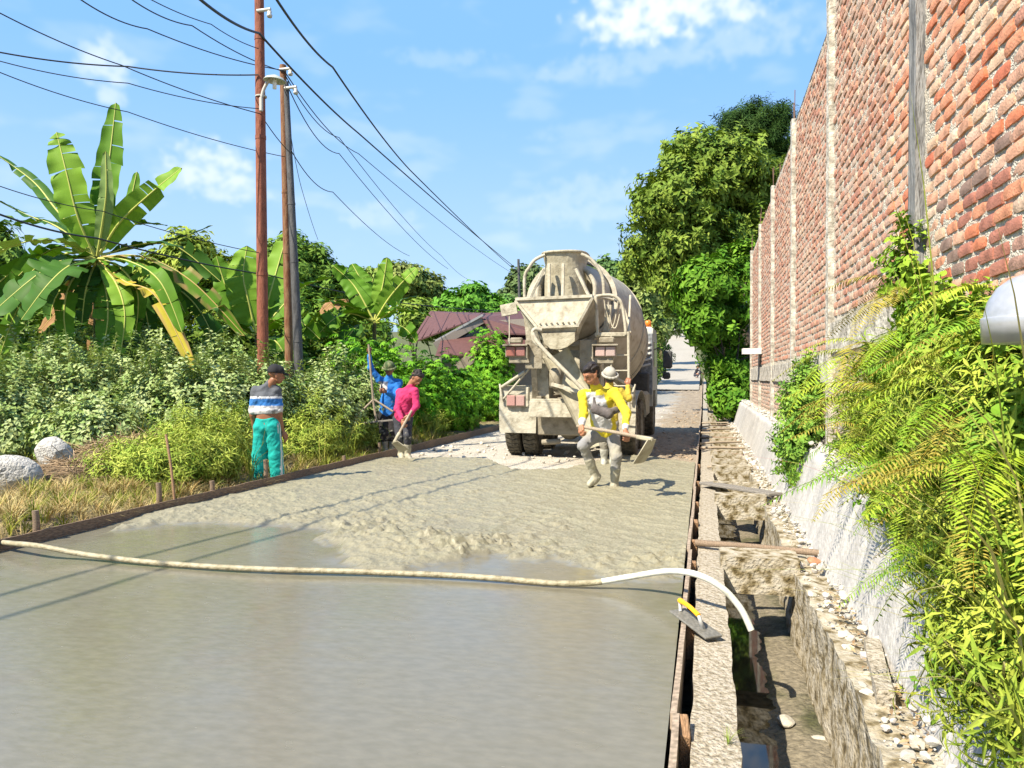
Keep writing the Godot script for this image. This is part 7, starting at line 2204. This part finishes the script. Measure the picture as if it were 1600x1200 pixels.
func make_poles() -> void:
	var rust := M("rusty pole", lin(0.25, 0.085, 0.05), 0.85, ramp_tex(181, 0.012, 512, [Color(0.55, 0.50, 0.48), Color(0.9, 0.85, 0.8), Color(1, 1, 1), Color(1, 0.95, 0.85)], 6), 1.2, height_tex(182, 0.04, 5), 0.6)
	var brown := M("brown pole", lin(0.26, 0.15, 0.09), 0.85, ramp_tex(183, 0.010, 512, [Color(0.7, 0.45, 0.35), Color(0.9, 0.85, 0.75), Color(1, 1, 1)], 6), 1.0, height_tex(182, 0.04, 5), 0.6)
	var grey := M("grey pole", lin(0.11, 0.11, 0.115), 0.7, ramp_tex(184, 0.010, 512, [Color(0.5, 0.5, 0.5), Color(0.85, 0.85, 0.85), Color(1, 1, 1)], 6), 1.0, height_tex(182, 0.04, 5), 0.5)
	for q in [rust, brown, grey]: q.uv1_scale = Vector3(2.4, 0.5, 2.4)
	var red := util_pole("rust-red steel pole carrying a lamp, tallest of three", 411, 560, 405, 0, 13.5, 0.105, 0.072, rust, 3.0)
	var br := util_pole("brown flat-topped pole between the red and grey ones", 452, 570, 442, 102, 15.5, 0.088, 0.066, brown)
	var gr := util_pole("dark grey pole leaning against the brown one", 467, 570, 447, 128, 15.2, 0.105, 0.05, grey)
	# street lamp: a strap, an arm and an enamel shade
	var lz := 13.3
	var c := at_depth(429, 124, lz)
	var lamp := thing("street_lamp", "enamel-shaded street lamp on an arm from the red pole", "street lamp", at_depth(407, 150, lz))
	var o := lamp.position
	var arm := MB.new()
	arm.tube(curve([at_depth(409, 152, lz) - o, at_depth(412, 140, lz) - o, at_depth(420, 126, lz) - o, c + Vector3(0, 0.04, 0) - o], 4), [0.028], 8)
	arm.box(at_depth(408, 163, lz) - o, Vector3(0.06, 0.24, 0.05), Basis(), 0.01)
	arm.tube([at_depth(408, 150, lz + 0.18) - o, at_depth(408, 152, lz + 0.18) - o], [0.1], 14)
	put(arm.mesh(), "arm", M("lamp arm", lin(0.42, 0.40, 0.36), 0.6), lamp)
	var sh := MB.new()
	sh.lathe([[0.19, -0.03], [0.185, -0.02], [0.15, 0.02], [0.07, 0.055], [0.03, 0.075], [0.0, 0.08]], Transform3D(Basis(Vector3.FORWARD, 0.06), c - o), 28)
	sh.lathe([[0.0, 0.05], [0.07, 0.045], [0.15, 0.01], [0.19, -0.03]], Transform3D(Basis(Vector3.FORWARD, 0.06), c - o), 28)
	put(sh.mesh(), "shade", M("enamel", lin(0.42, 0.44, 0.38), 0.4), lamp)
	var bl := MB.new()
	bl.lathe([[0.0, -0.17], [0.034, -0.165], [0.036, -0.03], [0.02, 0.02], [0.0, 0.03]], Transform3D(Basis(), c - o), 12)
	put(bl.mesh(), "bulb", M("bulb glass", lin(0.75, 0.76, 0.76), 0.15), lamp)
	# insulators on the poles
	for q in [[red, 410, 16, 13.4, 0.06], [br, 444, 108, 15.4, 0.05], [gr, 452, 137, 15.1, 0.05]]:
		var m := MB.new()
		var p := at_depth(q[1], q[2], q[3]) - (q[0].node as Node3D).position
		m.tube([p + Vector3(-0.1, 0, 0), p + Vector3(0.16, 0, 0)], [0.03], 8)
		m.lathe([[0.0, 0.0], [0.04, 0.0], [0.05, 0.04], [0.03, 0.06], [0.04, 0.1], [0.0, 0.12]], Transform3D(Basis(), p + Vector3(0.14, -0.14, 0)), 12)
		put(m.mesh(), "insulator", M("porcelain", lin(0.5, 0.48, 0.44), 0.4), q[0].node)
	# cables; each point is a place in the picture and a depth
	var far := 62.0
	var w := func(q) -> Vector3: return q if q is Vector3 else at_depth(q[0], q[1], q[2])
	var runs := [
		["heavy black cable passing in front of the red pole", [Vector3(-8.5, 6.5, 8), Vector3(-7.48, 6.0, 0.47), Vector3(-7.11, 6.0, -2.02), [300, -12, 9.5], [405, 52, 13.2], [560, 208, 22.0], [805, 418, far]], 0.022, 0.08],
		["thick twisted cable at the right of the poles", [Vector3(-8.1, 6.6, 8), Vector3(-7.1, 6.2, 0.47), Vector3(-6.75, 6.2, -2.02), [425, -12, 10.0], [520, 105, 15.0], [640, 265, 25.0], [808, 425, far]], 0.02, 0.10],
		["thin cable from the brown pole to the far poles, uppermost", [[445, 112, 15.4], [560, 240, 24.0], [806, 430, far]], 0.012, 0.25],
		["thin cable from the brown pole, second to the far poles", [[446, 118, 15.4], [530, 215, 21.0], [690, 400, 46.0], [740, 440, 60.0]], 0.011, 0.25],
		["sagging cable from the grey pole behind the roof", [[452, 140, 15.1], [530, 240, 20.0], [700, 420, 44.0]], 0.011, 0.3],
		["low cable from the grey pole to the treetops", [[455, 235, 15.1], [520, 300, 19.0], [640, 400, 36.0]], 0.010, 0.2],
		["black cable from top left to the brown pole", [[110, -12, 10.0], [230, 45, 12.0], [443, 110, 15.4]], 0.010, 0.08],
		["second cable from top left to the brown pole", [[190, -12, 10.2], [300, 40, 12.4], [444, 112, 15.4]], 0.010, 0.08],
		["nearly level black cable from the left edge to the lamp", [[-20, 78, 12.0], [200, 104, 13.0], [404, 117, 13.4]], 0.013, 0.05],
		["thin cable from left edge to the red pole below the lamp", [[-20, 90, 11.0], [200, 130, 12.0], [406, 170, 13.4]], 0.008, 0.06],
		["thin cable from the left edge down to the brown pole", [[-20, 105, 11.0], [200, 175, 12.8], [445, 245, 15.4]], 0.008, 0.06],
		["thin cable from upper left crossing to the grey pole", [[-20, 10, 10.0], [190, 102, 12.0], [407, 178, 13.4], [455, 240, 15.1]], 0.009, 0.05],
		["low black cable crossing before the bananas to the roof", [[-20, 328, 9.0], [150, 372, 11.5], [420, 430, 16.0], [640, 475, 24.0], [815, 487, 40.0]], 0.014, 0.05],
		["faint cable above the low one at the left", [[-20, 284, 10.0], [160, 330, 12.0], [405, 395, 13.4]], 0.007, 0.05],
		["thin drop cable hanging from the grey pole", [[455, 215, 15.1], [470, 290, 16.0], [497, 375, 20.0]], 0.006, 0.05],
		["thin cable at the upper left joining the red pole", [[215, -12, 11.0], [330, 38, 12.5], [404, 76, 13.4]], 0.008, 0.04]]
	for q in runs: wire("cable", q[0], q[1].map(func(p): return w.call(p)), q[2], q[3])
	# a distant pole where the cables end
	util_pole("thin distant pole behind the truck where the cables meet", 812, 480, 810, 405, 62.0, 0.14, 0.10, grey)
	util_pole("thin brown pole beside the far road, right of drum", 1002, 520, 1001, 462, 55.0, 0.13, 0.10, brown)

func make_house() -> void:
	var z := 27.0
	var g := at_depth(735, 560, z)
	g.y = ground_h(g.x, -g.z)
	var o := thing("house", "house with a broad maroon sheet roof behind the bushes", "house", g)
	var q := func(x: float, y: float, dz: float) -> Vector3: return at_depth(x, y, z + dz) - g
	var roof := M("maroon roof", lin(0.135, 0.058, 0.052), 0.65, grain(191, 0.02, 0.8), 0.6)
	var rm := MB.new()
	# main slope, the lower slope, the far wing
	var a: Vector3 = q.call(672, 486, 2.0)
	var b: Vector3 = q.call(835, 484, 2.5)
	var c: Vector3 = q.call(752, 494, -1.2)
	var d: Vector3 = q.call(640, 536, -1.6)
	rm.prism([a, q.call(758, 489, 1.0), c, d], Vector3(0, -0.05, 0))
	rm.prism([q.call(758, 489, 1.0), b, q.call(850, 522, -1.6), q.call(768, 520, -1.7), q.call(752, 494, -1.2)], Vector3(0, -0.05, 0))
	put(rm.mesh(), "roof", roof, o)
	var rl := MB.new()
	rl.prism([q.call(690, 528, -1.5), q.call(760, 524, -1.2), q.call(770, 552, -2.4), q.call(680, 556, -2.6)], Vector3(0, -0.05, 0))
	rl.prism([q.call(758, 520, -1.2), q.call(845, 516, -1.0), q.call(860, 545, -2.0), q.call(772, 550, -2.4)], Vector3(0, -0.05, 0))
	put(rl.mesh(), "lower_roof", roof, o)
	# ribs of the roof sheets
	for k in 9:
		var t := (k + 0.5) / 9.0
		var rb := MB.new()
		rod(rb, a.lerp(q.call(758, 489, 1.0), t) + Vector3(0, 0.02, 0), d.lerp(c, t) + Vector3(0, 0.02, 0), 0.018, 5)
		put(rb.mesh(), "roof_rib", roof, o)
	var fb := MB.new()
	beam(fb, c + Vector3(0.05, -0.12, 0.05), q.call(680, 541, -1.7), 0.05, 0.26)
	put(fb.mesh(), "fascia_board", M("fascia", lin(0.26, 0.22, 0.19), 0.8), o)
	var gt := MB.new()
	beam(gt, c + Vector3(0.08, 0.03, 0.1), q.call(680, 533, -1.65), 0.06, 0.07)
	put(gt.mesh(), "gutter", M("gutter", lin(0.34, 0.34, 0.34), 0.5), o)
	var wl := MB.new()
	wl.prism([q.call(690, 552, -0.9), q.call(705, 530, -0.9), q.call(752, 502, -0.9), q.call(850, 496, -0.9), q.call(862, 640, -0.9), q.call(690, 640, -0.9)], cam_f * 3.0)
	put(wl.mesh(), "wall", M("house wall", lin(0.30, 0.27, 0.23), 0.9, grain(84, 0.03, 0.85), 1.0), o)
	var wn := MB.new()
	var wp: Vector3 = q.call(740, 520, -1.0)
	wn.box(wp, Vector3(0.9, 0.45, 0.06), Basis(Vector3.UP, 0.25), 0.01)
	put(wn.mesh(), "window", M("truck glass", lin(0.02, 0.025, 0.03), 0.1), o)

func make_tools() -> void:
	# hose over the wet concrete
	var marks := [[-60, 838, 0.06], [0, 847, 0.07], [60, 853, 0.10], [130, 866, 0.05], [250, 880, 0.03], [400, 889, 0.03], [550, 893, 0.03], [700, 899, 0.03], [790, 905, 0.03], [860, 911, 0.03], [920, 911, 0.04], [980, 902, 0.09], [1030, 894, 0.16], [1062, 893, 0.21], [1095, 900, 0.22], [1130, 920, 0.16], [1158, 952, 0.05], [1174, 985, -0.06]]
	var pts := []
	for q in marks: pts.append(at_ground(q[0], q[1], q[2]))
	var o := thing("hose", "long pale hose lying across the concrete into the drain", "hose", at_ground(550, 893))
	var line := curve(pts.map(func(p): return p - o.position), 6)
	var clean := MB.new()
	var dirty := MB.new()
	var split := 62
	dirty.tube(line.slice(0, split + 1), [0.020], 10)
	clean.tube(line.slice(split), [0.0195], 10)
	put(dirty.mesh(), "muddy_length", M("muddy hose", lin(0.40, 0.375, 0.285), 0.6, ramp_tex(201, 0.02, 256, [Color(0.6, 0.58, 0.5), Color(0.9, 0.88, 0.82), Color(1, 1, 1)], 5), 2.0, height_tex(112, 0.03, 6), 0.5), o)
	put(clean.mesh(), "clean_length", M("white hose", lin(0.66, 0.68, 0.63), 0.38, ramp_tex(202, 0.015, 256, [Color(0.70, 0.68, 0.60), Color(0.95, 0.95, 0.93), Color(1, 1, 1), Color(1, 1, 1)], 5), 2.0), o)
	# float with a yellow handle on the right board
	var f := thing("float_trowel", "steel float with a yellow handle resting on the right board", "float", Vector3(-0.07, 0.055, at_ground(1085, 972, 0.06).z))
	var a := at_ground(1058, 953, 0.085) - f.position
	var b := at_ground(1116, 996, 0.03) - f.position
	var pl := MB.new()
	beam(pl, a, b, 0.11, 0.012, 0.0, 0.003)
	put(pl.mesh(), "plate", M("float steel", lin(0.24, 0.235, 0.21), 0.5, grain(3, 0.02, 0.62, 1.0), 4.0), f)
	var up := Vector3(0, 1, 0)
	var h0 := at_ground(1062, 938, 0.14) - f.position
	var h1 := at_ground(1092, 962, 0.12) - f.position
	var hd := MB.new()
	hd.tube(curve([h0, (h0 + h1) * 0.5 + up * 0.008, h1], 4), [0.014, 0.016, 0.013], 10)
	put(hd.mesh(), "handle", M("yellow plastic", lin(0.85, 0.42, 0.01), 0.4), f)
	var nk := MB.new()
	rod(nk, h0, h0.lerp(a.lerp(b, 0.1), 0.9), 0.010)
	nk.tube(curve([h1, h1 + Vector3(0.01, -0.03, 0.01), a.lerp(b, 0.72) + Vector3(0, 0.005, 0)], 3), [0.011], 8)
	put(nk.mesh(), "bracket", M("bracket", lin(0.45, 0.45, 0.44), 0.5), f)
	# the silver dome on a bracket that juts in at the right edge
	var c := at_depth(1622, 490, 2.1)
	var dm := thing("dome_lamp", "rounded silver dome housing with a raised rim at right edge", "lamp housing", c)
	var sm := M("silver plastic", lin(0.50, 0.52, 0.56), 0.28, grain(84, 0.03, 0.85), 2.0)
	sm.metallic = 0.35
	var k := 2.1 / FOCAL
	var sh := MB.new()
	sh.lathe([[74 * k, 6 * k], [73 * k, 14 * k], [68 * k, 34 * k], [56 * k, 54 * k], [38 * k, 68 * k], [18 * k, 76 * k], [0, 78 * k]], Transform3D(Basis(), Vector3(0, -12 * k, 0)), 40)
	put(sh.mesh(), "dome", sm, dm)
	var rr := MB.new()
	rr.lathe([[70 * k, -30 * k], [76 * k, -34 * k], [78 * k, 4 * k], [77 * k, 7 * k], [73 * k, 7 * k]], Transform3D(Basis(), Vector3(0, -12 * k, 0)), 40)
	rr.lathe([[0, -28 * k], [70 * k, -30 * k]], Transform3D(Basis(), Vector3(0, -12 * k, 0)), 40)
	put(rr.mesh(), "rim", sm, dm)
	var sr := MB.new()
	for q in [-0.55]:
		var arc := []
		for i in 12:
			var t := i / 11.0
			var pr := [[76, -34], [78, -10], [77.5, 4], [73.5, 14], [70, 28], [64.5, 40], [56.5, 54], [48, 61], [38.5, 68.5], [28, 73], [18, 76.5], [2, 78.5]]
			var an: float = 2.45 + q
			arc.append(Vector3(cos(an) * pr[i][0] * k, (pr[i][1] - 12) * k, sin(an) * pr[i][0] * k))
		sr.tube(arc, [0.0035], 6)
	put(sr.mesh(), "seam", sm, dm)
	var br := MB.new()
	var to := Vector3(WALL_X + 0.02, c.y - 0.05, c.z - 0.2) - c
	rod(br, Vector3(0.05, -0.05, 0), to, 0.015, 8)
	put(br.mesh(), "bracket", M("bracket", lin(0.45, 0.45, 0.44), 0.5), dm)

func make_litter() -> void:
	var stone := M("rubble", Color.WHITE, 0.95)
	var b := thing("brick_piece", "orange broken brick piece on the drain wall by the pole", "brick piece", at_ground(1272, 882, 0.02))
	var bm := put(stone_mesh(71, Vector3(0.11, 0.07, 0.09), 7), "piece", M("brick piece", lin(0.62, 0.30, 0.17), 0.9, grain(95, 0.012, 0.62), 4.0), b)
	bm.position.y = 0.02
	for q in [[1228, 1130, 31, Vector3(0.10, 0.05, 0.14), "pale stone lying in the drain, nearer the water"], [1282, 1158, 32, Vector3(0.10, 0.03, 0.06), "small flat pale stone on the drain floor"]]:
		var o := thing("drain_stone", q[4], "stone", at_ground(q[0], q[1], -0.56), "stones in the drain")
		var e := put(stone_mesh(q[2], q[3], 7), "stone", M("pale stone", lin(0.55, 0.51, 0.43), 0.9, grain(73, 0.04, 0.75), 3.0), o)
		e.position.y = 0.012
	var f := thing("cement_fragment", "long grey cement fragment lying at the foot of the slope", "fragment", at_ground(1372, 1050, 0.03))
	var fm := MB.new()
	rough_box(fm, Vector3(-0.035, -0.03, -0.34), Vector3(0.035, 0.05, 0.34), 0.05, 0.012)
	var fe := put(fm.mesh(), "fragment", M("old_concrete", Color.WHITE, 0.9), f)
	fe.rotation.y = -0.12
	# dead leaves gathered at the foot of the slope
	var m := MB.new()
	for k in 260:
		var d := mixv(2.6, 5.2)
		var p := Vector3(mixv(0.72, 0.88), 0.035, -d)
		m.col = Color(0.20, 0.13, 0.07).lerp(Color(0.40, 0.30, 0.17), rng.randf())
		leaf(m, p, Vector3(rng.randfn(), 0.25 * rng.randfn(), rng.randfn()), Vector3(0.3 * rng.randfn(), 1, 0.3 * rng.randfn()), mixv(0.02, 0.055), mixv(0.01, 0.022), 0.4, 0.3)
	var l := put(m.mesh(), "dead_leaves", tinted(M("dead leaves", Color.WHITE, 0.9)))
	tag(l, "brown dead leaves gathered at the foot of the grey slope", "dead leaves", "", "stuff")
	# a few white blossoms in the lower right corner
	for q in [[1560, 1045, "upper left of three white blossoms low in the right corner"], [1588, 1030, "upper right of three white blossoms low in the right corner"], [1572, 1090, "lowest of three white blossoms in the right corner"]]:
		var at := at_x(q[0], q[1], 0.84)
		var o := thing("white_blossom", q[2], "blossom", at, "white blossoms at the lower right")
		var st := MB.new()
		st.col = Color(0.22, 0.32, 0.06)
		st.tube(curve([Vector3(0.06, -0.25, 0.0), Vector3(0.03, -0.1, 0.01), Vector3.ZERO], 3), [0.003, 0.002], 4)
		put(st.mesh(), "stalk", leafy("runner"), o)
		for k in 6:
			var pm := MB.new()
			pm.col = Color(0.72, 0.72, 0.70)
			leaf(pm, Vector3.ZERO, Vector3(cos(k * 1.05), 0.4, sin(k * 1.05)), Vector3.UP, 0.016, 0.009, 0.3, 0.3)
			put(pm.mesh(), "petal", leafy("petal", 0.6, 0.3), o)

func _ready() -> void:
	rng.seed = 20240601
	noise_a.seed = 1; noise_a.frequency = 0.35; noise_a.fractal_octaves = 3; noise_a.noise_type = FastNoiseLite.TYPE_SIMPLEX_SMOOTH
	noise_b.seed = 2; noise_b.frequency = 0.5; noise_b.fractal_octaves = 3; noise_b.noise_type = FastNoiseLite.TYPE_SIMPLEX_SMOOTH
	var t0 := Time.get_ticks_msec()
	make_light()
	print("light ", Time.get_ticks_msec() - t0)
	make_ground()
	make_slab()
	make_roads()
	print("ground ", Time.get_ticks_msec() - t0)
	make_formwork()
	make_drain()
	make_slope()
	make_wall()
	make_clods()
	print("wall ", Time.get_ticks_msec() - t0)
	make_truck()
	print("truck ", Time.get_ticks_msec() - t0)
	make_people()
	print("people ", Time.get_ticks_msec() - t0)
	make_shapes()
	make_trees()
	make_bananas()
	make_bank()
	make_right_plants()
	print("plants ", Time.get_ticks_msec() - t0)
	make_house()
	make_poles()
	make_tools()
	make_litter()
	print("done ", Time.get_ticks_msec() - t0)
